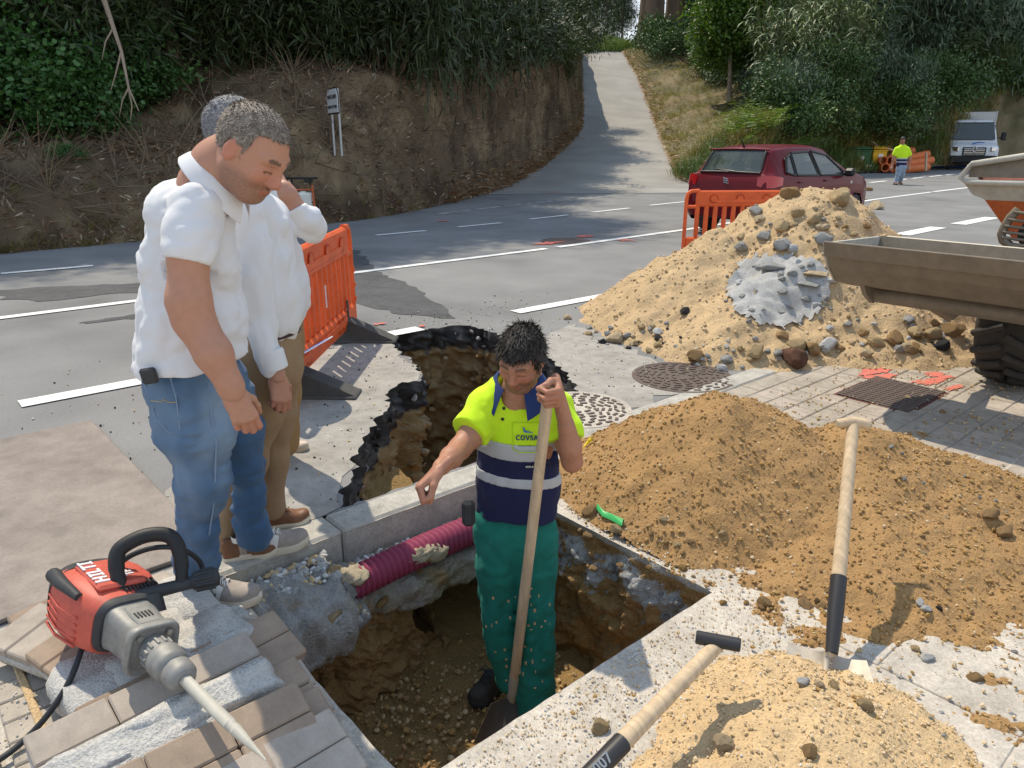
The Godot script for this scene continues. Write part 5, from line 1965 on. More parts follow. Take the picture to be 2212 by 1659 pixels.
func breaker() -> void:
	var tip := gp(575, 1642, 0.235)
	var rear := gp(190, 1262, 0.29)
	var ax := (tip - rear).normalized()
	var o := thing("demolition_breaker", "red and black electric breaker lying on the torn-up pavers", "breaker", rear)
	var side := ax.cross(Vector3.UP).normalized()      # to the right along the axis as seen from behind
	var uu := side.cross(ax)
	# the machine lies rolled a little, its back up towards the camera
	side = side.rotated(ax, -0.25); uu = uu.rotated(ax, -0.25)
	o.basis = Basis(side, uu, -ax)                      # local: x side, y up, -z along the axis
	var ln := rear.distance_to(tip)
	var S := func(s: float) -> Vector3: return Vector3(0, 0, -s * ln)
	var b := MB.new()
	# red housing: rounded box that swells and tapers
	var rows := []
	for q in [[0.03, 0.122, 0.085, 0.0], [0.08, 0.131, 0.095, 0.0], [0.14, 0.133, 0.099, 0.0], [0.20, 0.124, 0.096, -0.002], [0.25, 0.102, 0.088, -0.006], [0.265, 0.094, 0.083, -0.006]]:
		rows.append(b.ring(S.call(q[0]) + Vector3(0, q[3], 0), Vector3(q[1], 0, 0), Vector3(0, q[2], 0), 40, 3.6))
	b.loft(rows)
	for k in 5:   # ribs along the flank
		for sg in [-1.0, 1.0]:
			b.tube([S.call(0.05) + Vector3(sg * 0.127, 0.02 - k * 0.022, 0), S.call(0.13) + Vector3(sg * 0.1335, 0.02 - k * 0.022, 0), S.call(0.22) + Vector3(sg * 0.116, 0.02 - k * 0.022, 0)], [0.0045], 6)
	b.box(S.call(0.14) + Vector3(0, 0.095, 0), Vector3(0.14, 0.02, 0.17), Basis.IDENTITY, 0.008)
	part("motor_housing", b, M.red_tool, o)
	b = MB.new()
	rows = []
	for q in [[-0.045, 0.012, 0.012], [-0.042, 0.05, 0.045], [-0.025, 0.09, 0.07], [0.0, 0.112, 0.08], [0.045, 0.129, 0.092]]:
		rows.append(b.ring(S.call(q[0]), Vector3(q[1], 0, 0), Vector3(0, q[2], 0), 40, 3.0))
	b.loft(rows)
	# black strap running forward over the far edge
	b.tube([S.call(0.02) + Vector3(0.11, 0.064, 0), S.call(0.1) + Vector3(0.12, 0.076, 0), S.call(0.2) + Vector3(0.11, 0.074, 0)], [0.022, 0.019, 0.012], 10)
	part("end_cap", b, M.tool_black, o)
	b = MB.new()
	for k in 9:
		b.box(S.call(0.235) + Vector3(-0.09 + k * 0.011, 0.088, 0.012), Vector3(0.005, 0.008, 0.045))
	part("vent_slots", b, M.tool_black, o)
	b = MB.new()
	rows = []
	for q in [[0.255, 0.091, 0.081], [0.27, 0.092, 0.083], [0.285, 0.08, 0.076]]:
		rows.append(b.ring(S.call(q[0]), Vector3(q[1], 0, 0), Vector3(0, q[2], 0), 36, 3.4))
	b.loft(rows)
	part("collar", b, M.tool_black, o)
	# grey gear case with a flared square front
	b = MB.new()
	rows = []
	for q in [[0.28, 0.073, 0.07], [0.30, 0.067, 0.065], [0.36, 0.061, 0.06], [0.395, 0.061, 0.062], [0.415, 0.072, 0.072], [0.435, 0.072, 0.072], [0.44, 0.065, 0.065], [0.43, 0.054, 0.054]]:
		rows.append(b.ring(S.call(q[0]), Vector3(q[1], 0, 0), Vector3(0, q[2], 0), 40, 4.5))
	b.loft(rows)
	b.box(S.call(0.35) + Vector3(0, 0.061, 0), Vector3(0.062, 0.012, 0.11), Basis.IDENTITY, 0.004)
	part("gear_case", b, M.tool_metal, o)
	b = MB.new()
	for k in 5:
		b.box(S.call(0.36) + Vector3(-0.02 + k * 0.01, 0.0685, 0), Vector3(0.004, 0.003, 0.03))
		b.box(S.call(0.37) + Vector3(-0.062, 0.01 - k * 0.012, 0), Vector3(0.004, 0.005, 0.055))
	part("vent_slots", b, M.tool_black, o)
	for sg in [-1.0, 1.0]:
		b = MB.new()
		b.hardlathe([[0, 0.009], [0.008, 0.009]], S.call(0.432) + Vector3(sg * 0.041, 0.04, 0), Vector3(0, 0, -1), 6)
		part("bolt", b, M.steel, o)
	b = MB.new()
	b.lathe([[0.43 * ln, 0.0405], [0.45 * ln, 0.0422], [0.49 * ln, 0.0431], [0.495 * ln, 0.0484], [0.515 * ln, 0.0493], [0.52 * ln, 0.0458], [0.535 * ln, 0.0475], [0.55 * ln, 0.0458], [0.553 * ln, 0.0352], [0.565 * ln, 0.0334], [0.568 * ln, 0.0422], [0.60 * ln, 0.0405], [0.615 * ln, 0.0317], [0.618 * ln, 0.02]], Vector3.ZERO, Vector3(0, 0, -1), 28)
	for k in 14:
		var a := TAU * k / 14.0
		b.box(Vector3(cos(a) * 0.043, sin(a) * 0.043, -0.468 * ln), Vector3(0.008, 0.008, 0.03), Basis(Vector3.BACK, a), 0.002)
	part("chuck", b, M.tool_metal, o)
	b = MB.new()
	b.hardlathe([[0.60 * ln, 0.0165], [0.84 * ln, 0.0165], [0.855 * ln, 0.0135], [0.87 * ln, 0.0155], [1.0 * ln, 0.002]], Vector3.ZERO, Vector3(0, 0, -1), 6)
	part("chisel", b, M.dusty_steel, o)
	# D-handle across the machine, with its clamp bar and knob
	var h0 := gp(262, 1296, 0.33)
	var h1 := gp(400, 1262, 0.33)
	var hx := (h1 - h0).normalized()
	var hu := (up * 0.86 - hx * up.dot(hx) * 0.86 + fh * 0.3)
	hu = (hu - hx * hu.dot(hx)).normalized()
	var inv := o.transform.affine_inverse()
	var W := func(p: Vector3) -> Vector3: return inv * p
	var wd := h0.distance_to(h1)
	b = MB.new()
	var loop := []
	var lr := []
	for q in [[0.05, -0.01, 0.016], [0.02, 0.045, 0.02], [0.0, 0.09, 0.0225], [0.05, 0.135, 0.0225], [0.2, 0.155, 0.0225], [0.5, 0.168, 0.0225], [0.8, 0.16, 0.0225], [0.95, 0.135, 0.022], [1.0, 0.09, 0.021], [0.98, 0.04, 0.018], [0.94, 0.0, 0.015]]:
		loop.append(W.call(h0 + hx * wd * q[0] + hu * q[1])); lr.append(q[2])
	var sp := smooth_path(loop, 40)
	var l2 := []
	var r2 := []
	for k in sp.size():
		l2.append(sp[k]); r2.append(lr[int(k / 40.0 * 10.0)])
	b.tube(l2, r2, 14)
	part("handle_loop", b, M.tool_grip, o)
	b = MB.new()
	b.tube([W.call(h0 - hx * 0.02), W.call(h0 + hx * wd * 0.5), W.call(h1 + hx * 0.02)], [0.022, 0.02, 0.018], 12)
	b.tube([W.call(h0 + hx * wd * 0.45 - hu * 0.005), o.transform.affine_inverse() * (h0 + hx * wd * 0.45 - hu * 0.06)], [0.03, 0.035], 12)
	part("clamp_bar", b, M.tool_black, o)
	b = MB.new()
	var kn: Vector3 = W.call(h1 + hx * 0.015)
	var kd: Vector3 = (W.call(h1 + hx) - W.call(h1)).normalized()
	b.lathe([[0, 0.018], [0.01, 0.026], [0.07, 0.03], [0.08, 0.026], [0.083, 0.01]], kn, kd, 20)
	for k in 10:
		var a := TAU * k / 10.0
		var e1 := kd.cross(Vector3.UP).normalized()
		var e2 := kd.cross(e1)
		b.tube([kn + kd * 0.012 + (e1 * cos(a) + e2 * sin(a)) * 0.027, kn + kd * 0.068 + (e1 * cos(a) + e2 * sin(a)) * 0.03], [0.005], 6)
	part("knob", b, M.tool_black, o)
	# white lettering on the housing's back, read along its length
	var tb := Basis(Vector3(0.0, 0, -1), Vector3(-1, 0, 0), Vector3(0, 1, 0))
	text("lettering", "HILTI", 0.055, S.call(0.13) + Vector3(0.045, 0.1065, 0), Basis(Vector3(0, 0, 1), Vector3(1, 0, 0), Vector3(0, 1, 0)), M.white_print, o, 0.003)
	text("lettering", "TE", 0.034, S.call(0.17) + Vector3(-0.035, 0.1065, 0), Basis(Vector3(0, 0, 1), Vector3(1, 0, 0), Vector3(0, 1, 0)), M.white_print, o, 0.003)
	# power cable
	b = MB.new()
	var cp := []
	for q in [[440, 1245, 0.30], [432, 1215, 0.34], [405, 1192, 0.40], [370, 1182, 0.43], [320, 1186, 0.42], [270, 1208, 0.40], [228, 1252, 0.34], [205, 1300, 0.28], [190, 1350, 0.24], [172, 1415, 0.20], [148, 1475, 0.15], [110, 1535, 0.09], [60, 1592, 0.04], [0, 1640, 0.025], [-90, 1690, 0.025], [-200, 1720, 0.025]]:
		cp.append(gp(q[0], q[1], q[2]))
	var cs := smooth_path(cp, 90)
	b.tube(Array(cs), [0.0085], 8)
	tag(part("power_cable", b, M.cable, self), "thick black cable curving from the breaker over the pavers", "cable")

# =============================== vehicles ===============================
func lut(t: Array, x: float) -> float:
	for k in t.size() - 1:
		if x <= t[k + 1][0]:
			var f: float = clampf((x - t[k][0]) / (t[k + 1][0] - t[k][0]), 0, 1)
			return lerpf(t[k][1], t[k + 1][1], f * f * (3.0 - 2.0 * f) * 0.35 + f * 0.65)
	return t[-1][1]
const TOPY := [[0.0, 0.60], [0.03, 0.80], [0.07, 0.97], [0.13, 1.08], [0.42, 1.455], [0.55, 1.505], [1.0, 1.545], [1.8, 1.55], [2.25, 1.50], [2.75, 1.28], [3.25, 1.06], [3.7, 0.98], [4.05, 0.88], [4.2, 0.72], [4.28, 0.5]]
const BODYW := [[0.0, 0.66], [0.05, 0.755], [0.15, 0.82], [0.4, 0.865], [1.0, 0.885], [3.0, 0.885], [3.7, 0.85], [4.05, 0.76], [4.28, 0.55]]
const ROOFW := [[0.0, 0.62], [0.13, 0.66], [0.42, 0.56], [0.8, 0.60], [1.6, 0.62], [2.3, 0.60], [2.75, 0.66], [3.25, 0.74], [4.28, 0.5]]
func car_ring(x: float) -> PackedVector3Array:
	var yt := lut(TOPY, x)
	var w := lut(BODYW, x)
	var wr := lut(ROOFW, x)
	var belt := minf(1.0 + 0.03 * (1.0 - x / 4.28), yt - 0.05)
	var lo := 0.24 + 0.1 * smoothstep(0.25, 0.0, x) + 0.06 * smoothstep(4.0, 4.28, x)
	var p := []
	var half := [Vector2(w * 0.90, lo), Vector2(w * 0.985, lo + 0.10), Vector2(w, lo + (belt - lo) * 0.45), Vector2(w * 0.992, lo + (belt - lo) * 0.8), Vector2(w * 0.955, belt)]
	if yt - belt > 0.12:
		half.append_array([Vector2(lerpf(w * 0.955, wr + 0.035, 0.55), lerpf(belt, yt - 0.10, 0.55)), Vector2(wr + 0.035, yt - 0.10), Vector2(wr - 0.03, yt - 0.035), Vector2(wr * 0.6, yt - 0.008), Vector2(0, yt)])
	else:
		half.append_array([Vector2(w * 0.91, belt + 0.018), Vector2(w * 0.84, belt + 0.03), Vector2(w * 0.7, yt - 0.014), Vector2(w * 0.4, yt - 0.004), Vector2(0, yt)])
	for h in half:
		p.append(Vector3(x, h.y, -h.x))
	for k in range(half.size() - 2, -1, -1):
		p.append(Vector3(x, half[k].y, half[k].x))
	return smooth_path(p, 72)
func side_z(y: float) -> float:
	return lerpf(0.845, 0.655, clampf((y - 1.01) / 0.43, 0, 1))
func wheel(o: Node, at: Vector3, r: float, w: float, rimr: float, side: float) -> void:
	var n := Node3D.new(); n.name = "wheel"; n.position = at; o.add_child(n, true)
	var b := MB.new()
	b.lathe([[-w * 0.5, r * 0.62], [-w * 0.5, r * 0.9], [-w * 0.4, r * 0.99], [w * 0.4, r * 0.99], [w * 0.5, r * 0.9], [w * 0.5, r * 0.62]], Vector3.ZERO, Vector3(0, 0, 1), 30)
	part("tyre", b, M.rubber, n)
	b = MB.new()
	b.hardlathe([[-w * 0.3, rimr], [w * 0.42 * side, rimr], [w * 0.30 * side, rimr * 0.8], [w * 0.34 * side, 0.02]], Vector3.ZERO, Vector3(0, 0, 1), 24)
	part("rim", b, M.galvanised, n)

func make_vehicles() -> void:
	car()
	van()
	dumper()

func car() -> void:
	var o := thing("parked_car", "dark red five-door hatchback parked beside the sand heap", "car", Vector3(11.47, 0, -7.60))
	o.rotation.y = 0.03
	var wins := [[Vector2(0.60, 1.09), Vector2(0.88, 1.04), Vector2(0.88, 1.38), Vector2(0.72, 1.32)], [Vector2(0.93, 1.04), Vector2(1.72, 1.02), Vector2(1.58, 1.425), Vector2(0.93, 1.405)], [Vector2(1.79, 1.02), Vector2(2.78, 1.0), Vector2(2.62, 1.12), Vector2(2.2, 1.36), Vector2(1.66, 1.43)]]
	var b := MB.new()
	var xs := []
	for k in 26:
		xs.append(0.6 * pow(k / 25.0, 1.4))
	for k in 64:
		xs.append(0.6 + 3.68 * (k + 1) / 64.0)
	var rows := []
	for x in xs:
		rows.append(car_ring(x))
	var nv: int = rows[0].size()
	var k0 := 0
	for r in rows:
		for q in r:
			b.p(q)
	for j in rows.size() - 1:
		for k in nv - 1:
			var a := j * nv + k
			var c := (b.v[a] + b.v[a + nv + 1]) * 0.5
			var skip := false
			if c.y > 0.99:
				for wp in wins:
					if absf(c.z) > 0.6 and Geometry2D.is_point_in_polygon(Vector2(c.x, c.y), PackedVector2Array(wp)):
						skip = true
				if c.x > 0.155 and c.x < 0.40 and absf(c.z) < 0.56 - 0.1 * (c.x - 0.15):
					skip = true
				if c.x > 2.3 and c.x < 3.12 and absf(c.z) < 0.60 and c.y > 1.08:
					skip = true
			# wheel arches
			for wx in [0.78, 3.36]:
				if Vector2(c.x - wx, c.y - 0.31).length() < 0.36 and absf(c.z) > 0.5:
					skip = true
			if not skip:
				b.tri(a, a + 1, a + nv + 1); b.tri(a, a + nv + 1, a + nv)
	b.cap(rows[0]); b.cap(rows[-1])
	var mid := Vector3(2.1, 0.8, 0)
	var s := 0.0
	for k in range(0, b.ix.size(), 3):
		s += (b.v[b.ix[k + 2]] - b.v[b.ix[k]]).cross(b.v[b.ix[k + 1]] - b.v[b.ix[k]]).dot(b.v[b.ix[k]] - mid)
	if s < 0:
		b.flip(0)
	part("body", b, M.car_paint, o)
	# panes
	for wp in wins:
		for sg in [-1.0, 1.0]:
			b = MB.new()
			var pl := PackedVector2Array(wp)
			var t := Geometry2D.triangulate_polygon(pl)
			for q in pl:
				b.p(Vector3(q.x, q.y, sg * (side_z(q.y) + 0.008)))
			for k in range(0, t.size(), 3):
				b.tri(t[k], t[k + 1], t[k + 2])
			b.upward(0, Vector3(0, 0, sg))
			part("side_window", b, M.car_glass, o)
			b = MB.new()
			var lp := []
			for k in pl.size() + 1:
				var q := pl[k % pl.size()]
				lp.append(Vector3(q.x, q.y, sg * (side_z(q.y) + 0.006)))
			for k in pl.size():
				b.tube([lp[k], lp[k + 1]], [0.022], 6)
			part("window_seal", b, M.trim_black, o)
	b = MB.new()
	var gr := []
	for j in 9:
		var r := PackedVector3Array()
		var x := lerpf(0.135, 0.41, j / 8.0)
		for k in 13:
			var z := lerpf(-1, 1, k / 12.0) * (0.58 - 0.28 * (x - 0.135))
			r.append(Vector3(x - 0.012 + 0.05 * z * z, lut(TOPY, x) + 0.012 - 0.03 * z * z, z))
		gr.append(r)
	b.upward(b.grid(gr), Vector3(-1, 0.5, 0))
	part("rear_window", b, M.car_glass, o)
	b = MB.new()
	var edge := []
	for k in 13:
		edge.append(gr[0][k])
	for j in range(1, 9):
		edge.append(gr[j][12])
	for k in range(11, -1, -1):
		edge.append(gr[8][k])
	for j in range(7, -1, -1):
		edge.append(gr[j][0])
	b.tube(edge, [0.02], 6)
	part("window_seal", b, M.trim_black, o)
	b = MB.new()
	gr = []
	for j in 7:
		var r := PackedVector3Array()
		var x := lerpf(2.32, 3.14, j / 6.0)
		for k in 9:
			var z := lerpf(-1, 1, k / 8.0) * 0.62
			r.append(Vector3(x, lut(TOPY, x) + 0.004 - 0.06 * z * z, z))
		gr.append(r)
	b.upward(b.grid(gr))
	part("windscreen", b, M.car_glass, o)
	b = MB.new()
	b.box(Vector3(1.7, 0.55, 0), Vector3(3.0, 0.3, 1.6))
	for q in [[1.05, 1.3], [1.95, 0.5], [1.95, -0.5]]:
		b.box(Vector3(q[0], 0.85, q[1] if absf(q[1]) < 1 else 0.0), Vector3(0.16, 0.5, 0.5 if absf(q[1]) < 1 else 1.3), Basis(Vector3.BACK, 0.15), 0.04)
		b.box(Vector3(q[0] - 0.06, 1.17, q[1] if absf(q[1]) < 1 else -0.35), Vector3(0.1, 0.17, 0.26), Basis.IDENTITY, 0.04)
	b.box(Vector3(2.75, 0.95, 0), Vector3(0.3, 0.12, 1.45), Basis.IDENTITY, 0.04)
	part("interior", b, M.trim_black, o)
	for sg in [-1.0, 1.0]:   # tail lamps wrap round the corners
		b = MB.new()
		var tl := []
		for j in 5:
			var r := PackedVector3Array()
			for q in [[0.060, 0.58, 0.06], [0.075, 0.67, 0.0], [0.105, 0.755, -0.01], [0.18, 0.825, -0.01], [0.30, 0.855, 0.03], [0.40, 0.868, 0.07]]:
				var y := lerpf(0.86 + q[2] * 0.5, 1.055 - absf(q[2]) * 0.6, j / 4.0)
				r.append(Vector3(q[0] + (y - 0.9) * 0.12 - 0.016, y, sg * (q[1] + 0.016 - (y - 0.9) * 0.05)))
			tl.append(r)
		b.upward(b.grid(tl), Vector3(-1, 0, sg))
		part("tail_lamp", b, M.tail_lens, o)
	b = MB.new()
	b.box(Vector3(0.035, 0.70, 0), Vector3(0.02, 0.13, 0.56), Basis.IDENTITY, 0.004)
	part("number_plate", b, M.white_print, o)
	text("lettering", "57 FU", 0.13, Vector3(0.021, 0.70, 0.0), Basis(Vector3(0, 0, 1), Vector3.UP, Vector3(-1, 0, 0)), M.black_print, o)
	b = MB.new()
	b.box(Vector3(0.022, 0.70, -0.26), Vector3(0.006, 0.12, 0.045))
	part("plate_band", b, M.blue_print, o)
	# chrome badge: a slanted letter cut by a bar
	b = MB.new()
	for k in 3:
		b.box(Vector3(0.045 - k * 0.0, 0.985 - k * 0.036, -0.0 + (k - 1) * 0.008), Vector3(0.02, 0.022, 0.11), Basis(Vector3.RIGHT, 0.22), 0.004)
	b.box(Vector3(0.045, 0.97, -0.045), Vector3(0.02, 0.05, 0.022), Basis.IDENTITY, 0.004)
	b.box(Vector3(0.045, 0.93, 0.045), Vector3(0.02, 0.05, 0.022), Basis.IDENTITY, 0.004)
	part("badge", b, M.chrome, o)
	b = MB.new()
	b.tube([Vector3(0.14, 1.105, 0.1), Vector3(0.15, 1.12, -0.1), Vector3(0.165, 1.14, -0.32)], [0.022, 0.016, 0.008], 6)
	b.tube([Vector3(0.13, 1.10, 0.12), Vector3(0.13, 1.10, 0.0)], [0.028], 6)
	part("wiper", b, M.trim_black, o)
	b = MB.new()
	b.tube([Vector3(0.55, 1.50, 0), Vector3(0.50, 1.56, 0), Vector3(0.36, 1.69, 0)], [0.022, 0.012, 0.004], 6)
	part("antenna", b, M.trim_black, o)
	b = MB.new()
	var sp := []
	for k in 13:
		var z := lerpf(-0.57, 0.57, k / 12.0)
		sp.append(Vector3(0.40 + 0.06 * z * z, 1.475 - 0.04 * z * z, z))
	b.tube(sp, [0.03], 8, true, Vector3.ZERO, 0.6)
	part("spoiler", b, M.car_paint, o)
	for sg in [-1.0, 1.0]:
		b = MB.new()
		b.box(Vector3(2.72, 1.05, sg * 0.96), Vector3(0.12, 0.15, 0.2), Basis.IDENTITY, 0.045)
		b.tube([Vector3(2.7, 1.02, sg * 0.84), Vector3(2.72, 1.04, sg * 0.93)], [0.03], 6)
		part("mirror", b, M.trim_black, o)
		for x in [1.02, 1.98]:
			b = MB.new()
			b.box(Vector3(x, 0.925, sg * 0.885), Vector3(0.17, 0.03, 0.03), Basis.IDENTITY, 0.012)
			part("door_handle", b, M.car_paint, o)
		for x in [0.92, 1.76, 2.86]:
			b = MB.new()
			b.tube([Vector3(x, 0.32, sg * 0.88), Vector3(x, 0.7, sg * 0.8835), Vector3(x - 0.02, 1.0, sg * 0.848)], [0.006], 4)
			part("door_gap", b, M.trim_black, o)
		b = MB.new()
		b.hardlathe([[0, 0.03], [0.012, 0.02]], Vector3(3.02, 0.86, sg * 0.88), Vector3(0, 0, sg), 10)
		part("side_indicator", b, M.milky, o)
		wheel(o, Vector3(0.78, 0.315, sg * 0.76), 0.315, 0.2, 0.2, sg)
		wheel(o, Vector3(3.36, 0.315, sg * 0.76), 0.315, 0.2, 0.2, sg)
	b = MB.new()
	b.box(Vector3(0.06, 0.40, 0), Vector3(0.06, 0.2, 1.2), Basis.IDENTITY, 0.02)
	part("lower_bumper", b, M.trim_black, o)

func van() -> void:
	var o := thing("pickup_truck", "white cab truck with a flat bed parked past the container", "truck", gp(2088, 366))
	var f := (-fh * 0.93 - rt * 0.36).normalized()
	var sx := Vector3.UP.cross(f).normalized()
	o.basis = Basis(sx, Vector3.UP, f) * Basis.from_scale(Vector3.ONE * 1.25)
	var b := MB.new()
	var rows := []
	# cab: rings from the nose back
	for q in [[1.02, 0.92, 0.35, 0.72], [1.0, 0.97, 0.32, 1.02], [0.9, 1.0, 0.30, 1.12], [0.55, 1.02, 0.30, 1.22], [0.35, 1.02, 0.30, 1.32], [-0.25, 0.94, 0.30, 2.18], [-0.4, 0.92, 0.30, 2.26], [-0.9, 0.92, 0.30, 2.28], [-1.1, 0.92, 0.30, 2.24]]:
		rows.append(b.ring(Vector3(0, (q[2] + q[3]) * 0.5, q[0]), Vector3(q[1], 0, 0), Vector3(0, (q[3] - q[2]) * 0.5, 0), 32, 6.0))
	b.loft(rows)
	part("cab", b, M.white_paint, o)
	b = MB.new()
	b.quad(Vector3(-0.86, 1.34, 0.36), Vector3(0.86, 1.34, 0.36), Vector3(0.78, 2.08, -0.155), Vector3(-0.78, 2.08, -0.155))
	b.upward(0, Vector3(0, 0, 1))
	for k in b.v.size():
		b.v[k] += Vector3(0, 0.03, 0.04)
	var gb := MB.new()
	gb.quad(b.v[0] + Vector3(-0.02, -0.02, -0.012), b.v[1] + Vector3(0.02, -0.02, -0.012), b.v[2] + Vector3(0.02, 0.02, -0.012), b.v[3] + Vector3(-0.02, 0.02, -0.012))
	gb.upward(0, Vector3(0, 0, 1))
	part("windscreen_surround", gb, M.trim_black, o)
	part("windscreen", b, M.car_glass, o)
	for sg in [-1.0, 1.0]:
		b = MB.new()
		b.prism([Vector2(0.25, 1.3), Vector2(-0.2, 2.02), Vector2(-0.9, 2.02), Vector2(-0.9, 1.3)], Vector3(sg * 0.985, 0, 0), Vector3(0, 0, 1), Vector3(-sg * 0.06, 1, 0), Vector3(sg * 0.015, 0, 0))
		part("side_window", b, M.trim_black, o)
		b = MB.new()
		b.box(Vector3(sg * 1.2, 1.5, 0.3), Vector3(0.22, 0.36, 0.12), Basis.IDENTITY, 0.04)
		b.tube([Vector3(sg * 0.98, 1.42, 0.28), Vector3(sg * 1.15, 1.45, 0.3)], [0.03], 6)
		part("mirror", b, M.trim_black, o)
		b = MB.new()
		b.box(Vector3(sg * 0.78, 0.93, 0.99), Vector3(0.3, 0.2, 0.1), Basis(Vector3.UP, sg * 0.35), 0.03)
		part("headlamp", b, M.chrome, o)
		var wn := Node3D.new(); wn.name = "wheel"; wn.position = Vector3(sg * 0.86, 0.34, 0.25); o.add_child(wn, true)
		b = MB.new()
		b.lathe([[-0.11, 0.2], [-0.1, 0.31], [-0.07, 0.34], [0.07, 0.34], [0.1, 0.31], [0.11, 0.2]], Vector3.ZERO, Vector3.RIGHT, 22)
		part("tyre", b, M.rubber, wn)
		wn = Node3D.new(); wn.name = "wheel"; wn.position = Vector3(sg * 0.86, 0.34, -3.0); o.add_child(wn, true)
		part("tyre", b, M.rubber, wn)
	b = MB.new()
	b.box(Vector3(0, 0.48, 1.0), Vector3(1.94, 0.34, 0.14), Basis.IDENTITY, 0.05)
	part("bumper", b, M.trim_black, o)
	b = MB.new()
	b.box(Vector3(0, 0.84, 1.03), Vector3(0.95, 0.36, 0.06), Basis.IDENTITY, 0.02)
	part("grille", b, M.trim_black, o)
	b = MB.new()
	for k in 4:
		b.box(Vector3(0, 0.72 + k * 0.075, 1.065), Vector3(0.85, 0.022, 0.02), Basis.IDENTITY, 0.006)
	part("grille_bars", b, M.chrome, o)
	b = MB.new()
	for k in 4:
		var a := [Vector3(0, 0.15, 0), Vector3(0.1, 0, 0), Vector3(0, -0.15, 0), Vector3(-0.1, 0, 0)]
		b.tube([Vector3(0, 0.92, 1.09) + a[k], Vector3(0, 0.92, 1.09) + a[(k + 1) % 4]], [0.025], 5)
	part("badge", b, M.chrome, o)
	b = MB.new()
	b.tube([Vector3(-0.1, 1.18, 0.9), Vector3(0.15, 1.24, 0.85), Vector3(0.4, 1.22, 0.86)], [0.03, 0.025, 0.01], 5)
	part("decal", b, M.blue_print, o)
	b = MB.new()
	b.box(Vector3(0, 0.85, -2.9), Vector3(2.1, 0.12, 3.4), Basis.IDENTITY, 0.02)
	b.box(Vector3(0, 1.75, -1.25), Vector3(2.1, 1.75, 0.06), Basis.IDENTITY, 0.01)
	for sg in [-1.0, 1.0]:
		b.box(Vector3(sg * 1.04, 1.1, -2.9), Vector3(0.05, 0.4, 3.4), Basis.IDENTITY, 0.01)
		b.box(Vector3(sg * 1.05, 1.9, -1.25), Vector3(0.06, 1.5, 0.08), Basis.IDENTITY, 0.01)
		b.box(Vector3(sg * 1.04, 1.7, -2.3), Vector3(0.07, 1.7, 0.07), Basis.IDENTITY, 0.01)
		b.box(Vector3(sg * 1.04, 1.7, -4.4), Vector3(0.07, 1.7, 0.07), Basis.IDENTITY, 0.01)
	part("flat_bed", b, M.galvanised, o)

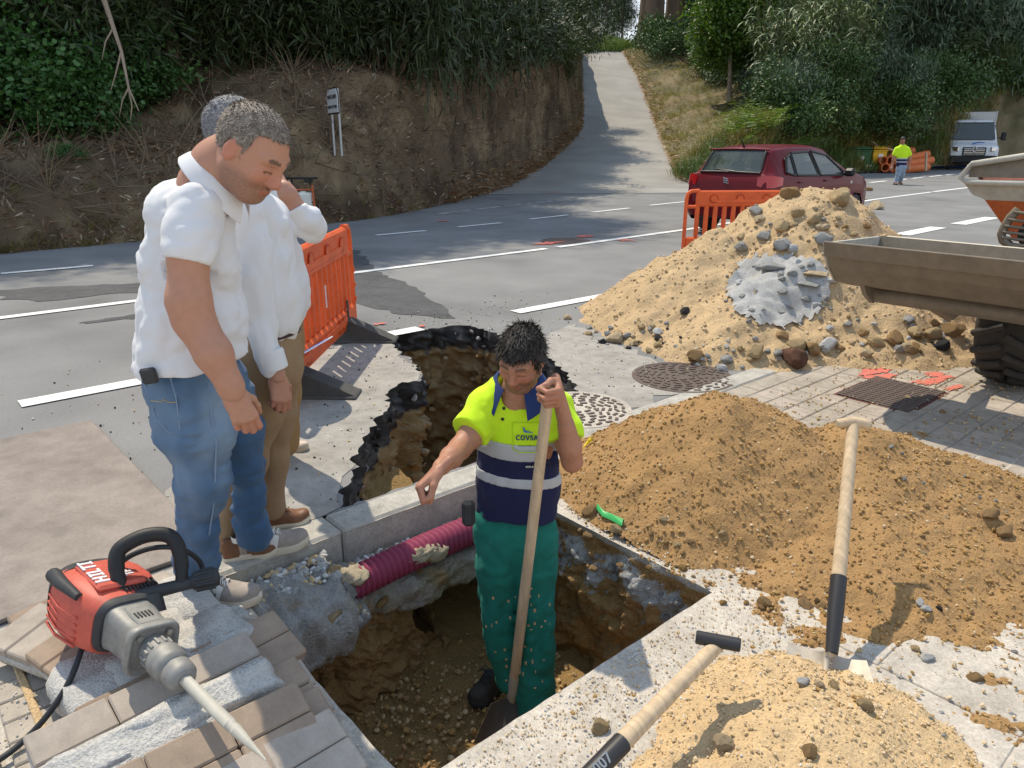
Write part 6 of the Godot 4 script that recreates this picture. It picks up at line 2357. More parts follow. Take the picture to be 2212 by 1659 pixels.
func dumper() -> void:
	var o := thing("site_dumper", "muddy orange site dumper with a raised loading bucket", "dumper", Vector3(5.6, 0, -1.4))
	var q := o.position
	# loading bucket: a trough running across the machine (along z)
	var zf := -2.16
	var zn := -0.35
	var near := [Vector2(4.37, 1.02), Vector2(4.40, 0.95), Vector2(4.45, 0.87), Vector2(4.57, 0.765), Vector2(4.78, 0.715), Vector2(4.95, 0.725), Vector2(5.06, 0.80), Vector2(5.12, 1.0)]
	var pl := []
	for k in near.size():
		pl.append(near[k])
	var inner := []
	for k in near.size():
		var a: Vector2 = near[maxi(k - 1, 0)]
		var c: Vector2 = near[mini(k + 1, near.size() - 1)]
		var n := (c - a).normalized().orthogonal()
		inner.append(near[k] - n * 0.014)
	var out := pl.duplicate()
	for k in range(inner.size() - 1, -1, -1):
		out.append(inner[k])
	var b := MB.new()
	b.prism(out, Vector3(0, 0, zf) - q, Vector3.RIGHT, Vector3.UP, Vector3(0, 0, zn - zf))
	part("bucket_shell", b, M.dirty_steel, o)
	b = MB.new()
	b.box(Vector3(4.372, 0.985, (zf + zn) * 0.5) - q, Vector3(0.012, 0.10, zn - zf), Basis(Vector3.BACK, 0.35), 0.003)
	part("cutting_edge", b, M.dirty_steel, o)
	for z in [zf, zn]:
		b = MB.new()
		b.prism(pl, Vector3(0, 0, z - 0.012) - q, Vector3.RIGHT, Vector3.UP, Vector3(0, 0, 0.024))
		part("bucket_side", b, M.dusty_steel, o)
	b = MB.new()
	b.prism([Vector2(5.0, 0.74), Vector2(5.085, 0.83), Vector2(5.125, 1.0), Vector2(5.19, 1.0), Vector2(5.16, 0.78)], Vector3(0, 0, zf + 0.03) - q, Vector3.RIGHT, Vector3.UP, Vector3(0, 0, zn - zf - 0.06))
	part("bucket_back", b, M.bucket_dirt, o)
	b = MB.new()
	b.tube([Vector3(4.80, 0.675, zf + 0.16) - q, Vector3(4.80, 0.675, zn) - q], [0.05], 12)
	b.prism([Vector2(4.60, 0.76), Vector2(4.82, 0.73), Vector2(4.9, 0.66), Vector2(4.78, 0.62), Vector2(4.66, 0.69)], Vector3(0, 0, zf + 0.14) - q, Vector3.RIGHT, Vector3.UP, Vector3(0, 0, 0.03))
	part("pivot_tube", b, M.dirty_steel, o)
	for z in [-1.75, -0.8]:
		b = MB.new()
		b.tube([Vector3(4.9, 0.68, z) - q, Vector3(5.4, 0.5, z) - q, Vector3(6.0, 0.62, z) - q], [0.05], 8)
		part("lift_arm", b, M.dirty_steel, o)
	# tyre with chevron lugs, seen from ahead: axle along z
	for z in [-1.42, 0.1]:
		var w := Node3D.new(); w.name = "wheel"; w.position = Vector3(5.90, 0.47, z) - q; o.add_child(w, true)
		b = MB.new()
		var r := 0.47
		b.lathe([[-0.2, 0.2], [-0.195, 0.39], [-0.15, r - 0.04], [0.15, r - 0.04], [0.195, 0.39], [0.2, 0.2]], Vector3.ZERO, Vector3(0, 0, 1), 40)
		for k in 20:
			for sg in [-1.0, 1.0]:
				var a := TAU * (k + (0.5 if sg > 0 else 0.0)) / 20.0
				var pth := []
				for j in 5:
					var t := j / 4.0
					var aa := a + t * 0.20
					var rr := r - 0.012 - 0.03 * t * t
					pth.append(Vector3(cos(aa) * rr, sin(aa) * rr, sg * (0.01 + 0.18 * t)))
				b.tube(pth, [0.026, 0.026, 0.026, 0.028, 0.024], 6, true)
		part("tyre", b, M.tyre, w)
		b = MB.new()
		b.hardlathe([[-0.12, 0.2], [0.12, 0.2], [0.05, 0.1], [0.05, 0.02]], Vector3.ZERO, Vector3(0, 0, 1), 18)
		part("rim", b, M.orange_paint, w)
	# skip: traced on the plane of its front, then given depth
	var X := 6.35
	var P := func(x: float, y: float, wx: float) -> Vector3: return pxx(x, y, wx) - q
	var slab := func(pts: Array, depth: float) -> MB:
		var m := MB.new()
		var o2 := PackedVector3Array()
		var i2 := PackedVector3Array()
		for e in pts:
			var p0: Vector3 = P.call(e[0], e[1], X + (e[2] if e.size() > 2 else 0.0))
			o2.append(p0)
			i2.append(p0 + Vector3(depth, 0, 0))
		var nn := o2.size()
		for k in nn:
			m.quad(o2[k], o2[(k + 1) % nn], i2[(k + 1) % nn], i2[k])
		for k in range(1, nn - 1):
			var kk := m.p(o2[0]); m.p(o2[k]); m.p(o2[k + 1]); m.tri(kk, kk + 1, kk + 2)
			kk = m.p(i2[0]); m.p(i2[k + 1]); m.p(i2[k]); m.tri(kk, kk + 1, kk + 2)
		m.fix(0)
		return m
	part("lip_plate", slab.call([[2098, 358], [2480, 300], [2480, 388], [2092, 383]], 0.02), M.dirty_steel, o)
	b = MB.new()
	b.tube([P.call(2480, 296, X - 0.03), P.call(2100, 354, X - 0.03), P.call(2074, 384, X - 0.05), P.call(2090, 394, X - 0.05), P.call(2480, 402, X - 0.05)], [0.022], 10)
	part("lip_rim", b, M.dusty_steel, o)
	part("lip_band", slab.call([[2078, 388, -0.05], [2480, 398, -0.05], [2480, 446, 0.03], [2130, 432, 0.03], [2100, 420, 0.0]], 0.04), M.dusty_steel, o)
	part("skip_front", slab.call([[2126, 430, 0.04], [2480, 444, 0.04], [2480, 560, 0.35], [2190, 520, 0.35]], 0.03), M.orange_paint, o)
	# sides and back of the skip
	b = MB.new()
	var c0: Vector3 = P.call(2098, 358, X)
	var c1: Vector3 = P.call(2190, 520, X + 0.35)
	b.quad(c0, c0 + Vector3(1.5, -0.05, 0.0), c1 + Vector3(1.0, 0, 0.1), c1)
	b.quad(c0 + Vector3(0, 0, 0.03), c0 + Vector3(1.5, -0.05, 0.03), c1 + Vector3(1.0, 0, 0.13), c1 + Vector3(0, 0, 0.03))
	part("skip_side", b, M.orange_paint, o)
	b = MB.new()
	b.box(Vector3(7.0, 0.62, -0.9) - q, Vector3(1.6, 0.25, 0.7), Basis.IDENTITY, 0.03)
	part("chassis", b, M.orange_paint, o)
	# lamp guard in front of the skip's foot
	b = MB.new()
	var ga: Array = []
	for e in [[2200, 452], [2182, 470], [2170, 490], [2163, 506], [2166, 519], [2182, 530]]:
		ga.append(P.call(e[0], e[1], X - 0.12))
	b.tube(ga, [0.03], 6, true, Vector3(0, 0, 1), 0.5)
	for e in [[2190, 458, 466], [2178, 474, 484], [2170, 488, 498], [2166, 501, 511], [2165, 513, 524]]:
		b.tube([P.call(e[0], e[1], X - 0.13), P.call(2300, e[2] + 6, X - 0.13)], [0.012], 6)
	b.tube([P.call(2168, 519, X - 0.12), P.call(2182, 532, X - 0.12), P.call(2300, 548, X - 0.12)], [0.03], 6)
	part("lamp_guard", b, M.dirty_steel, o)
	b = MB.new()
	var lc: Vector3 = P.call(2240, 505, X)
	b.hardlathe([[0, 0.1], [0.02, 0.11], [0.08, 0.1]], lc, Vector3(-1, 0, 0), 18)
	part("headlamp", b, M.tool_black, o)

# =============================== people ===============================
class SDF:
	var o: Vector3
	var h: float
	var nx: int
	var ny: int
	var nz: int
	var f := PackedFloat32Array()
	func _init(lo: Vector3, hi: Vector3, cell: float) -> void:
		o = lo; h = cell
		nx = int((hi.x - lo.x) / cell) + 2
		ny = int((hi.y - lo.y) / cell) + 2
		nz = int((hi.z - lo.z) / cell) + 2
		f.resize(nx * ny * nz)
		f.fill(1.0)
	func span(lo: Vector3, hi: Vector3) -> PackedInt32Array:
		return PackedInt32Array([clampi(int((lo.x - o.x) / h), 0, nx - 1), clampi(int((hi.x - o.x) / h) + 2, 0, nx), clampi(int((lo.y - o.y) / h), 0, ny - 1), clampi(int((hi.y - o.y) / h) + 2, 0, ny), clampi(int((lo.z - o.z) / h), 0, nz - 1), clampi(int((hi.z - o.z) / h) + 2, 0, nz)])
	# a tapered capsule; fa: axis along which it is squashed by fl
	func cone(a: Vector3, b: Vector3, ra: float, rb: float, k := 0.03, fa := Vector3.ZERO, fl := 1.0, cut := false) -> void:
		var m := maxf(ra, rb) + k + h * 2.0
		var s := span(Vector3(minf(a.x, b.x), minf(a.y, b.y), minf(a.z, b.z)) - Vector3.ONE * m, Vector3(maxf(a.x, b.x), maxf(a.y, b.y), maxf(a.z, b.z)) + Vector3.ONE * m)
		var st := 1.0 / fl - 1.0
		var ba := b - a
		if st != 0.0:
			ba += fa * ba.dot(fa) * st
		var il := 1.0 / maxf(ba.length_squared(), 1e-9)
		for z in range(s[4], s[5]):
			for y in range(s[2], s[3]):
				var at := (z * ny + y) * nx
				for x in range(s[0], s[1]):
					var p := o + Vector3(x, y, z) * h - a
					if st != 0.0:
						p += fa * (p.dot(fa) * st)
					var t := clampf(p.dot(ba) * il, 0.0, 1.0)
					var d := (p - ba * t).length() - (ra + (rb - ra) * t)
					var q := f[at + x]
					if cut:
						d = -d
						var e := maxf(k - absf(q - d), 0.0) / k
						f[at + x] = maxf(q, d) + e * e * k * 0.25
					else:
						var e := maxf(k - absf(q - d), 0.0) / k
						f[at + x] = minf(q, d) - e * e * k * 0.25
	func ell(c: Vector3, r: Vector3, bs: Basis, k := 0.02, cut := false) -> void:
		var m := maxf(r.x, maxf(r.y, r.z)) + k + h * 2.0
		var s := span(c - Vector3.ONE * m, c + Vector3.ONE * m)
		var iv := bs.transposed()
		var r1 := Vector3(1.0 / r.x, 1.0 / r.y, 1.0 / r.z)
		var r2 := r1 * r1
		for z in range(s[4], s[5]):
			for y in range(s[2], s[3]):
				var at := (z * ny + y) * nx
				for x in range(s[0], s[1]):
					var p := iv * (o + Vector3(x, y, z) * h - c)
					var k0 := (p * r1).length()
					var k1 := maxf((p * r2).length(), 1e-6)
					var d := k0 * (k0 - 1.0) / k1
					var q := f[at + x]
					if cut:
						d = -d
						var e := maxf(k - absf(q - d), 0.0) / k
						f[at + x] = maxf(q, d) + e * e * k * 0.25
					else:
						var e := maxf(k - absf(q - d), 0.0) / k
						f[at + x] = minf(q, d) - e * e * k * 0.25
	func below(pt: Vector3, n: Vector3) -> void:   # keep what lies on the side of n
		for z in nz:
			for y in ny:
				var at := (z * ny + y) * nx
				for x in nx:
					var d := -(o + Vector3(x, y, z) * h - pt).dot(n)
					if d > f[at + x]:
						f[at + x] = d
	func slice(pt: Vector3, n: Vector3, rad: float) -> void:   # cut square across, only near pt
		var s := span(pt - Vector3.ONE * rad, pt + Vector3.ONE * rad)
		for z in range(s[4], s[5]):
			for y in range(s[2], s[3]):
				var at := (z * ny + y) * nx
				for x in range(s[0], s[1]):
					var p := o + Vector3(x, y, z) * h - pt
					if p.length() < rad:
						f[at + x] = maxf(f[at + x], p.dot(n))
	func rough(n: FastNoiseLite, amp: float, sc: Vector3, bias := 0.2) -> void:
		var lim := h * 3.0 + amp
		for z in nz:
			for y in ny:
				var at := (z * ny + y) * nx
				for x in nx:
					if absf(f[at + x]) < lim:
						var p := o + Vector3(x, y, z) * h
						f[at + x] += amp * (n.get_noise_3dv(p * sc) - bias)
	func net(b: MB, paint: Variant = null) -> void:
		var idx := PackedInt32Array()
		idx.resize(nx * ny * nz)
		idx.fill(-1)
		var sy := nx
		var sz := nx * ny
		for z in nz - 1:
			for y in ny - 1:
				var at := (z * ny + y) * nx
				for x in nx - 1:
					var i := at + x
					var a := f[i]
					var v1 := f[i + 1]
					var v2 := f[i + sy]
					var v3 := f[i + sy + 1]
					var v4 := f[i + sz]
					var v5 := f[i + sz + 1]
					var v6 := f[i + sz + sy]
					var v7 := f[i + sz + sy + 1]
					if a > 0.9 and v7 > 0.9:
						continue
					var inn := int(a < 0.0) + int(v1 < 0.0) + int(v2 < 0.0) + int(v3 < 0.0) + int(v4 < 0.0) + int(v5 < 0.0) + int(v6 < 0.0) + int(v7 < 0.0)
					if inn == 0 or inn == 8:
						continue
					var s := Vector3.ZERO
					var n := 0
					if (a < 0.0) != (v1 < 0.0):
						s += Vector3(a / (a - v1), 0, 0); n += 1
					if (v2 < 0.0) != (v3 < 0.0):
						s += Vector3(v2 / (v2 - v3), 1, 0); n += 1
					if (v4 < 0.0) != (v5 < 0.0):
						s += Vector3(v4 / (v4 - v5), 0, 1); n += 1
					if (v6 < 0.0) != (v7 < 0.0):
						s += Vector3(v6 / (v6 - v7), 1, 1); n += 1
					if (a < 0.0) != (v2 < 0.0):
						s += Vector3(0, a / (a - v2), 0); n += 1
					if (v1 < 0.0) != (v3 < 0.0):
						s += Vector3(1, v1 / (v1 - v3), 0); n += 1
					if (v4 < 0.0) != (v6 < 0.0):
						s += Vector3(0, v4 / (v4 - v6), 1); n += 1
					if (v5 < 0.0) != (v7 < 0.0):
						s += Vector3(1, v5 / (v5 - v7), 1); n += 1
					if (a < 0.0) != (v4 < 0.0):
						s += Vector3(0, 0, a / (a - v4)); n += 1
					if (v1 < 0.0) != (v5 < 0.0):
						s += Vector3(1, 0, v1 / (v1 - v5)); n += 1
					if (v2 < 0.0) != (v6 < 0.0):
						s += Vector3(0, 1, v2 / (v2 - v6)); n += 1
					if (v3 < 0.0) != (v7 < 0.0):
						s += Vector3(1, 1, v3 / (v3 - v7)); n += 1
					var p := o + (Vector3(x, y, z) + s / n) * h
					if paint != null:
						b.col = paint.call(p)
					idx[i] = b.p(p)
		var st := b.ix.size()
		for z in range(1, nz - 1):
			for y in range(1, ny - 1):
				var at := (z * ny + y) * nx
				for x in range(1, nx - 1):
					var i := at + x
					var a := f[i] < 0.0
					if a != (f[i + 1] < 0.0):
						quad(b, idx[i - sy - sz], idx[i - sz], idx[i], idx[i - sy], a)
					if a != (f[i + sy] < 0.0):
						quad(b, idx[i - 1 - sz], idx[i - 1], idx[i], idx[i - sz], a)
					if a != (f[i + sz] < 0.0):
						quad(b, idx[i - 1 - sy], idx[i - sy], idx[i], idx[i - 1], a)
		b.fix(st) if b.ix.size() > st else null
		b.col = Color(1, 1, 1)
	func quad(b: MB, p: int, q: int, r: int, s: int, way: bool) -> void:
		if p < 0 or q < 0 or r < 0 or s < 0:
			return
		if way:
			b.tri(p, q, r); b.tri(p, r, s)
		else:
			b.tri(p, r, q); b.tri(p, s, r)

func wd(p: Vector3) -> float:
	return (p - EYE).dot(fw) / F
# bones as [x, y, ahead, radius in pixels] -> sdf cones
func chain(s: SDF, pts: Array, k := 0.03, fa := Vector3.ZERO, fl := 1.0, grow := 0.0) -> void:
	for i in pts.size() - 1:
		var a: Array = pts[i]
		var b: Array = pts[i + 1]
		var pa := ph(a[0], a[1], a[2])
		var pb := ph(b[0], b[1], b[2])
		s.cone(pa, pb, a[3] * wd(pa) + grow, b[3] * wd(pb) + grow, k, fa, fl)
func box_of(chains: Array, pad: float) -> Array:
	var lo := Vector3.ONE * 1e9
	var hi := -lo
	for c in chains:
		for q in c:
			var p := ph(q[0], q[1], q[2])
			var r: float = q[3] * wd(p) + pad
			lo = Vector3(minf(lo.x, p.x - r), minf(lo.y, p.y - r), minf(lo.z, p.z - r))
			hi = Vector3(maxf(hi.x, p.x + r), maxf(hi.y, p.y + r), maxf(hi.z, p.z + r))
	return [lo, hi]

# ---- head: local x right of the head, y up, z out of the face ----
func head(b: MB, at: Vector3, bs: Basis, sc: float, skin: Color, stubble: float, cell: float, broad := 1.0) -> void:
	var s := SDF.new(Vector3(-0.105, -0.165, -0.125), Vector3(0.105, 0.145, 0.135), cell)
	var I := Basis.IDENTITY
	s.ell(Vector3(0, 0.035, -0.012), Vector3(0.076 * broad, 0.09, 0.097), I, 0.01)
	s.ell(Vector3(0, -0.02, 0.028), Vector3(0.064 * broad, 0.085, 0.058), I, 0.03)
	s.ell(Vector3(0, -0.07, 0.034), Vector3(0.047 * broad, 0.04, 0.045), I, 0.03)
	s.ell(Vector3(0, -0.093, 0.062), Vector3(0.022, 0.018, 0.018), I, 0.03)
	for sg in [-1.0, 1.0]:
		s.cone(Vector3(sg * 0.058 * broad, -0.05, -0.01), Vector3(sg * 0.026, -0.09, 0.05), 0.018, 0.018, 0.03)
		s.ell(Vector3(sg * 0.04, -0.022, 0.062), Vector3(0.024, 0.022, 0.02), I, 0.025)
		s.cone(Vector3(sg * 0.047, 0.03, 0.068), Vector3(sg * 0.012, 0.026, 0.084), 0.012, 0.011, 0.018)
		s.ell(Vector3(sg * 0.031, 0.008, 0.087), Vector3(0.017, 0.011, 0.013), I, 0.012, true)
		s.ell(Vector3(sg * 0.031, 0.006, 0.070), Vector3(0.0145, 0.0125, 0.0125), I, 0.004)
		s.cone(Vector3(sg * 0.044, 0.006, 0.0745), Vector3(sg * 0.020, 0.008, 0.081), 0.0065, 0.0065, 0.004)   # upper lid, lowered
		s.cone(Vector3(sg * 0.043, -0.003, 0.073), Vector3(sg * 0.021, -0.004, 0.079), 0.004, 0.004, 0.006)
		# ear
		s.ell(Vector3(sg * 0.079 * broad, -0.002, -0.012), Vector3(0.009, 0.030, 0.018), Basis(Vector3.UP, sg * -0.3), 0.008)
		s.ell(Vector3(sg * 0.090 * broad, 0.004, -0.006), Vector3(0.008, 0.018, 0.010), Basis(Vector3.UP, sg * -0.4), 0.006, true)
		s.ell(Vector3(sg * 0.012, -0.030, 0.094), Vector3(0.011, 0.009, 0.011), I, 0.010)
		s.ell(Vector3(sg * 0.0065, -0.037, 0.101), Vector3(0.004, 0.004, 0.005), I, 0.003, true)
	s.cone(Vector3(0, 0.022, 0.080), Vector3(0, -0.024, 0.106), 0.009, 0.0125, 0.015)
	s.cone(Vector3(-0.019, -0.060, 0.082), Vector3(0.0, -0.056, 0.092), 0.005, 0.0065, 0.008)
	s.cone(Vector3(0.019, -0.060, 0.082), Vector3(0.0, -0.056, 0.092), 0.005, 0.0065, 0.008)
	s.cone(Vector3(-0.016, -0.068, 0.082), Vector3(0.016, -0.068, 0.082), 0.0065, 0.0065, 0.008)
	s.cone(Vector3(-0.022, -0.0625, 0.094), Vector3(0.022, -0.0625, 0.094), 0.0022, 0.0022, 0.004, Vector3.ZERO, 1.0, true)
	s.cone(Vector3(0, -0.045, -0.032), Vector3(0, -0.16, -0.05), 0.056, 0.06, 0.03)
	var n := nz(700, 160.0, 2)
	var paint := func(p: Vector3) -> Color:
		var c := skin
		var e := n.get_noise_3dv(p)
		c = c * (1.0 + 0.08 * e)
		# blood nearer the skin: nose, cheeks, ears, lips
		var red := exp(-pow((p - Vector3(0, -0.025, 0.1)).length() / 0.025, 2)) + 0.7 * exp(-pow((Vector3(absf(p.x), p.y, p.z) - Vector3(0.045, -0.02, 0.075)).length() / 0.03, 2)) + (0.8 if absf(p.x) > 0.078 else 0.0)
		c = Color(c.r * (1.0 + 0.10 * red), c.g * (1.0 - 0.14 * red), c.b * (1.0 - 0.12 * red))
		if absf(p.x) < 0.024 and absf(p.y + 0.0625) < 0.009 and p.z > 0.078:
			c = Color(c.r * 0.86, c.g * 0.62, c.b * 0.62)
		# beard shadow: short hairs on jaw, chin and upper lip
		var jaw := smoothstep(-0.018, -0.05, p.y + 0.25 * maxf(0.0, absf(p.x) - 0.05)) * smoothstep(-0.04, 0.0, p.z) * (1.0 - smoothstep(-0.11, -0.125, p.y))
		if absf(p.x) < 0.02 and absf(p.y + 0.0625) < 0.008 and p.z > 0.085:
			jaw *= 0.2
		c = c.lerp(Color(0.10, 0.075, 0.06), clampf(jaw * stubble * (0.8 + 0.6 * e), 0, 0.8))
		if absf(absf(p.x) - 0.032) < 0.014 and absf(p.y + 0.0005) < 0.0028 and p.z > 0.07:
			c = c.lerp(Color(0.05, 0.03, 0.025), 0.7)   # lashes
		# brows
		var bx := absf(p.x)
		if bx > 0.012 and bx < 0.05 and p.z > 0.055 and absf(p.y - (0.034 - 6.0 * pow(bx - 0.034, 2))) < 0.0055:
			c = c.lerp(Color(0.06, 0.045, 0.035), 0.75)
		return c
	var m := MB.new()
	s.net(m, paint)
	b.join(m, Transform3D(bs.scaled(Vector3.ONE * sc) if false else bs * Basis.from_scale(Vector3.ONE * sc), at))
func eyes(o: Node, at: Vector3, bs: Basis, sc: float, gaze: Vector3) -> void:
	for sg in [-1.0, 1.0]:
		var b := MB.new()
		var c := Vector3(sg * 0.031, 0.003, 0.0705)
		b.col = Color(0.34, 0.30, 0.27)
		b.lathe([[-0.0125, 0.0005], [-0.009, 0.0087], [0, 0.0125], [0.0075, 0.01], [0.0095, 0.0081]], c, gaze, 16, false)
		b.col = Color(0.045, 0.03, 0.02)
		b.lathe([[0.0093, 0.0083], [0.0115, 0.005], [0.0125, 0.0005]], c, gaze, 16, false)
		var m := MB.new()
		m.join(b, Transform3D(bs * Basis.from_scale(Vector3.ONE * sc), at))
		part("eye", m, M.eye, o, true)
func hair(o: Node, at: Vector3, bs: Basis, sc: float, thick: float, front: float, side: float, col: Color, col2: Color, cell: float, rough: float, high := 0.0, tufts := 2600, tuft := 0.010, lift := 0.8, broad := 1.0) -> void:
	var s := SDF.new(Vector3(-0.12, -0.085, -0.14), Vector3(0.12, 0.165, 0.12), cell)
	s.ell(Vector3(0, 0.035, -0.014), Vector3(0.076 * broad + thick * 0.75, 0.09 + thick, 0.098 + thick), Basis.IDENTITY, 0.01)
	if thick > 0.014:
		s.ell(Vector3(0, 0.10, 0.03), Vector3(0.055, 0.035, 0.05), Basis.IDENTITY, 0.03)
	# cut the face and the nape free
	var z0 := front
	for z in s.nz:
		for y in s.ny:
			var q := (z * s.ny + y) * s.nx
			for x in s.nx:
				var p := s.o + Vector3(x, y, z) * s.h
				var ax := absf(p.x)
				# hairline: forehead high in the middle, dropping to the temples, round the ears, down the nape
				var line := 0.058 if p.z > z0 else lerpf(-0.012, 0.05, smoothstep(z0 - 0.05, z0, p.z))
				if p.z > z0 - 0.02:
					line = maxf(line, 0.055 + high + 0.10 * (p.z - 0.06) - 0.25 * maxf(0.0, ax - 0.045))
				if p.z < 0.02:
					line = lerpf(-0.05, -0.004 - side, smoothstep(-0.06, 0.015, p.z))
				if ax > 0.06 and absf(p.z + 0.01) < 0.024:
					line = maxf(line, 0.022)
				var d := (line - p.y) * 0.8
				if d > s.f[q + x]:
					s.f[q + x] = d
	var n := nz(720, 70.0, 3)
	n.fractal_type = FastNoiseLite.FRACTAL_RIDGED
	s.rough(n, rough, Vector3(1.25, 0.32, 0.32), 0.0)
	var m := MB.new()
	var n2 := nz(721, 260.0, 2)
	s.net(m, func(p): return col.lerp(col2, clampf(0.5 + 0.9 * n2.get_noise_3d(p.x * 1.2, p.y * 0.35, p.z * 0.35), 0, 1)))
	var nm := m.normals()
	var rn := RandomNumberGenerator.new()
	rn.seed = 11
	var cnt := m.v.size()
	if cell < 0.007:
		for k in tufts:
			var i := rn.randi() % cnt
			var p := m.v[i]
			var nn := nm[i]
			var flow := Vector3(p.x * 3.0, -0.25 - maxf(0.0, 0.10 - p.y) * 8.0, 0.9 if p.y > 0.07 else -0.1)
			flow = (flow - nn * flow.dot(nn)).normalized()
			var jit := Vector3(rn.randfn(), rn.randfn(), rn.randfn())
			var d := (flow + nn * lift + jit * 0.25).normalized()
			var sdv := d.cross(nn).normalized() * 0.0016 * (0.6 + thick * 30.0)
			m.col = col.lerp(col2, clampf(0.5 + rn.randfn() * 0.35, 0, 1))
			var l := tuft * rn.randf_range(0.6, 1.2)
			var q0 := p - nn * 0.001
			var q1 := q0 + d * l * 0.55
			var q2 := q1 + (d - nn * lift * 0.9 + jit * 0.2).normalized() * l * 0.45
			var a := m.p(q0 - sdv); m.p(q0 + sdv); m.p(q1 - sdv); m.p(q1 + sdv); m.p(q2)
			m.tri(a, a + 1, a + 3); m.tri(a, a + 3, a + 2); m.tri(a + 2, a + 3, a + 4)
	m.col = Color(1, 1, 1)
	var m2 := MB.new()
	m2.join(m, Transform3D(bs * Basis.from_scale(Vector3.ONE * sc), at))
	part("hair", m2, M.hair, o, true)

# ---- hand: ex towards the thumb's side, ey towards the fingers, ez out of the palm ----
func hand(b: MB, at: Vector3, ex: Vector3, ey: Vector3, ez: Vector3, curl: Array, thumb: Array, skin: Color, sc := 1.0, cell := 0.0036) -> void:
	var s := SDF.new(Vector3(-0.075, -0.05, -0.06), Vector3(0.10, 0.205, 0.10), cell)
	var bx := [0.028, 0.009, -0.010, -0.028]
	var by := [0.090, 0.094, 0.089, 0.080]
	var ln := [[0.044, 0.026, 0.021], [0.049, 0.030, 0.022], [0.045, 0.028, 0.021], [0.035, 0.021, 0.019]]
	s.cone(Vector3(0, -0.04, 0), Vector3(0, 0.01, 0), 0.025, 0.026, 0.02, Vector3(0, 0, 1), 0.72)
	for i in 4:
		var k := Vector3(bx[i], by[i], 0)
		s.cone(Vector3(bx[i] * 0.55, 0.012, 0.002), k, 0.0155, 0.0115, 0.014)
		var a: float = curl[i][0]
		var p := k
		for j in 3:
			var d := Vector3(bx[i] * (0.9 if j == 0 else 0.0), cos(a), sin(a)).normalized()
			var q := p + d * float(ln[i][j])
			s.cone(p, q, [0.0100, 0.0090, 0.0082][j] * (0.86 if i == 3 else 1.0), [0.0090, 0.0080, 0.0070][j] * (0.86 if i == 3 else 1.0), 0.0035)
			p = q
			a += curl[i][1] if j == 0 else curl[i][1] * 0.65
	s.ell(Vector3(0.022, 0.03, 0.012), Vector3(0.017, 0.028, 0.014), Basis.IDENTITY, 0.012)   # ball of the thumb
	s.ell(Vector3(-0.022, 0.03, 0.010), Vector3(0.013, 0.03, 0.011), Basis.IDENTITY, 0.012)
	var p := Vector3(0.024, 0.022, 0.008)
	for j in 3:
		var d: Vector3 = Vector3(thumb[j][0], thumb[j][1], thumb[j][2]).normalized()
		var q: Vector3 = p + d * [0.04, 0.034, 0.026][j]
		s.cone(p, q, [0.014, 0.0115, 0.0105][j], [0.0115, 0.0105, 0.0085][j], 0.006)
		p = q
	var n := nz(730, 180.0, 2)
	var m := MB.new()
	s.net(m, func(v): return Color(skin.r * (1.0 + 0.12 * n.get_noise_3dv(v)), skin.g * (1.0 + 0.16 * n.get_noise_3dv(v * 0.6)) * (0.92 if v.y > 0.1 else 1.0), skin.b * (0.9 if v.y > 0.1 else 1.0)))
	b.join(m, Transform3D(Basis(ex, ey, ez) * Basis.from_scale(Vector3.ONE * sc), at))
	if ex.cross(ey).dot(ez) < 0.0:
		b.flip(b.ix.size() - m.ix.size())

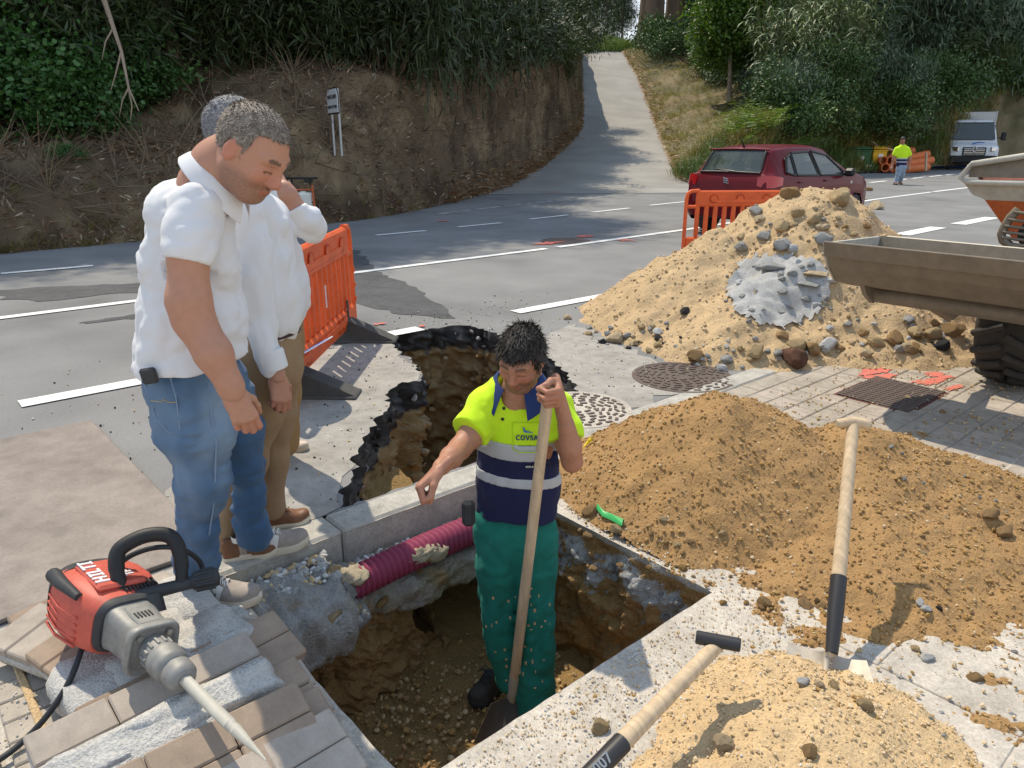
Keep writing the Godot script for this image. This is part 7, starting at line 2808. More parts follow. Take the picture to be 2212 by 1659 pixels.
# ---- shoe: heel to toe along the ground ----
func shoe(o: Node, heel: Vector3, toe: Vector3, w: float, hgt: float, upper: Material, sole: Material, sole_h: float, laces: Variant = null, stripe: Variant = null, tongue := true) -> void:
	var n := Node3D.new(); n.name = "shoe"; o.add_child(n, true)
	var d := (toe - heel)
	var ln := d.length()
	d /= ln
	var s := d.cross(Vector3.UP).normalized()
	var u := s.cross(d)
	var wid := [[0.0, 0.30], [0.03, 0.62], [0.12, 0.74], [0.3, 0.72], [0.5, 0.80], [0.68, 0.98], [0.82, 0.94], [0.93, 0.70], [0.985, 0.36], [1.0, 0.10]]
	var b := MB.new()
	var rows := []
	for l in [[0.0, 0.97], [sole_h * 0.4, 1.02], [sole_h, 1.0], [sole_h + 0.002, 0.9]]:
		var r := PackedVector3Array()
		for k in 44:
			var t: float = 0.5 - 0.5 * cos(PI * (k if k < 22 else 43 - k) / 21.0)
			var sg := 1.0 if k < 22 else -1.0
			var kick := 0.012 * smoothstep(0.75, 1.0, t)
			r.append(heel + d * (ln * (0.5 + (t - 0.5) * l[1])) + s * sg * lut(wid, t) * w * 0.5 * l[1] + u * (l[0] + kick * (1.0 if l[0] > 0 else 0.6)))
		rows.append(r)
	b.loft(rows)
	part("sole", b, sole, n)
	b = MB.new()
	rows = []
	var top := [[0.0, 0.78], [0.04, 0.98], [0.14, 1.0], [0.28, 0.94], [0.36, 1.0], [0.44, 0.94], [0.6, 0.68], [0.75, 0.55], [0.88, 0.48], [0.96, 0.36], [1.0, 0.16]]
	for k in 30:
		var t := 0.01 + 0.975 * k / 29.0
		var ww := lut(wid, t) * w * 0.5 * 0.95
		var hh := lut(top, t) * hgt
		var r := PackedVector3Array()
		var c := heel + d * (ln * t) + u * (sole_h * 0.8)
		for j in 24:
			var a := TAU * j / 24.0
			var cs := cos(a)
			var sn := sin(a)
			var nar := 1.0 - 0.32 * maxf(0.0, sn) * smoothstep(0.6, 0.2, t)
			r.append(c + s * signf(cs) * pow(absf(cs), 0.75) * ww * nar + u * (maxf(sn, -0.15) * hh + 0.012 * smoothstep(0.75, 1.0, t)))
		rows.append(r)
	b.loft(rows)
	part("upper", b, upper, n)
	if stripe != null:
		b = MB.new()
		for sg in [-1.0, 1.0]:
			var g := []
			for j in 7:
				var r := PackedVector3Array()
				for i in 5:
					var t := 0.42 + 0.11 * i / 4.0 + 0.05 * j / 6.0
					var a := lerpf(0.08, 1.05, j / 6.0)
					var ww := lut(wid, t) * w * 0.5 * 0.95 + 0.0022
					var hh := lut(top, t) * hgt + 0.002
					r.append(heel + d * (ln * t) + u * (sole_h * 0.8 + sin(a) * hh) + s * sg * pow(cos(a), 0.75) * ww * (1.0 - 0.32 * sin(a) * smoothstep(0.6, 0.2, t)))
				g.append(r)
			b.upward(b.grid(g), s * sg)
		part("stripe", b, stripe, n)
		b = MB.new()
		var g2 := []
		for j in 4:
			var r := PackedVector3Array()
			for i in 9:
				var a := PI * 0.5 + PI * (i / 8.0 - 0.0)
				var t := 0.0
				r.append(heel + d * (ln * 0.065 + cos(a) * ln * 0.068) + s * sin(a) * 0.0 + s * cos(PI * i / 8.0) * w * 0.33 + u * (sole_h + hgt * (0.62 + 0.28 * j / 3.0)) - d * 0.012 * sin(PI * i / 8.0))
			g2.append(r)
		b.upward(b.grid(g2), -d)
		part("heel_tab", b, stripe, n)
	if laces != null:
		b = MB.new()
		for k in 5:
			var t := 0.36 + k * 0.055
			var hh := lut(top, t) * hgt + sole_h * 0.8 + 0.004
			var c := heel + d * (ln * t) + u * hh
			var ww := w * 0.19
			b.tube([c - s * ww - u * 0.009, c - s * ww * 0.4 + u * 0.002 + d * 0.006, c + s * ww * 0.4 + u * 0.002 - d * 0.004, c + s * ww - u * 0.009], [0.0033], 6)
			b.tube([c - s * ww - u * 0.009 - d * 0.008, c + u * 0.003, c + s * ww - u * 0.009 + d * 0.01], [0.0030], 6)
		var c0 := heel + d * (ln * 0.34) + u * (lut(top, 0.34) * hgt + sole_h + 0.004)
		for sg in [-1.0, 1.0]:
			b.tube([c0, c0 + s * sg * 0.025 + u * 0.012, c0 + s * sg * 0.035 + d * 0.02, c0 + s * sg * 0.015 + d * 0.02, c0], [0.003], 6)
			b.tube([c0, c0 + s * sg * 0.02 + d * 0.015 + u * 0.004, c0 + s * sg * 0.045 + d * 0.03 - u * 0.012], [0.003], 6)
		part("laces", b, laces, n)

# ---- a turned-down collar round the neck ----
func collar(o: Node, at: Vector3, upv: Vector3, front: Vector3, r: float, wide: float, open: float, m: Material, point := 0.03, drop := 0.0) -> void:
	var rgt := front.cross(upv).normalized()
	for sg in [-1.0, 1.0]:
		var outer := []
		var b := MB.new()
		var rows := []
		for j in 7:
			var v := j / 6.0
			var row := PackedVector3Array()
			for i in 17:
				var t := i / 16.0
				var a: float = lerpf(open, PI, t)
				var dir: Vector3 = front * cos(a) + rgt * float(sg) * sin(a)
				var tip := point * pow(1.0 - t, 3.0)
				var rad := r + 0.006 + v * (wide * 0.62 + tip * 0.3) - 0.012 * sin(v * PI) * 0.0
				var y := 0.012 * (1.0 - cos(a)) + 0.008 * sin(v * PI) - v * (wide * 0.8 + tip) - drop * pow(1.0 - t, 2.0)
				row.append(at + dir * rad + upv * y)
			rows.append(row)
		var st := b.grid(rows)
		b.upward(st, upv)
		var back := []
		for row in rows:
			var r2 := PackedVector3Array()
			for q in row:
				r2.append(q - upv * 0.004 - (q - at).normalized() * 0.0015)
			back.append(r2)
		st = b.grid(back)
		b.upward(st, -upv)
		for i in 16:
			b.quad(rows[6][i], rows[6][i + 1], back[6][i + 1], back[6][i])
		for j in 6:
			b.quad(rows[j][0], rows[j + 1][0], back[j + 1][0], back[j][0])
		part("collar", b, m, o)

func folds(sd: int, f: float) -> FastNoiseLite:
	var n := nz(sd, f, 3)
	n.fractal_type = FastNoiseLite.FRACTAL_RIDGED
	n.fractal_gain = 0.35
	n.fractal_octaves = 2
	return n
func nearest(b: MB, px: float, py: float) -> Array:   # the mesh point first met by a line of sight, with a rough normal
	var r := ray(px, py).normalized()
	var best := 1e9
	var res := Vector3.ZERO
	var bi := 0
	for k in b.v.size():
		var d := b.v[k] - EYE
		var t := d.dot(r)
		var e := (d - r * t).length()
		if e < 0.012 and t < best:
			best = t; res = b.v[k]; bi = k
	return [res, bi]
func stick(b: MB, px: float, py: float) -> Array:   # [place, right, up, out] on a garment
	var a := nearest(b, px, py)
	var r: Vector3 = nearest(b, px + 20, py)[0] - nearest(b, px - 20, py)[0]
	var u: Vector3 = nearest(b, px, py - 16)[0] - nearest(b, px, py + 16)[0]
	var n := r.cross(u).normalized()
	if n.dot(fh) > 0.0 or a[0] == Vector3.ZERO:
		n = -fh
	r = (rt - n * rt.dot(n)).normalized()
	return [a[0], r, n.cross(r), n]

func make_people() -> void:
	mat("skin", L(1, 1, 1), 0.5, {"vc": true, "sss": 0.12, "bump": "grain", "scale": 9.0, "bh": 0.05, "world": false})
	mat("eye", L(1, 1, 1), 0.15, {"vc": true})
	mat("hair", L(1, 1, 1), 0.6, {"vc": true, "bump": "grain", "scale": 14.0, "bh": 0.3, "world": false})
	mat("white_cotton", L(0.70, 0.70, 0.715), 0.9, {"bump": "cloth", "scale": 6.0, "bh": 0.05, "rim": 0.25})
	mat("denim", L(1, 1, 1), 0.88, {"vc": true, "tex": "cloth", "scale": 5.0, "bump": "cloth", "bh": 0.06, "rim": 0.2})
	mat("twill", L(0.30, 0.20, 0.115), 0.9, {"tex": "cloth", "scale": 4.0, "rim": 0.2})
	mat("corduroy", L(0.30, 0.18, 0.075), 0.92, {"tex": "cloth", "scale": 4.0, "rim": 0.3})
	mat("dyed", L(1, 1, 1), 0.85, {"vc": true, "bump": "cloth", "scale": 5.0, "bh": 0.05, "rim": 0.15})
	mat("green_cotton", L(0.012, 0.165, 0.125), 0.9, {"tex": "stain", "scale": 1.6, "bump": "cloth", "bh": 0.06, "rim": 0.2})
	mat("navy", L(0.022, 0.045, 0.15), 0.88, {"rim": 0.2})
	mat("suede", L(0.36, 0.31, 0.265), 0.95, {"tex": "stain", "scale": 5.0, "rim": 0.4})
	mat("cream_sole", L(0.66, 0.58, 0.45), 0.75)
	mat("white_leather", L(0.74, 0.72, 0.67), 0.6)
	mat("brown_leather", L(0.19, 0.085, 0.042), 0.5, {"tex": "stain", "scale": 5.0})
	mat("canvas_shoe", L(0.62, 0.50, 0.42), 0.9, {"tex": "cloth", "scale": 6.0})
	mat("rope_sole", L(0.50, 0.40, 0.27), 0.95, {"tex": "grain", "scale": 9.0})
	mat("work_shoe", L(0.05, 0.043, 0.036), 0.8, {"tex": "stain", "scale": 6.0})
	mat("belt_leather", L(0.05, 0.022, 0.025), 0.5)
	mat("thread", L(0.42, 0.33, 0.20), 0.9)
	mat("seam_blue", L(0.22, 0.30, 0.42), 0.9)
	mat("hi_vis", L(0.50, 0.76, 0.02), 0.85)
	mat("reflective", L(0.48, 0.49, 0.50), 0.45, {"bump": "cloth", "scale": 5.0, "bh": 0.05})
	var jobs := []
	for f in [man_in_polo, digger, man_in_shirt, person_behind, far_worker]:
		var t := Thread.new()
		t.start(f)
		jobs.append(t)
	for t in jobs:
		var o: Node3D = t.wait_to_finish()
		o.name = named("person")
		add_child(o)
	digger_shovel()
func figure(label: String, at: Vector3) -> Node3D:
	var o := Node3D.new()
	o.name = "person"
	o.position = at
	tag(o, label, "person")
	return o

func man_in_polo() -> Node3D:
	var o := figure("person in white polo shirt and blue jeans looking down into the pit", gp(480, 1300))
	var P := o.position
	var skin := Color(0.46, 0.235, 0.155)
	# body under the clothes: trunk, neck, right arm
	var body := MB.new()
	var arm := [[430, 465, 2.22, 30], [407, 560, 2.10, 41], [408, 650, 2.08, 46], [418, 690, 2.08, 43], [462, 765, 2.06, 39], [497, 832, 2.06, 27], [503, 848, 2.06, 26]]
	var trunk := [[455, 410, 2.25, 40], [425, 480, 2.29, 52], [420, 680, 2.32, 66], [420, 790, 2.34, 66]]
	var neck := [[448, 405, 2.25, 62], [480, 365, 2.25, 60], [515, 335, 2.24, 56]]
	var larm := [[440, 480, 2.40, 28], [455, 620, 2.40, 26], [460, 700, 2.40, 24]]
	var bx := box_of([arm, trunk, neck, larm], 0.06)
	var s := SDF.new(bx[0], bx[1], 0.011)
	for c in [trunk, neck, larm]:
		chain(s, c, 0.04)
	chain(s, arm, 0.02)
	var n0 := nz(740, 40.0, 2)
	s.net(body, func(p): return skin * (1.0 + 0.08 * n0.get_noise_3dv(p)))
	var fdir := (rt * 0.76 - Vector3.UP * 0.60 - fh * 0.26).normalized()
	var hup := (Vector3.UP * 0.78 + rt * 0.60 - fh * 0.1)
	hup = (hup - fdir * hup.dot(fdir)).normalized()
	var hb := Basis(hup.cross(fdir), hup, fdir)
	var hc := ph(544, 332, 2.2)
	head(body, hc, hb, 1.05, skin, 0.55, 0.0042, 1.0)
	# right hand hangs, loosely curled
	var ey := (Vector3.DOWN * 0.93 + rt * 0.30 + fh * 0.05).normalized()
	var ez := (-rt * 0.55 + fh * 0.80 - Vector3.UP * 0.1)
	ez = (ez - ey * ez.dot(ey)).normalized()
	var ex := ey.cross(ez)
	if ex.dot(rt) < 0:
		ex = -ex
	hand(body, ph(502, 846, 2.055), ex, ey, ez, [[0.35, 0.75], [0.45, 0.8], [0.5, 0.85], [0.55, 0.9]], [[0.55, 0.75, 0.45], [0.2, 0.9, 0.5], [0.0, 0.9, 0.4]], skin, 1.02)
	for k in body.v.size():
		body.v[k] -= P
	part("body", body, M.skin, o, true)
	eyes(o, hc - P, hb, 1.05, (Vector3(0.1, -0.5, 1)).normalized())
	hair(o, hc - P, hb, 1.05, 0.0055, 0.048, 0.012, Color(0.34, 0.29, 0.24), Color(0.12, 0.095, 0.075), 0.0046, 0.0012, 0.026, 5200, 0.011, 0.8)
	# polo shirt
	var b := MB.new()
	var tor := [[440, 422, 2.26, 62], [414, 480, 2.28, 88], [412, 570, 2.30, 100], [418, 690, 2.31, 110], [413, 775, 2.31, 112], [412, 800, 2.31, 113]]
	var slv := [[430, 455, 2.16, 60], [412, 520, 2.11, 57], [404, 580, 2.09, 56]]
	bx = box_of([tor, slv], 0.05)
	s = SDF.new(bx[0], bx[1], 0.0078)
	chain(s, tor, 0.04)
	chain(s, [[440, 440, 2.40, 56], [470, 560, 2.46, 48]], 0.05)
	chain(s, slv, 0.035)
	chain(s, [[470, 385, 2.25, 60], [500, 350, 2.25, 62]], 0.01)
	s.cone(ph(462, 400, 2.25), ph(520, 330, 2.24), 0.088, 0.10, 0.01, Vector3.ZERO, 1.0, true)
	var se := ph(404, 566, 2.09)
	var sd := (se - ph(412, 520, 2.11)).normalized()
	var hem := ph(412, 788, 2.31)
	s.below(hem - (Vector3.UP * 0.0), -(Vector3.UP * -1.0 + rt * 0.12).normalized() * 1.0)
	s.rough(folds(741, 3.0), 0.016, Vector3(1, 0.8, 1))
	s.rough(folds(742, 7.5), 0.006, Vector3(1, 1.6, 1))
	s.slice(se, sd, 0.13)
	s.net(b)
	for k in b.v.size():
		b.v[k] -= P
	part("polo_shirt", b, M.white_cotton, o)
	var cu := (Vector3.UP * 0.80 + rt * 0.58).normalized()
	var cf := (rt * 0.80 - Vector3.UP * 0.58).normalized()
	collar(o, ph(478, 378, 2.25) - P, cu, cf, 0.078, 0.055, 0.28, M.white_cotton, 0.035)
	# jeans
	b = MB.new()
	var near := [[408, 850, 2.30, 82], [425, 925, 2.29, 80], [440, 1020, 2.30, 60], [426, 1110, 2.31, 47], [420, 1200, 2.32, 43], [424, 1248, 2.33, 43]]
	var far := [[462, 835, 2.45, 78], [508, 930, 2.52, 60], [534, 1010, 2.56, 42], [540, 1090, 2.58, 36], [548, 1160, 2.60, 36]]
	bx = box_of([near, far, [[420, 790, 2.34, 110]]], 0.03)
	s = SDF.new(bx[0], bx[1], 0.0085)
	chain(s, near, 0.02)
	chain(s, far, 0.02)
	chain(s, [[412, 800, 2.32, 96], [428, 855, 2.34, 98]], 0.04)
	s.rough(folds(743, 3.2), 0.015, Vector3(1, 1.2, 1))
	s.rough(folds(744, 8.0), 0.007, Vector3(0.8, 1.8, 0.8))
	var n1 := nz(745, 5.0, 3)
	var kn := ph(470, 1010, 2.2)
	var th := ph(470, 900, 2.15)
	s.net(b, func(p):
		var e := n1.get_noise_3d(p.x, p.y * 0.5, p.z)
		var f := clampf(exp(-pow((p - th).length() / 0.14, 2)) * 0.8 + exp(-pow((p - kn).length() / 0.15, 2)) * 0.6 + e * 0.7, 0, 1)
		return Color(0.055, 0.125, 0.235).lerp(Color(0.24, 0.34, 0.46), f))
	for k in b.v.size():
		b.v[k] -= P
	var jeans := part("jeans", b, M.denim, o, true)
	var jm := MB.new()
	jm.v = b.v.duplicate()
	for k in jm.v.size():
		jm.v[k] += P
	var line := func(pts: Array, r: float, m: Material, called: String):
		var path := []
		for q in pts:
			var h: Array = nearest(jm, q[0], q[1])
			if h[0] != Vector3.ZERO:
				path.append(h[0] - P + (EYE - h[0]).normalized() * 0.001)
		if path.size() > 1:
			var t := MB.new()
			t.tube(path, [r], 5)
			part(called, t, m, jeans)
	line.call([[455, 830], [462, 900], [470, 960], [468, 1040], [462, 1100], [455, 1160]], 0.003, M.seam_blue, "side_seam")
	line.call([[300, 812], [330, 905], [358, 935], [382, 930], [372, 860], [365, 815]], 0.0024, M.seam_blue, "back_pocket")
	line.call([[318, 868], [340, 872], [348, 864], [358, 874], [378, 876]], 0.002, M.thread, "pocket_stitching")
	b = MB.new()
	b.box(ph(322, 812, 2.13) - P, Vector3(0.05, 0.05, 0.016), Basis(rt, Vector3.UP, -fh) * Basis(Vector3.BACK, 0.15), 0.006)
	part("wallet", b, M.tool_black, o)
	var sh := func(h: Vector3, t: Vector3): shoe(o, h - P, t - P, 0.112, 0.085, M.suede, M.cream_sole, 0.03, M.white_leather, M.white_leather)
	sh.call(gp(400, 1296), gp(566, 1302))
	sh.call(gp(512, 1207), gp(668, 1172))
	# the small dark rider on the stripe
	var a := gp(400, 1296).lerp(gp(566, 1302), 0.47)
	var dd := (gp(566, 1302) - gp(400, 1296)).normalized()
	var out := dd.cross(Vector3.UP).normalized()
	if out.dot(EYE - a) < 0:
		out = -out
	b = MB.new()
	var c := a - P + out * 0.0475 + Vector3.UP * 0.058
	var uu := (Vector3.UP - out * 0.35).normalized()
	for q in [[0, 0, 0.009, 0.005], [-0.004, 0.008, 0.003, 0.006], [0.006, 0.003, 0.003, 0.006]]:
		b.box(c + dd * q[0] + uu * q[1], Vector3(q[2], q[3], 0.003), Basis(dd, uu, dd.cross(uu)))
	for q in [-0.006, -0.002, 0.003, 0.006]:
		b.box(c + dd * q - uu * 0.006, Vector3(0.0018, 0.009, 0.003), Basis(dd, uu, dd.cross(uu)))
	b.tube([c + uu * 0.008, c + uu * 0.017 + dd * 0.004], [0.0008], 4)
	part("emblem", b, M.black_print, o)
	return o

func man_in_shirt() -> Node3D:
	var o := figure("person in white long-sleeved shirt, brown belt and khaki trousers", gp(560, 1170))
	var P := o.position
	var skin := Color(0.45, 0.23, 0.16)
	var body := MB.new()
	var trunk := [[520, 405, 2.74, 34], [555, 485, 2.77, 36], [575, 640, 2.78, 40], [575, 745, 2.78, 40]]
	var neck := [[520, 400, 2.74, 48], [512, 340, 2.76, 46]]
	var arm := [[545, 480, 2.70, 22], [546, 620, 2.62, 22], [570, 730, 2.60, 19], [598, 812, 2.58, 20]]
	var bx := box_of([arm, trunk, neck], 0.06)
	var s := SDF.new(bx[0], bx[1], 0.013)
	chain(s, trunk, 0.04); chain(s, neck, 0.03); chain(s, arm, 0.02)
	s.net(body, func(_p): return skin)
	var fdir := (rt * 0.85 - Vector3.UP * 0.35 + fh * 0.2).normalized()
	var hup := (Vector3.UP + rt * 0.3)
	hup = (hup - fdir * hup.dot(fdir)).normalized()
	var hb := Basis(hup.cross(fdir), hup, fdir)
	var hc := ph(512, 300, 2.76)
	head(body, hc, hb, 1.04, skin, 0.2, 0.0055)
	var ey := (Vector3.DOWN * 0.95 + rt * 0.10 - fh * 0.1).normalized()
	var ez := (fh * 0.75 - rt * 0.6)
	ez = (ez - ey * ez.dot(ey)).normalized()
	var ex := ey.cross(ez)
	if ex.dot(rt) < 0:
		ex = -ex
	hand(body, ph(599, 812, 2.58), ex, ey, ez, [[0.5, 0.8], [0.5, 0.9], [0.55, 0.9], [0.6, 0.9]], [[0.5, 0.75, 0.5], [0.1, 0.9, 0.5], [0.0, 0.9, 0.4]], skin, 1.0, 0.004)
	for k in body.v.size():
		body.v[k] -= P
	part("body", body, M.skin, o, true)
	hair(o, hc - P, hb, 1.04, 0.012, 0.062, 0.012, Color(0.28, 0.28, 0.29), Color(0.10, 0.10, 0.11), 0.0055, 0.004)
	var b := MB.new()
	var tor := [[535, 430, 2.75, 46], [560, 480, 2.76, 62], [570, 560, 2.77, 68], [578, 640, 2.77, 71], [580, 690, 2.77, 68], [578, 712, 2.77, 58]]
	var slv := [[540, 465, 2.66, 46], [545, 600, 2.61, 41], [560, 700, 2.60, 37], [582, 765, 2.58, 29], [592, 792, 2.58, 27]]
	bx = box_of([tor, slv], 0.04)
	s = SDF.new(bx[0], bx[1], 0.0088)
	chain(s, tor, 0.05); chain(s, slv, 0.02)
	s.rough(folds(751, 3.4), 0.020, Vector3(1.1, 0.6, 1.1))
	s.rough(folds(752, 8.0), 0.006, Vector3(1, 0.8, 1))
	s.net(b)
	for k in b.v.size():
		b.v[k] -= P
	part("shirt", b, M.white_cotton, o)
	b = MB.new()
	var c0 := ph(585, 775, 2.58)
	var c1 := ph(600, 815, 2.575)
	b.lathe([[-0.03, 0.050], [-0.02, 0.054], [0.04, 0.050], [0.045, 0.045]], c0 - P, c1 - c0, 28, false)
	part("shirt_cuff", b, M.white_cotton, o)
	b = MB.new()
	var near := [[565, 775, 2.72, 70], [556, 880, 2.72, 58], [530, 990, 2.70, 46], [508, 1090, 2.69, 38], [497, 1170, 2.69, 36]]
	var far := [[585, 775, 2.84, 66], [590, 880, 2.86, 52], [583, 980, 2.86, 40], [582, 1050, 2.86, 33], [586, 1092, 2.86, 31]]
	bx = box_of([near, far, [[578, 730, 2.78, 78]]], 0.03)
	s = SDF.new(bx[0], bx[1], 0.011)
	chain(s, near, 0.02); chain(s, far, 0.02)
	chain(s, [[577, 722, 2.78, 66], [577, 780, 2.78, 72]], 0.04)
	s.rough(folds(753, 4.0), 0.014, Vector3(1, 0.8, 1))
	s.net(b)
	for k in b.v.size():
		b.v[k] -= P
	part("trousers", b, M.twill, o)
	b = MB.new()
	var bc := ph(578, 716, 2.775) - P
	b.lathe([[-0.02, 0.121], [-0.016, 0.124], [0.016, 0.124], [0.02, 0.121]], bc, (Vector3.UP - rt * 0.15), 40, false)
	part("belt", b, M.belt_leather, o)
	var sh := func(h: Vector3, t: Vector3): shoe(o, h - P, t - P, 0.10, 0.078, M.brown_leather, M.cream_sole, 0.022, M.brown_leather)
	sh.call(gp(560, 1144), gp(671, 1124))
	sh.call(gp(482, 1212), gp(605, 1190))
	return o

func person_behind() -> Node3D:
	var o := figure("person in loose white blouse with a hand raised to the face", gp(610, 975))
	var P := o.position
	var skin := Color(0.45, 0.24, 0.17)
	var body := MB.new()
	var trunk := [[575, 415, 3.55, 26], [590, 485, 3.56, 26], [600, 620, 3.56, 28], [605, 730, 3.56, 28]]
	var neck := [[575, 405, 3.55, 32], [566, 360, 3.54, 30]]
	var arm := [[622, 462, 3.49, 18], [668, 490, 3.35, 18], [658, 470, 3.29, 18], [622, 420, 3.25, 19], [614, 405, 3.25, 17]]
	var bx := box_of([arm, trunk, neck], 0.06)
	var s := SDF.new(bx[0], bx[1], 0.013)
	chain(s, trunk, 0.04); chain(s, neck, 0.03); chain(s, arm, 0.02)
	s.net(body, func(_p): return skin)
	var fdir := (rt * 0.75 - Vector3.UP * 0.4 - fh * 0.4).normalized()
	var hup := (Vector3.UP + rt * 0.3)
	hup = (hup - fdir * hup.dot(fdir)).normalized()
	var hb := Basis(hup.cross(fdir), hup, fdir)
	var hc := ph(560, 335, 3.54)
	head(body, hc, hb, 0.98, skin, 0.0, 0.0065)
	var ey := (ph(594, 372, 3.27) - ph(614, 405, 3.25)).normalized()
	var ez := (-rt * 0.8 + fh * 0.4)
	ez = (ez - ey * ez.dot(ey)).normalized()
	var ex := ey.cross(ez)
	hand(body, ph(613, 404, 3.25), ex, ey, ez, [[0.3, 0.4], [0.3, 0.45], [0.35, 0.5], [0.4, 0.5]], [[0.6, 0.75, 0.35], [0.3, 0.9, 0.3], [0.1, 0.9, 0.2]], skin, 0.95, 0.0045)
	for k in body.v.size():
		body.v[k] -= P
	part("body", body, M.skin, o, true)
	hair(o, hc - P, hb, 0.98, 0.018, 0.062, 0.02, Color(0.10, 0.07, 0.05), Color(0.05, 0.035, 0.03), 0.006, 0.006)
	var b := MB.new()
	var tor := [[582, 425, 3.55, 36], [592, 480, 3.55, 46], [602, 560, 3.54, 49], [612, 620, 3.53, 53], [616, 655, 3.53, 55]]
	var slv := [[620, 458, 3.48, 33], [662, 486, 3.36, 33], [674, 496, 3.33, 30], [662, 472, 3.28, 30], [640, 448, 3.26, 27]]
	bx = box_of([tor, slv], 0.04)
	s = SDF.new(bx[0], bx[1], 0.011)
	chain(s, tor, 0.05); chain(s, slv, 0.02)
	s.rough(folds(761, 3.6), 0.018, Vector3(1.1, 0.6, 1.1))
	s.rough(folds(762, 9.0), 0.006, Vector3(1, 0.8, 1))
	s.slice(ph(640, 448, 3.26), (ph(612, 405, 3.25) - ph(640, 448, 3.26)).normalized(), 0.12)
	s.net(b)
	for k in b.v.size():
		b.v[k] -= P
	part("blouse", b, M.white_cotton, o)
	b = MB.new()
	var legs := [[[606, 740, 3.52, 48], [610, 850, 3.52, 38], [612, 930, 3.52, 32], [612, 955, 3.52, 34]], [[596, 740, 3.62, 46], [592, 840, 3.64, 36], [590, 940, 3.66, 30]]]
	bx = box_of(legs, 0.03)
	s = SDF.new(bx[0], bx[1], 0.012)
	for l in legs:
		chain(s, l, 0.03)
	chain(s, [[604, 690, 3.55, 50], [603, 750, 3.56, 52]], 0.03)
	s.net(b)
	for k in b.v.size():
		b.v[k] -= P
	part("trousers", b, M.corduroy, o)
	var sh := func(h: Vector3, t: Vector3): shoe(o, h - P, t - P, 0.088, 0.055, M.canvas_shoe, M.rope_sole, 0.024)
	sh.call(gp(590, 968), gp(666, 974))
	sh.call(gp(578, 942), gp(640, 944))
	return o

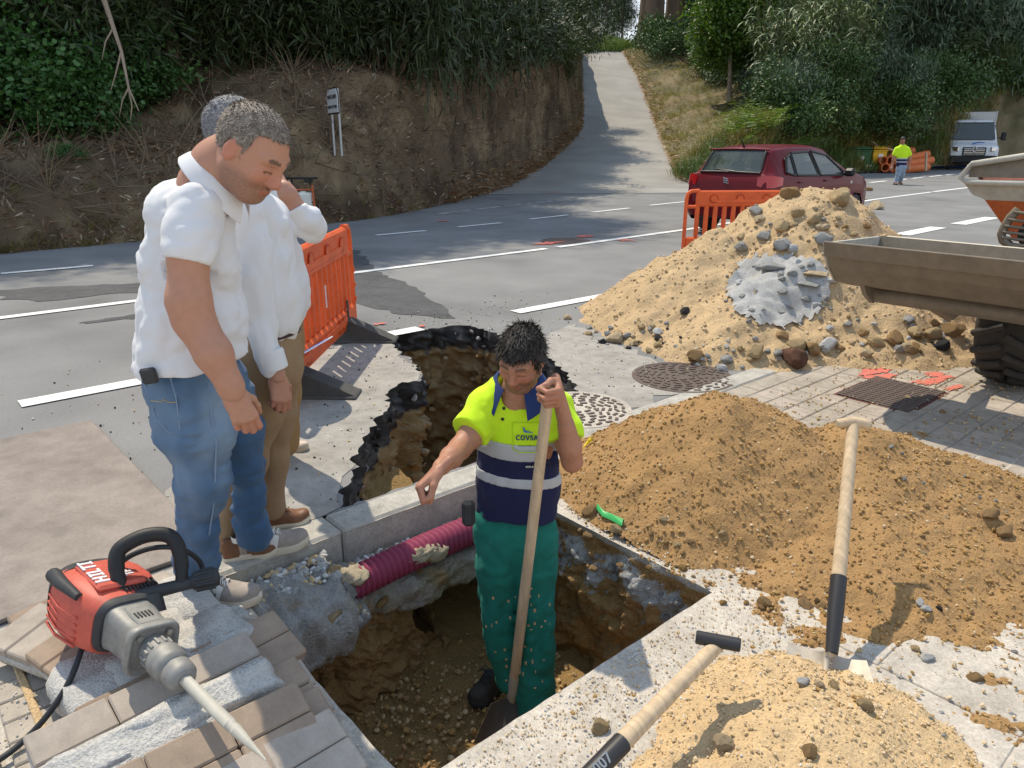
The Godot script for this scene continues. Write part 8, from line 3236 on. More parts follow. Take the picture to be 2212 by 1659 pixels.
func digger() -> Node3D:
	var o := figure("person in yellow and navy work polo standing in the pit with a shovel", gp(1110, 1520, FLOOR))
	var P := o.position
	var skin := Color(0.42, 0.205, 0.13)
	var face := (-fh * 0.92 - rt * 0.30).normalized()
	var body := MB.new()
	var trunk := [[1122, 860, 2.58, 48], [1120, 930, 2.60, 74], [1115, 1080, 2.62, 72]]
	var neck := [[1118, 865, 2.56, 40], [1126, 815, 2.53, 36]]
	var ra := [[1045, 895, 2.56, 34], [1018, 940, 2.50, 28], [992, 970, 2.44, 24], [975, 988, 2.36, 24], [954, 1008, 2.27, 17], [949, 1013, 2.25, 16]]
	var la := [[1204, 895, 2.56, 32], [1228, 960, 2.51, 27], [1236, 998, 2.47, 22], [1232, 965, 2.44, 24], [1222, 915, 2.42, 19]]
	var bx := box_of([trunk, neck, ra, la], 0.05)
	var s := SDF.new(bx[0], bx[1], 0.0095)
	chain(s, trunk, 0.05, face, 0.75); chain(s, neck, 0.03); chain(s, ra, 0.015); chain(s, la, 0.015)
	var n0 := nz(770, 40.0, 2)
	s.net(body, func(p): return skin * (1.0 + 0.12 * n0.get_noise_3dv(p)))
	var fdir := (-fh * 0.80 - rt * 0.34 - Vector3.UP * 0.42).normalized()
	var hup := (Vector3.UP * 0.9 - fh * 0.35 - rt * 0.05)
	hup = (hup - fdir * hup.dot(fdir)).normalized()
	var hb := Basis(hup.cross(fdir), hup, fdir)
	var hc := ph(1126, 778, 2.50)
	head(body, hc, hb, 0.93, skin, 0.62, 0.0038, 0.96)
	# right hand: half-closed, thumb over the fingers
	var ey := (-rt * 0.72 - fh * 0.45 - Vector3.UP * 0.52).normalized()
	var ex := (-fh * 0.75 + Vector3.UP * 0.35 + rt * 0.2)
	ex = (ex - ey * ex.dot(ey)).normalized()
	var ez := ex.cross(ey)
	if ez.dot(Vector3.DOWN) < 0:
		ez = -ez
	hand(body, ph(950, 1012, 2.245), ex, ey, ez, [[1.1, 1.6], [1.15, 1.6], [1.2, 1.6], [1.25, 1.6]], [[0.30, 0.85, 0.45], [-0.2, 0.85, 0.55], [-0.55, 0.5, 0.65]], skin * 0.95, 1.0)
	# left hand: fist round the shaft, thumb on top
	var top := ph(1186, 838, 2.315)
	var foot := gp(1106, 1508, FLOOR + 0.12)
	var sd := (foot - top).normalized()
	ex = -sd                                # thumb side looks up the shaft
	ez = -rt - ex * (-rt).dot(ex)           # palm towards the shaft, which stands left of it
	ez = ez.normalized()
	ey = ex.cross(ez)
	if ey.dot(-fh) < 0:
		ey = -ey
	var wrist := top + sd * 0.03 - ey * 0.082 - ez * 0.031
	hand(body, wrist, ex, ey, ez, [[1.0, 1.45], [1.05, 1.45], [1.1, 1.45], [1.15, 1.45]], [[0.45, 0.8, 0.4], [-0.1, 0.85, 0.5], [-0.45, 0.1, 0.9]], skin * 0.95, 1.04)
	var m3 := MB.new()
	s = SDF.new(wrist - Vector3.ONE * 0.2, wrist + Vector3.ONE * 0.2, 0.008)
	s.cone(wrist + ey * 0.005, ph(1222, 915, 2.42), 0.023, 0.028, 0.01)
	s.net(m3, func(p): return skin * (1.0 + 0.12 * n0.get_noise_3dv(p)))
	body.join(m3, Transform3D.IDENTITY)
	for k in body.v.size():
		body.v[k] -= P
	part("body", body, M.skin, o, true)
	eyes(o, hc - P, hb, 0.93, Vector3(0.05, -0.55, 1).normalized())
	hair(o, hc - P, hb, 0.93, 0.014, 0.060, 0.014, Color(0.065, 0.055, 0.048), Color(0.016, 0.013, 0.012), 0.0042, 0.005, 0.012, 3600, 0.034, 0.35)
	# polo
	var b := MB.new()
	var tor := [[1121, 880, 2.58, 78], [1120, 915, 2.59, 90], [1119, 960, 2.60, 89], [1117, 1040, 2.60, 88], [1114, 1105, 2.60, 91]]
	var rs := [[1080, 846, 2.57, 34], [1050, 880, 2.57, 42], [1022, 922, 2.52, 40], [1012, 938, 2.50, 40]]
	var ls := [[1162, 846, 2.57, 34], [1196, 882, 2.57, 41], [1218, 925, 2.54, 38], [1226, 955, 2.52, 37]]
	bx = box_of([tor, rs, ls], 0.04)
	s = SDF.new(bx[0], bx[1], 0.0066)
	chain(s, tor, 0.05, face, 0.62)
	chain(s, rs, 0.03); chain(s, ls, 0.03)
	s.cone(ph(1119, 848, 2.55), ph(1122, 800, 2.52), 0.068, 0.085, 0.01, Vector3.ZERO, 1.0, true)
	s.cone(ph(1105, 880, 2.40), ph(1112, 850, 2.46), 0.012, 0.05, 0.01, Vector3.ZERO, 1.0, true)
	s.below(ph(1114, 1122, 2.56), Vector3.UP)
	s.rough(folds(771, 3.6), 0.011, Vector3(1, 0.7, 1))
	s.rough(folds(772, 8.0), 0.0045, Vector3(1, 0.9, 1))
	for q in [[1012, 938, 2.50, 985, 970, 2.44], [1226, 952, 2.52, 1236, 1000, 2.47]]:
		var e0 := ph(q[0], q[1], q[2])
		var e1 := (ph(q[3], q[4], q[5]) - e0).normalized()
		s.slice(e0, e1, 0.11)
	var y0 := ph(1118, 965, 2.47).y
	var m1 := ph(1118, 1004, 2.47).y
	var m2 := ph(1118, 1042, 2.47).y
	var m4 := ph(1118, 1064, 2.47).y
	var mid := ph(1118, 1000, 2.6)
	var nn := nz(773, 30.0, 2)
	s.net(b, func(p):
		var y: float = p.y + 0.10 * (p - mid).dot(rt) * 0.25
		var arm := absf((p - mid).dot(rt)) > 0.185
		if y > y0 or arm:
			return Color(0.58, 0.86, 0.02) * (1.0 + 0.04 * nn.get_noise_3dv(p))
		return Color(0.012, 0.016, 0.065))
	var keep := s.f.duplicate()
	var bands := []
	for q in [[y0, m1], [m2, m4]]:
		s.f = keep.duplicate()
		for k in s.f.size():
			s.f[k] -= 0.0035
		var tilt := (Vector3.UP + rt * 0.025).normalized()
		s.below(Vector3(mid.x, q[1], mid.z), tilt)
		s.below(Vector3(mid.x, q[0], mid.z), -tilt)
		s.below(mid + rt * 0.186, -rt)
		s.below(mid - rt * 0.186, rt)
		var bb := MB.new()
		s.net(bb)
		bands.append(bb)
	var shirt := MB.new()
	shirt.v = b.v.duplicate()
	for k in b.v.size():
		b.v[k] -= P
	var po := part("polo_shirt", b, M.dyed, o, true)
	for bb in bands:
		for k in bb.v.size():
			bb.v[k] -= P
		part("reflective_band", bb, M.reflective, po)
	collar(o, ph(1120, 818, 2.55) - P, (Vector3.UP * 0.97 - fh * 0.22).normalized(), (-fh * 0.93 - rt * 0.25 - Vector3.UP * 0.22).normalized(), 0.070, 0.072, 0.5, M.navy, 0.03, 0.012)
	# chest pocket with its print, buttons, sewn label
	var st := stick(shirt, 1138, 945)
	if st[0] != Vector3.ZERO:
		var bs := Basis(st[1], st[2], st[3])
		var at: Vector3 = st[0] - P
		b = MB.new()
		var pk := [[-0.052, 0.045], [0.052, 0.045], [0.052, -0.055], [0.03, -0.068], [-0.03, -0.068], [-0.052, -0.055]]
		for k in 6:
			var q0: Array = pk[k]
			var q1: Array = pk[(k + 1) % 6]
			b.tube([at + st[1] * q0[0] + st[2] * q0[1] + st[3] * 0.003, at + st[1] * q1[0] + st[2] * q1[1] + st[3] * 0.003], [0.0018], 5)
		part("chest_pocket", b, M.hi_vis, po)
		text("chest_print", "COVSA", 0.026, at + st[3] * 0.007 - st[2] * 0.012, bs, M.navy, po, 0.002)
		b = MB.new()
		b.tube([at + st[1] * -0.012 + st[2] * 0.028 + st[3] * 0.006, at + st[1] * -0.008 + st[2] * 0.012 + st[3] * 0.007, at + st[1] * 0.022 + st[2] * 0.008 + st[3] * 0.007], [0.002, 0.004, 0.001], 6)
		part("chest_emblem", b, M.blue_print, po)
	for q in [[1088, 889], [1086, 912]]:
		var e := stick(shirt, q[0], q[1])
		b = MB.new()
		b.hardlathe([[0, 0.006], [0.004, 0.006]], e[0] - P, e[3], 10)
		part("button", b, M.black_print, po)
	st = stick(shirt, 1148, 1013)
	if st[0] != Vector3.ZERO:
		b = MB.new()
		b.box(st[0] - P + st[3] * 0.003, Vector3(0.045, 0.014, 0.003), Basis(st[1], st[2], st[3]))
		part("sewn_label", b, M.black_print, po)
		text("label_print", "REFLATEX", 0.010, st[0] - P + st[3] * 0.005, Basis(st[1], st[2], st[3]), M.white_print, po, 0.001)
	# trousers
	b = MB.new()
	var l1 := [[1078, 1140, 2.60, 50], [1072, 1220, 2.60, 50], [1078, 1320, 2.59, 42], [1090, 1400, 2.58, 37], [1098, 1462, 2.57, 34]]
	var l2 := [[1148, 1140, 2.61, 52], [1155, 1220, 2.60, 54], [1156, 1330, 2.58, 46], [1160, 1430, 2.54, 42], [1160, 1520, 2.50, 42], [1158, 1556, 2.48, 40]]
	bx = box_of([l1, l2], 0.05)
	s = SDF.new(bx[0], bx[1], 0.009)
	chain(s, l1, 0.015); chain(s, l2, 0.015)
	chain(s, [[1113, 1105, 2.61, 80], [1112, 1150, 2.61, 90]], 0.04, face, 0.62)
	s.rough(folds(774, 3.4), 0.018, Vector3(1, 0.55, 1))
	s.rough(folds(775, 8.0), 0.007, Vector3(1, 1.2, 1))
	s.net(b)
	for k in b.v.size():
		b.v[k] -= P
	part("work_trousers", b, M.green_cotton, o)
	var tm := MB.new()
	tm.v = b.v.duplicate()
	for k in tm.v.size():
		tm.v[k] += P
	b = MB.new()
	var rn := RandomNumberGenerator.new()
	rn.seed = 5
	for k in 40:
		var e := stick(tm, rn.randf_range(1040, 1195), rn.randf_range(1250, 1500))
		if e[0] != Vector3.ZERO:
			b.box(e[0] - P + e[3] * 0.001, Vector3(rn.randf_range(0.003, 0.01), rn.randf_range(0.003, 0.016), 0.002), Basis(e[1], e[2], e[3]) if e[3].length() > 0.5 else Basis.IDENTITY)
	part("mud_specks", b, M.fine_sand, o.get_node("work_trousers")).set_meta("kind", "stuff")
	b = MB.new()
	b.box(ph(1012, 1108, 2.50) - P, Vector3(0.05, 0.11, 0.035), Basis(rt, Vector3.UP, -fh), 0.014)
	part("belt_pouch", b, M.tool_black, o)
	shoe(o, gp(1082, 1478, FLOOR + 0.02) - P, gp(1030, 1512, FLOOR + 0.01) - P + (-fh * 0.05 - rt * 0.02), 0.105, 0.09, M.work_shoe, M.rubber, 0.03, M.tool_black)
	shoe(o, gp(1162, 1540, FLOOR + 0.02) - P, gp(1140, 1600, FLOOR + 0.01) - P - fh * 0.06, 0.105, 0.09, M.work_shoe, M.rubber, 0.03)
	return o

func digger_shovel() -> void:
	var b: MB
	var top := ph(1186, 838, 2.315)
	var foot := gp(1106, 1508, FLOOR + 0.12)
	var sd := (foot - top).normalized()
	var sv := thing("shovel", "long-handled shovel held upright by the worker in the pit", "shovel", gp(1090, 1545, FLOOR))
	var q := sv.position
	b = MB.new()
	shaft(b, top - q + sd * 0.002, foot - q, 0.0195, 0.021)
	part("shaft", b, M.wood, sv)
	b = MB.new()
	b.tube([foot - q - sd * 0.13, foot - q - sd * 0.05, foot - q + sd * 0.02, foot - q + sd * 0.05], [0.0225, 0.024, 0.022, 0.016], 12)
	part("ferrule", b, M.dusty_steel, sv)
	b = MB.new()
	var tl := gp(1060, 1520, FLOOR + 0.15)
	var tr := gp(1157, 1490, FLOOR + 0.13)
	var bl := gp(1022, 1606, FLOOR + 0.05)
	var br := gp(1128, 1600, FLOOR + 0.02)
	dish(b, tl - q, tr - q, bl - q, br - q, 0.02, foot - q)
	part("blade", b, M.dark_blade, sv)

func far_worker() -> Node3D:
	var o := figure("person in yellow work polo and light jeans walking on the far road", gp(1938, 399))
	var P := o.position
	var d := 29.6
	var skin := Color(0.38, 0.18, 0.12)
	var body := MB.new()
	var sets := [[[1949, 322, d, 5.0], [1950, 312, d, 4.0]], [[1934, 328, d, 4.2], [1930, 345, d, 3.2], [1927, 358, d, 2.6], [1926, 364, d - 0.05, 2.6], [1926, 368, d - 0.05, 1.6]], [[1963, 328, d, 4.2], [1965, 345, d, 3.2], [1963, 358, d, 2.6], [1962, 365, d - 0.05, 2.6], [1962, 369, d - 0.05, 1.6]], [[1949, 325, d + 0.05, 4], [1948, 350, d + 0.05, 4]]]
	var bx := box_of(sets, 0.1)
	var s := SDF.new(bx[0], bx[1], 0.022)
	for c in sets:
		chain(s, c, 0.05)
	s.net(body, func(_p): return skin)
	var fdir := (-fh * 0.93 - rt * 0.1 - Vector3.UP * 0.25).normalized()
	var hup := (Vector3.UP - fdir * fdir.dot(Vector3.UP)).normalized()
	var hb := Basis(hup.cross(fdir), hup, fdir)
	var hc := ph(1950, 303.5, d)
	head(body, hc, hb, 1.05, skin, 0.4, 0.011)
	for k in body.v.size():
		body.v[k] -= P
	part("body", body, M.skin, o, true)
	hair(o, hc - P, hb, 1.05, 0.014, 0.062, 0.012, Color(0.06, 0.05, 0.045), Color(0.03, 0.025, 0.02), 0.011, 0.004)
	var b := MB.new()
	var tor := [[1949, 322, d, 10.5], [1949, 335, d, 12.0], [1948, 348, d, 11.0], [1947, 356, d, 10.8]]
	var s1 := [[1938, 323, d, 6.2], [1933, 333, d, 5.4]]
	var s2 := [[1959, 323, d, 6.2], [1964, 333, d, 5.4]]
	bx = box_of([tor, s1, s2], 0.1)
	s = SDF.new(bx[0], bx[1], 0.02)
	chain(s, tor, 0.06, -fh, 0.65); chain(s, s1, 0.05); chain(s, s2, 0.05)
	var y0 := ph(1948, 341, d).y
	var y1 := ph(1948, 344, d).y
	var y2 := ph(1948, 348, d).y
	var y3 := ph(1948, 351, d).y
	var mid := ph(1948, 340, d)
	s.net(b, func(p):
		if p.y > y0 or absf((p - mid).dot(rt)) > 0.23:
			return Color(0.58, 0.86, 0.02)
		if p.y > y1 or (p.y < y2 and p.y > y3):
			return Color(0.46, 0.47, 0.48)
		return Color(0.012, 0.02, 0.08))
	for k in b.v.size():
		b.v[k] -= P
	part("polo_shirt", b, M.dyed, o, true)
	collar(o, ph(1950, 316, d) - P, Vector3.UP, -fh, 0.075, 0.06, 0.5, M.navy, 0.03)
	b = MB.new()
	var l1 := [[1943, 361, d, 6.8], [1940, 378, d, 5.2], [1934, 394, d, 4.2]]
	var l2 := [[1952, 361, d, 6.8], [1949, 378, d + 0.1, 5.2], [1944, 392, d + 0.25, 4.2]]
	bx = box_of([l1, l2], 0.1)
	s = SDF.new(bx[0], bx[1], 0.02)
	chain(s, l1, 0.03); chain(s, l2, 0.03)
	chain(s, [[1947, 355, d, 10], [1947, 362, d, 10]], 0.05, -fh, 0.65)
	s.rough(folds(781, 4.0), 0.02, Vector3.ONE)
	s.net(b, func(_p): return Color(0.30, 0.38, 0.48))
	for k in b.v.size():
		b.v[k] -= P
	part("jeans", b, M.denim, o, true)
	for q in [[1933, 397, d], [1944, 396, d + 0.25]]:
		var h := ph(q[0], q[1], q[2])
		h.y = 0.0
		shoe(o, h - P + fh * 0.08, h - P - fh * 0.22 - rt * 0.03, 0.11, 0.1, M.brown_leather, M.rubber, 0.03)
	return o

# =============================== stones and grit ===============================
var rocks := {}
func rock_mesh(sd: int, sub: int, flat: float, sharp: float) -> MB:
	var b := MB.new()
	var t := (1.0 + sqrt(5.0)) / 2.0
	var vs := [Vector3(-1, t, 0), Vector3(1, t, 0), Vector3(-1, -t, 0), Vector3(1, -t, 0), Vector3(0, -1, t), Vector3(0, 1, t), Vector3(0, -1, -t), Vector3(0, 1, -t), Vector3(t, 0, -1), Vector3(t, 0, 1), Vector3(-t, 0, -1), Vector3(-t, 0, 1)]
	var fs := [[0, 11, 5], [0, 5, 1], [0, 1, 7], [0, 7, 10], [0, 10, 11], [1, 5, 9], [5, 11, 4], [11, 10, 2], [10, 7, 6], [7, 1, 8], [3, 9, 4], [3, 4, 2], [3, 2, 6], [3, 6, 8], [3, 8, 9], [4, 9, 5], [2, 4, 11], [6, 2, 10], [8, 6, 7], [9, 8, 1]]
	var tris := []
	for f in fs:
		tris.append([vs[f[0]].normalized(), vs[f[1]].normalized(), vs[f[2]].normalized()])
	for k in sub:
		var nt := []
		for f in tris:
			var a: Vector3 = ((f[0] + f[1]) * 0.5).normalized()
			var c: Vector3 = ((f[1] + f[2]) * 0.5).normalized()
			var d: Vector3 = ((f[2] + f[0]) * 0.5).normalized()
			nt.append_array([[f[0], a, d], [f[1], c, a], [f[2], d, c], [a, c, d]])
		tris = nt
	var r := RandomNumberGenerator.new()
	r.seed = sd
	var cuts := []
	for k in 9:
		cuts.append([Vector3(r.randfn(), r.randfn(), r.randfn()).normalized(), r.randf_range(0.55, 0.9)])
	var n := nz(sd, 1.1, 3)
	var sq := Vector3(r.randf_range(0.8, 1.2), flat, r.randf_range(0.75, 1.1))
	for f in tris:
		var q := []
		for p in f:
			var e: Vector3 = p * (1.0 + 0.25 * n.get_noise_3dv(p))
			for c in cuts:
				var d: float = e.dot(c[0]) - c[1]
				if d > 0.0:
					e -= c[0] * d * sharp
			q.append(e * sq)
		var k := b.p(q[0]); b.p(q[1]); b.p(q[2])
		b.tri(k, k + 1, k + 2)
	b.fix(0)
	return b
const STONE := {"ochre": Color(0.54, 0.40, 0.22), "brown": Color(0.40, 0.255, 0.12), "grey": Color(0.40, 0.40, 0.385), "white": Color(0.66, 0.66, 0.65), "black": Color(0.04, 0.04, 0.042), "rust": Color(0.17, 0.085, 0.055), "clay": Color(0.38, 0.235, 0.09), "sand": Color(0.60, 0.47, 0.30)}
func rock_set() -> void:
	for key in STONE:
		var big := []
		for v in 4:
			var b := rock_mesh(900 + v * 7 + key.length(), 2, 0.72, 0.9)
			var n := nz(910 + v, 1.6, 3)
			for k in b.v.size():
				var e := 1.0 + 0.35 * n.get_noise_3dv(b.v[k])
				b.c[k] = STONE[key] * e
			big.append(b.mesh(true))
		var small := []
		for v in 2:
			var b := rock_mesh(950 + v * 3 + key.length(), 0, 0.8, 0.8)
			for k in b.c.size():
				b.c[k] = STONE[key]
			small.append(b.mesh(true))
		rocks[key] = [big, small]
func rock(px: float, py: float, wpx: float, kind: String, label: String, group: String, tilt := 0.4, flat := 1.0, called := "stone") -> void:
	var at := land(px, py)
	var r := wpx * 0.5 * wd(at)
	var o := inst(called, rocks[kind][0][rng.randi() % 4], M.rock, self, Transform3D(Basis(rdir(), tilt * rng.randf()) * Basis(Vector3.UP, rng.randf() * TAU) * Basis.from_scale(Vector3(r, r * flat, r)), at + Vector3.UP * r * 0.32 * flat))
	tag(o, label.replace("COLOUR", {"ochre": "ochre", "brown": "brown", "grey": "grey", "white": "whitish", "black": "black", "rust": "rusty", "clay": "earthy", "sand": "pale tan"}[kind]), "stone", group)

func make_loose() -> void:
	rock_set()
	# the large stones one can point at
	for q in [[1812, 440, 66, "ochre", "largest ochre boulder near the top of the sand heap"], [1722, 402, 30, "ochre", "ochre stone on the very crest of the sand heap"], [1706, 425, 46, "brown", "brown flat stone just below the sand heap's crest"], [1742, 398, 16, "grey", "small grey stone beside the crest stone"], [1892, 452, 34, "sand", "upright slab of hard earth on the heap's right shoulder"], [1632, 460, 30, "grey", "grey stone high on the left flank of the sand heap"], [1640, 478, 26, "sand", "pale stone under the grey one on the heap's flank"], [1720, 468, 34, "ochre", "ochre stone in the gully below the big boulder"], [1755, 480, 34, "ochre", "split ochre stone beside the gully"], [1780, 500, 26, "sand", "pale broken stone under the largest boulder"], [1690, 500, 40, "ochre", "long ochre stone above the grey rubble"], [1778, 525, 44, "grey", "dull grey-brown lump right of the rubble"], [1600, 540, 36, "grey", "grey stone on the left edge of the sand heap's middle"], [1648, 518, 30, "grey", "dark grey slab lying on the sand heap"], [1712, 545, 26, "white", "whitish concrete lump above the rubble patch"], [1688, 541, 40, "grey", "rounded grey concrete lump at the rubble's upper edge"], [1505, 778, 46, "brown", "flat orange-brown stone at the foot of the sand heap"], [1632, 770, 50, "ochre", "rounded ochre stone at the foot of the sand heap"], [1712, 786, 72, "rust", "broad dark rust-coloured stone against the kerb"], [1558, 800, 28, "white", "white-dusted stone nearest the brown manhole cover"], [1570, 782, 30, "grey", "grey stone next to the white-dusted one"], [1720, 750, 42, "ochre", "angular ochre stone behind the rust-coloured one"], [1790, 752, 44, "white", "large whitish concrete lump beside the pavers"], [1755, 760, 46, "brown", "brown crumbly lump next to the whitish concrete"], [1890, 745, 34, "ochre", "ochre stone in the row before the tyre"], [1930, 742, 46, "brown", "biggest brown stone in the row before the tyre"], [1975, 728, 40, "ochre", "ochre stone behind the row before the tyre"], [2010, 735, 46, "ochre", "blocky ochre stone close to the tyre"], [2060, 720, 50, "brown", "dark brown stone tucked behind the tyre"], [1960, 758, 30, "sand", "pale pinkish stone on the pavers before the tyre"], [2030, 752, 40, "black", "broken piece of black asphalt before the tyre"], [1870, 770, 26, "sand", "pale stone lying on the pavers by the kerb end"], [1295, 1583, 50, "ochre", "lone ochre stone on the white dust by the pit"], [1740, 1308, 36, "brown", "pointed brown stone behind the upright shovel"], [1772, 1312, 22, "brown", "small brown stone beside the shovel's ferrule"], [1650, 1306, 34, "brown", "angular brown stone at the clay heap's foot"], [1998, 1320, 26, "white", "oval white stone right of the upright shovel"], [1985, 1312, 24, "white", "white stone touching the oval one"], [2028, 1322, 16, "black", "small black stone beside two white ones"], [2000, 1432, 34, "white", "bright white lump on the dusty slabs"], [1978, 1408, 28, "ochre", "tan stone beside the bright white lump"], [2105, 1470, 38, "brown", "brown stone on the dusty slabs"], [1868, 1530, 44, "ochre", "ochre stone against the shovel blade's corner"], [1800, 1485, 26, "ochre", "ochre stone lying on the shovel blade"], [1770, 1484, 28, "sand", "sandy stone at the blade's upper edge"], [1735, 1480, 32, "white", "pale lump on top of the small sand heap"], [1563, 1618, 46, "sand", "sandy clod on the small sand heap"], [1750, 1632, 40, "brown", "brown clod on the small sand heap's front"], [1275, 1108, 40, "brown", "brown clod beside the green film"], [1330, 1150, 30, "ochre", "ochre stone under the green film"], [1690, 730, 30, "brown", "brown stone just above the kerb end"], [2170, 1160, 44, "brown", "brown clod on the right edge of the clay heap"], [2140, 1120, 40, "brown", "half-buried brown stone on the heap's right slope"], [1480, 680, 26, "black", "piece of black asphalt at the heap's left toe"], [1225, 690, 20, "sand", "squarish tan stone alone on the asphalt"], [1330, 740, 40, "sand", "pale stone among the scree left of the heap"], [1420, 722, 26, "white", "white-grey stone among the scree"]]:
		rock(q[0], q[1], q[2], q[3], q[4], "")
	var sets := [
		[1250, 1480, 695, 765, 34, 8, 24, ["ochre", "sand", "grey", "black"], "small COLOUR stone in the scree at the left toe of the sand heap", "scree left of the sand heap"],
		[1500, 1760, 735, 800, 26, 8, 22, ["ochre", "sand", "grey", "white"], "small COLOUR stone along the front foot of the sand heap", "stones at the foot of the sand heap"],
		[1760, 2100, 690, 765, 44, 10, 28, ["ochre", "sand", "brown", "grey", "white"], "COLOUR rubble stone in the row between sand heap and tyre", "rubble before the tyre"],
		[1560, 1880, 405, 545, 46, 8, 22, ["ochre", "sand", "brown", "grey"], "COLOUR stone half sunk in the upper sand heap", "stones on the upper sand heap"],
		[1565, 1800, 565, 705, 60, 8, 24, ["grey", "white", "grey"], "COLOUR lump of concrete rubble tipped on the sand heap's face", "concrete rubble on the sand heap"],
		[1240, 1500, 1080, 1250, 34, 8, 22, ["clay", "brown", "ochre"], "COLOUR clod at the pit-side foot of the clay heap", "clods on the clay heap's left foot"],
		[1560, 2100, 1150, 1330, 34, 8, 20, ["clay", "brown", "ochre"], "COLOUR clod on the near slope of the clay heap", "clods on the clay heap"],
		[1900, 2200, 1380, 1600, 20, 8, 18, ["white", "ochre", "grey"], "small COLOUR stone on the dusty slabs at the right", "small stones on the dusty slabs"],
		[1900, 2200, 860, 1120, 18, 8, 18, ["ochre", "grey", "brown"], "small COLOUR stone on the pavers near the tyre", "small stones on the pavers"]]
	for q in sets:
		for k in q[4]:
			rock(rng.randf_range(q[0], q[1]), rng.randf_range(q[2], q[3]), lerpf(q[5], q[6], pow(rng.randf(), 2.0)), pick(q[7]), q[8], q[9])
	# two flat slabs on the rubble
	rock(1668, 582, 66, "grey", "flat grey slab lying on top of the rubble patch", "", 0.1, 0.35, "slab_fragment")
	rock(1760, 600, 52, "sand", "flat tan slab on the right of the rubble patch", "", 0.15, 0.35, "slab_fragment")
	rock(1745, 622, 50, "grey", "flat grey slab under the tan one", "", 0.1, 0.35, "slab_fragment")
	# grey concrete dust tipped over the heap's face
	var b := MB.new()
	var rows := []
	var nr := nz(820, 7.0, 3)
	var inside := PackedVector2Array([Vector2(1590, 560), Vector2(1650, 538), Vector2(1740, 548), Vector2(1795, 575), Vector2(1805, 630), Vector2(1770, 690), Vector2(1690, 712), Vector2(1610, 690), Vector2(1560, 640), Vector2(1575, 600)])
	for j in 70:
		for i in 90:
			var x := 4.6 + i * 0.025
			var z := -4.0 + j * 0.025
			var y := heap1(x, z)
			var e := nr.get_noise_2d(x, z)
			b.p(Vector3(x, y + 0.024 + 0.02 * e, z))
	var okk := PackedByteArray()
	for v in b.v:
		var d := v - EYE
		var w := d.dot(fw)
		var s2 := Vector2(1106.0 + F * d.dot(rt) / w, 829.5 - F * d.dot(up) / w) + Vector2(18.0 * nr.get_noise_2d(v.x * 2.0, v.z * 2.0), 18.0 * nr.get_noise_2d(v.x * 2.0 + 9.0, v.z * 2.0))
		okk.append(1 if Geometry2D.is_point_in_polygon(s2, inside) and v.y > 0.05 else 0)
	for j in 69:
		for i in 89:
			var a := j * 90 + i
			if okk[a] + okk[a + 1] + okk[a + 90] + okk[a + 91] == 4:
				b.tri(a, a + 1, a + 91); b.tri(a, a + 91, a + 90)
	if b.ix.size() > 0:
		b.upward(0)
		mat("rubble_dust", L(0.40, 0.395, 0.38), 0.97, {"tex": "soil", "scale": 3.0, "bump": "soil", "bh": 2.0, "detail": "stain", "dscale": 2.4})
		part("concrete_dust", b, M.rubble_dust, get_node("sand_heap"))
	# broken lumps along the haunch
	var pit := get_node("pit")
	for k in 130:
		var x := rng.randf_range(PX0, PX1 - 0.05)
		var l := x < 1.2
		var a := rng.randf_range(-0.3, 2.0)
		var c := Vector3(x, -0.205 if l else -0.235, -2.44 if l else -2.48)
		var p := c + Vector3(0, sin(a) * (0.14 if l else 0.07), cos(a) * (0.165 if l else 0.135))
		var r := rng.randf_range(0.012, 0.05 if l else 0.03)
		if not l and a > 0.9:
			continue
		inst("concrete_lump", rocks[pick(["grey", "grey", "white", "ochre"] if l else ["grey", "ochre", "clay"])][0][rng.randi() % 4], M.rock, pit, Transform3D(Basis(rdir(), rng.randf() * TAU).scaled(Vector3(r, r, r)), p))
	for k in 60:   # stones in the pit walls
		var p := Vector3(PX1 + 0.01, rng.randf_range(-0.3, -0.1), rng.randf_range(-2.3, PZ1 - 0.05)) if k % 2 else Vector3(rng.randf_range(PX0, 1.5), rng.randf_range(-0.68, -0.3), -2.43)
		var r := rng.randf_range(0.008, 0.03)
		inst("embedded_stone", rocks["grey" if k % 2 else pick(["clay", "ochre"])][0][rng.randi() % 4], M.rock, pit, Transform3D(Basis(rdir(), rng.randf() * TAU).scaled(Vector3(r, r, r)), p))
	var tr := get_node("trench")
	for k in 240:
		var q := rim[rng.randi() % rim.size()]
		var y := -rng.randf_range(0.02, 0.9)
		var r := rng.randf_range(0.008, 0.035)
		var inw := (Vector2(2.7, -4.0) - q).normalized() * 0.0
		inst("embedded_stone", rocks[pick(["grey", "black", "white", "black"] if y > -0.2 else ["ochre", "sand", "clay"])][0][rng.randi() % 4], M.rock, tr, Transform3D(Basis(rdir(), rng.randf() * TAU).scaled(Vector3(r, r, r)), Vector3(q.x + inw.x, y, q.y + inw.y)))
	# grit: too small and too many to count
	grit("sand_grit", "small stones and grit on the sand heap", 3600, func(): return spot(heap1, 4.4, 8.6, -6.0, -1.2), 0.005, 0.02, ["ochre", "sand", "sand"])
	grit("clay_grit", "crumbs of brown earth on the clay heap", 9000, func(): return spot(heap2, 2.1, 4.5, -2.9, 0.1), 0.0025, 0.011, ["clay", "brown", "clay"])
	grit("fine_grit", "crumbs and grit on the small sand heap", 3000, func(): return spot(heap3, 0.95, 2.3, -1.2, 0.0), 0.002, 0.008, ["sand", "ochre", "sand"])
	grit("pavement_grit", "white concrete grit round the pit", 3600, func(): return rim_spot(), 0.0015, 0.005, ["white", "sand", "sand"])
	grit("spilled_earth", "spilled earth crumbs over the slabs", 5200, func(): return earth_spot(), 0.002, 0.010, ["clay", "ochre", "sand"])
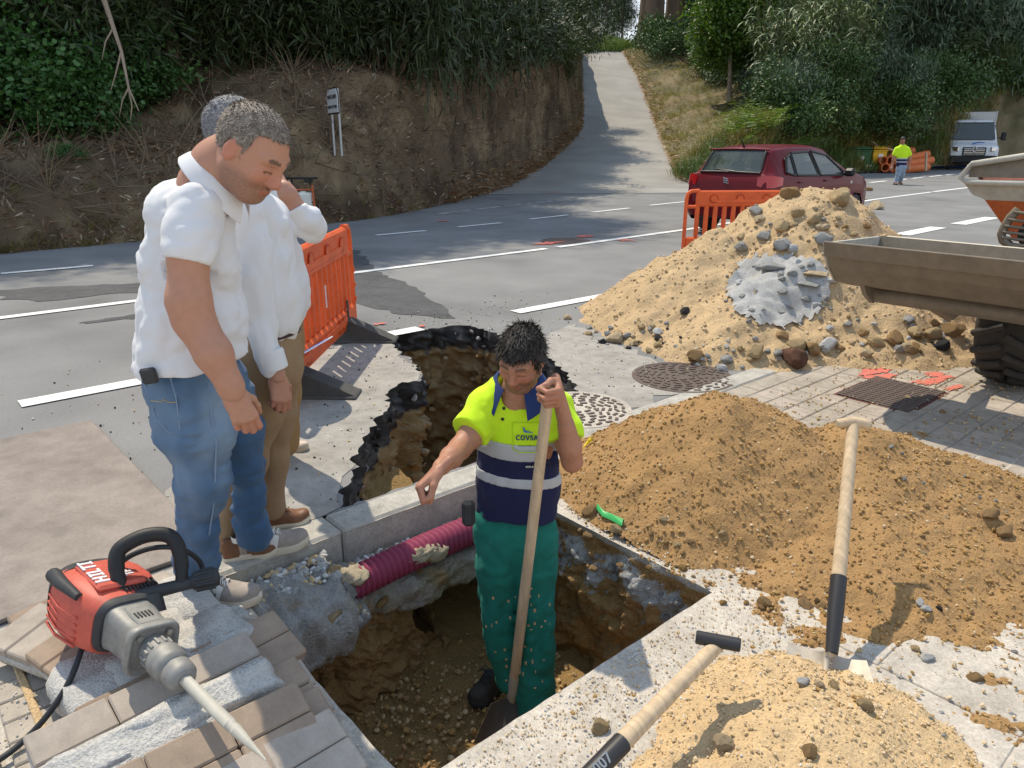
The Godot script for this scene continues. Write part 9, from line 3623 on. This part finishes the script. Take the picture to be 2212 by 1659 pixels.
	grit("road_grit", "black crumbs and grit on the asphalt by the hole", 1700, func(): return road_spot(), 0.002, 0.010, ["black", "grey", "ochre", "black", "white"])
	grit("pit_crumbs", "earth crumbs on the pit floor", 2600, func(): return Vector3(rng.randf_range(PX0 + 0.05, PX1 - 0.05), FLOOR + 0.03 * rng.randf() + 0.1 * 0.0, rng.randf_range(-2.9, PZ1 - 0.05)), 0.004, 0.018, ["clay", "brown", "ochre"])
	grit("haunch_crumbs", "mortar crumbs on the concrete haunch", 1500, func(): return haunch_spot(), 0.004, 0.02, ["grey", "ochre", "white"])
	grit("paver_grit", "grit on the pavers by the breaker", 1500, func(): return Vector3(rng.randf_range(-0.5, 0.78), 0.014, rng.randf_range(-2.55, -1.3)), 0.002, 0.006, ["white", "sand", "grey"])

func haunch_spot() -> Vector3:
	var x := rng.randf_range(PX0, PX1)
	var l := x < 1.2
	return Vector3(x, -0.055 if l else -0.155, rng.randf_range(-2.6, -2.4 if l else -2.5))
func pick(a: Array) -> String:
	return a[rng.randi() % a.size()]
func spot(f: Callable, x0: float, x1: float, z0: float, z1: float) -> Vector3:
	for k in 20:
		var x := rng.randf_range(x0, x1)
		var z := rng.randf_range(z0, z1)
		var y: float = f.call(x, z)
		if y > -0.01:
			return Vector3(x, y + 0.002, z)
	return Vector3.ZERO
func in_pit(x: float, z: float) -> bool:
	return x > PX0 - 0.01 and x < PX1 + 0.01 and z < PZ1 + 0.01 and z > -2.6
func rim_spot() -> Vector3:
	var x := 0.0
	var z := 0.0
	if rng.randf() < 0.7:
		x = rng.randf_range(0.8, 2.2); z = PZ1 + 0.02 + absf(rng.randfn()) * 0.22
	elif rng.randf() < 0.5:
		x = PX0 - 0.02 - absf(rng.randfn()) * 0.1; z = rng.randf_range(-2.55, -1.2)
	else:
		x = PX1 + 0.02 + absf(rng.randfn()) * 0.1; z = rng.randf_range(-2.5, -1.2)
	return Vector3(x, maxf(0.003, height(x, z)), z)
func earth_spot() -> Vector3:
	for k in 10:
		var x := rng.randf_range(1.2, 6.0)
		var z := rng.randf_range(-2.4, 0.4)
		var n := np.get_noise_2d(x * 1.4, z * 1.4)
		if not in_pit(x, z) and rng.randf() < 0.5 + n * 1.4:
			return Vector3(x, maxf(0.011, height(x, z)), z)
	return Vector3(3.0, 0.01, 0.3)
func road_spot() -> Vector3:
	for k in 10:
		var x := rng.randf_range(0.4, 5.6)
		var z := rng.randf_range(-6.2, -2.85)
		if Geometry2D.is_point_in_polygon(Vector2(x, z), rim):
			continue
		var near := 9.0
		for q in rim:
			near = minf(near, q.distance_to(Vector2(x, z)))
		if rng.randf() < exp(-near * 1.6) + 0.06:
			return Vector3(x, 0.004, z)
	return Vector3(4.2, 0.004, -3.6)
func grit(called: String, label: String, n: int, where: Callable, r0: float, r1: float, kinds: Array) -> void:
	var by := {}
	for k in n:
		var p: Vector3 = where.call()
		var r := lerpf(r0, r1, pow(rng.randf(), 2.5))
		var key: String = kinds[rng.randi() % kinds.size()]
		if not by.has(key):
			by[key] = []
		by[key].append(Transform3D(Basis(rdir(), rng.randf() * TAU).scaled(Vector3.ONE * r), p + Vector3.UP * r * 0.3))
	for key in by:
		var o := many(called, rocks[key][1][0], M.grit_rock, by[key], [], self)
		o.set_meta("kind", "stuff")
		o.set_meta("label", label)
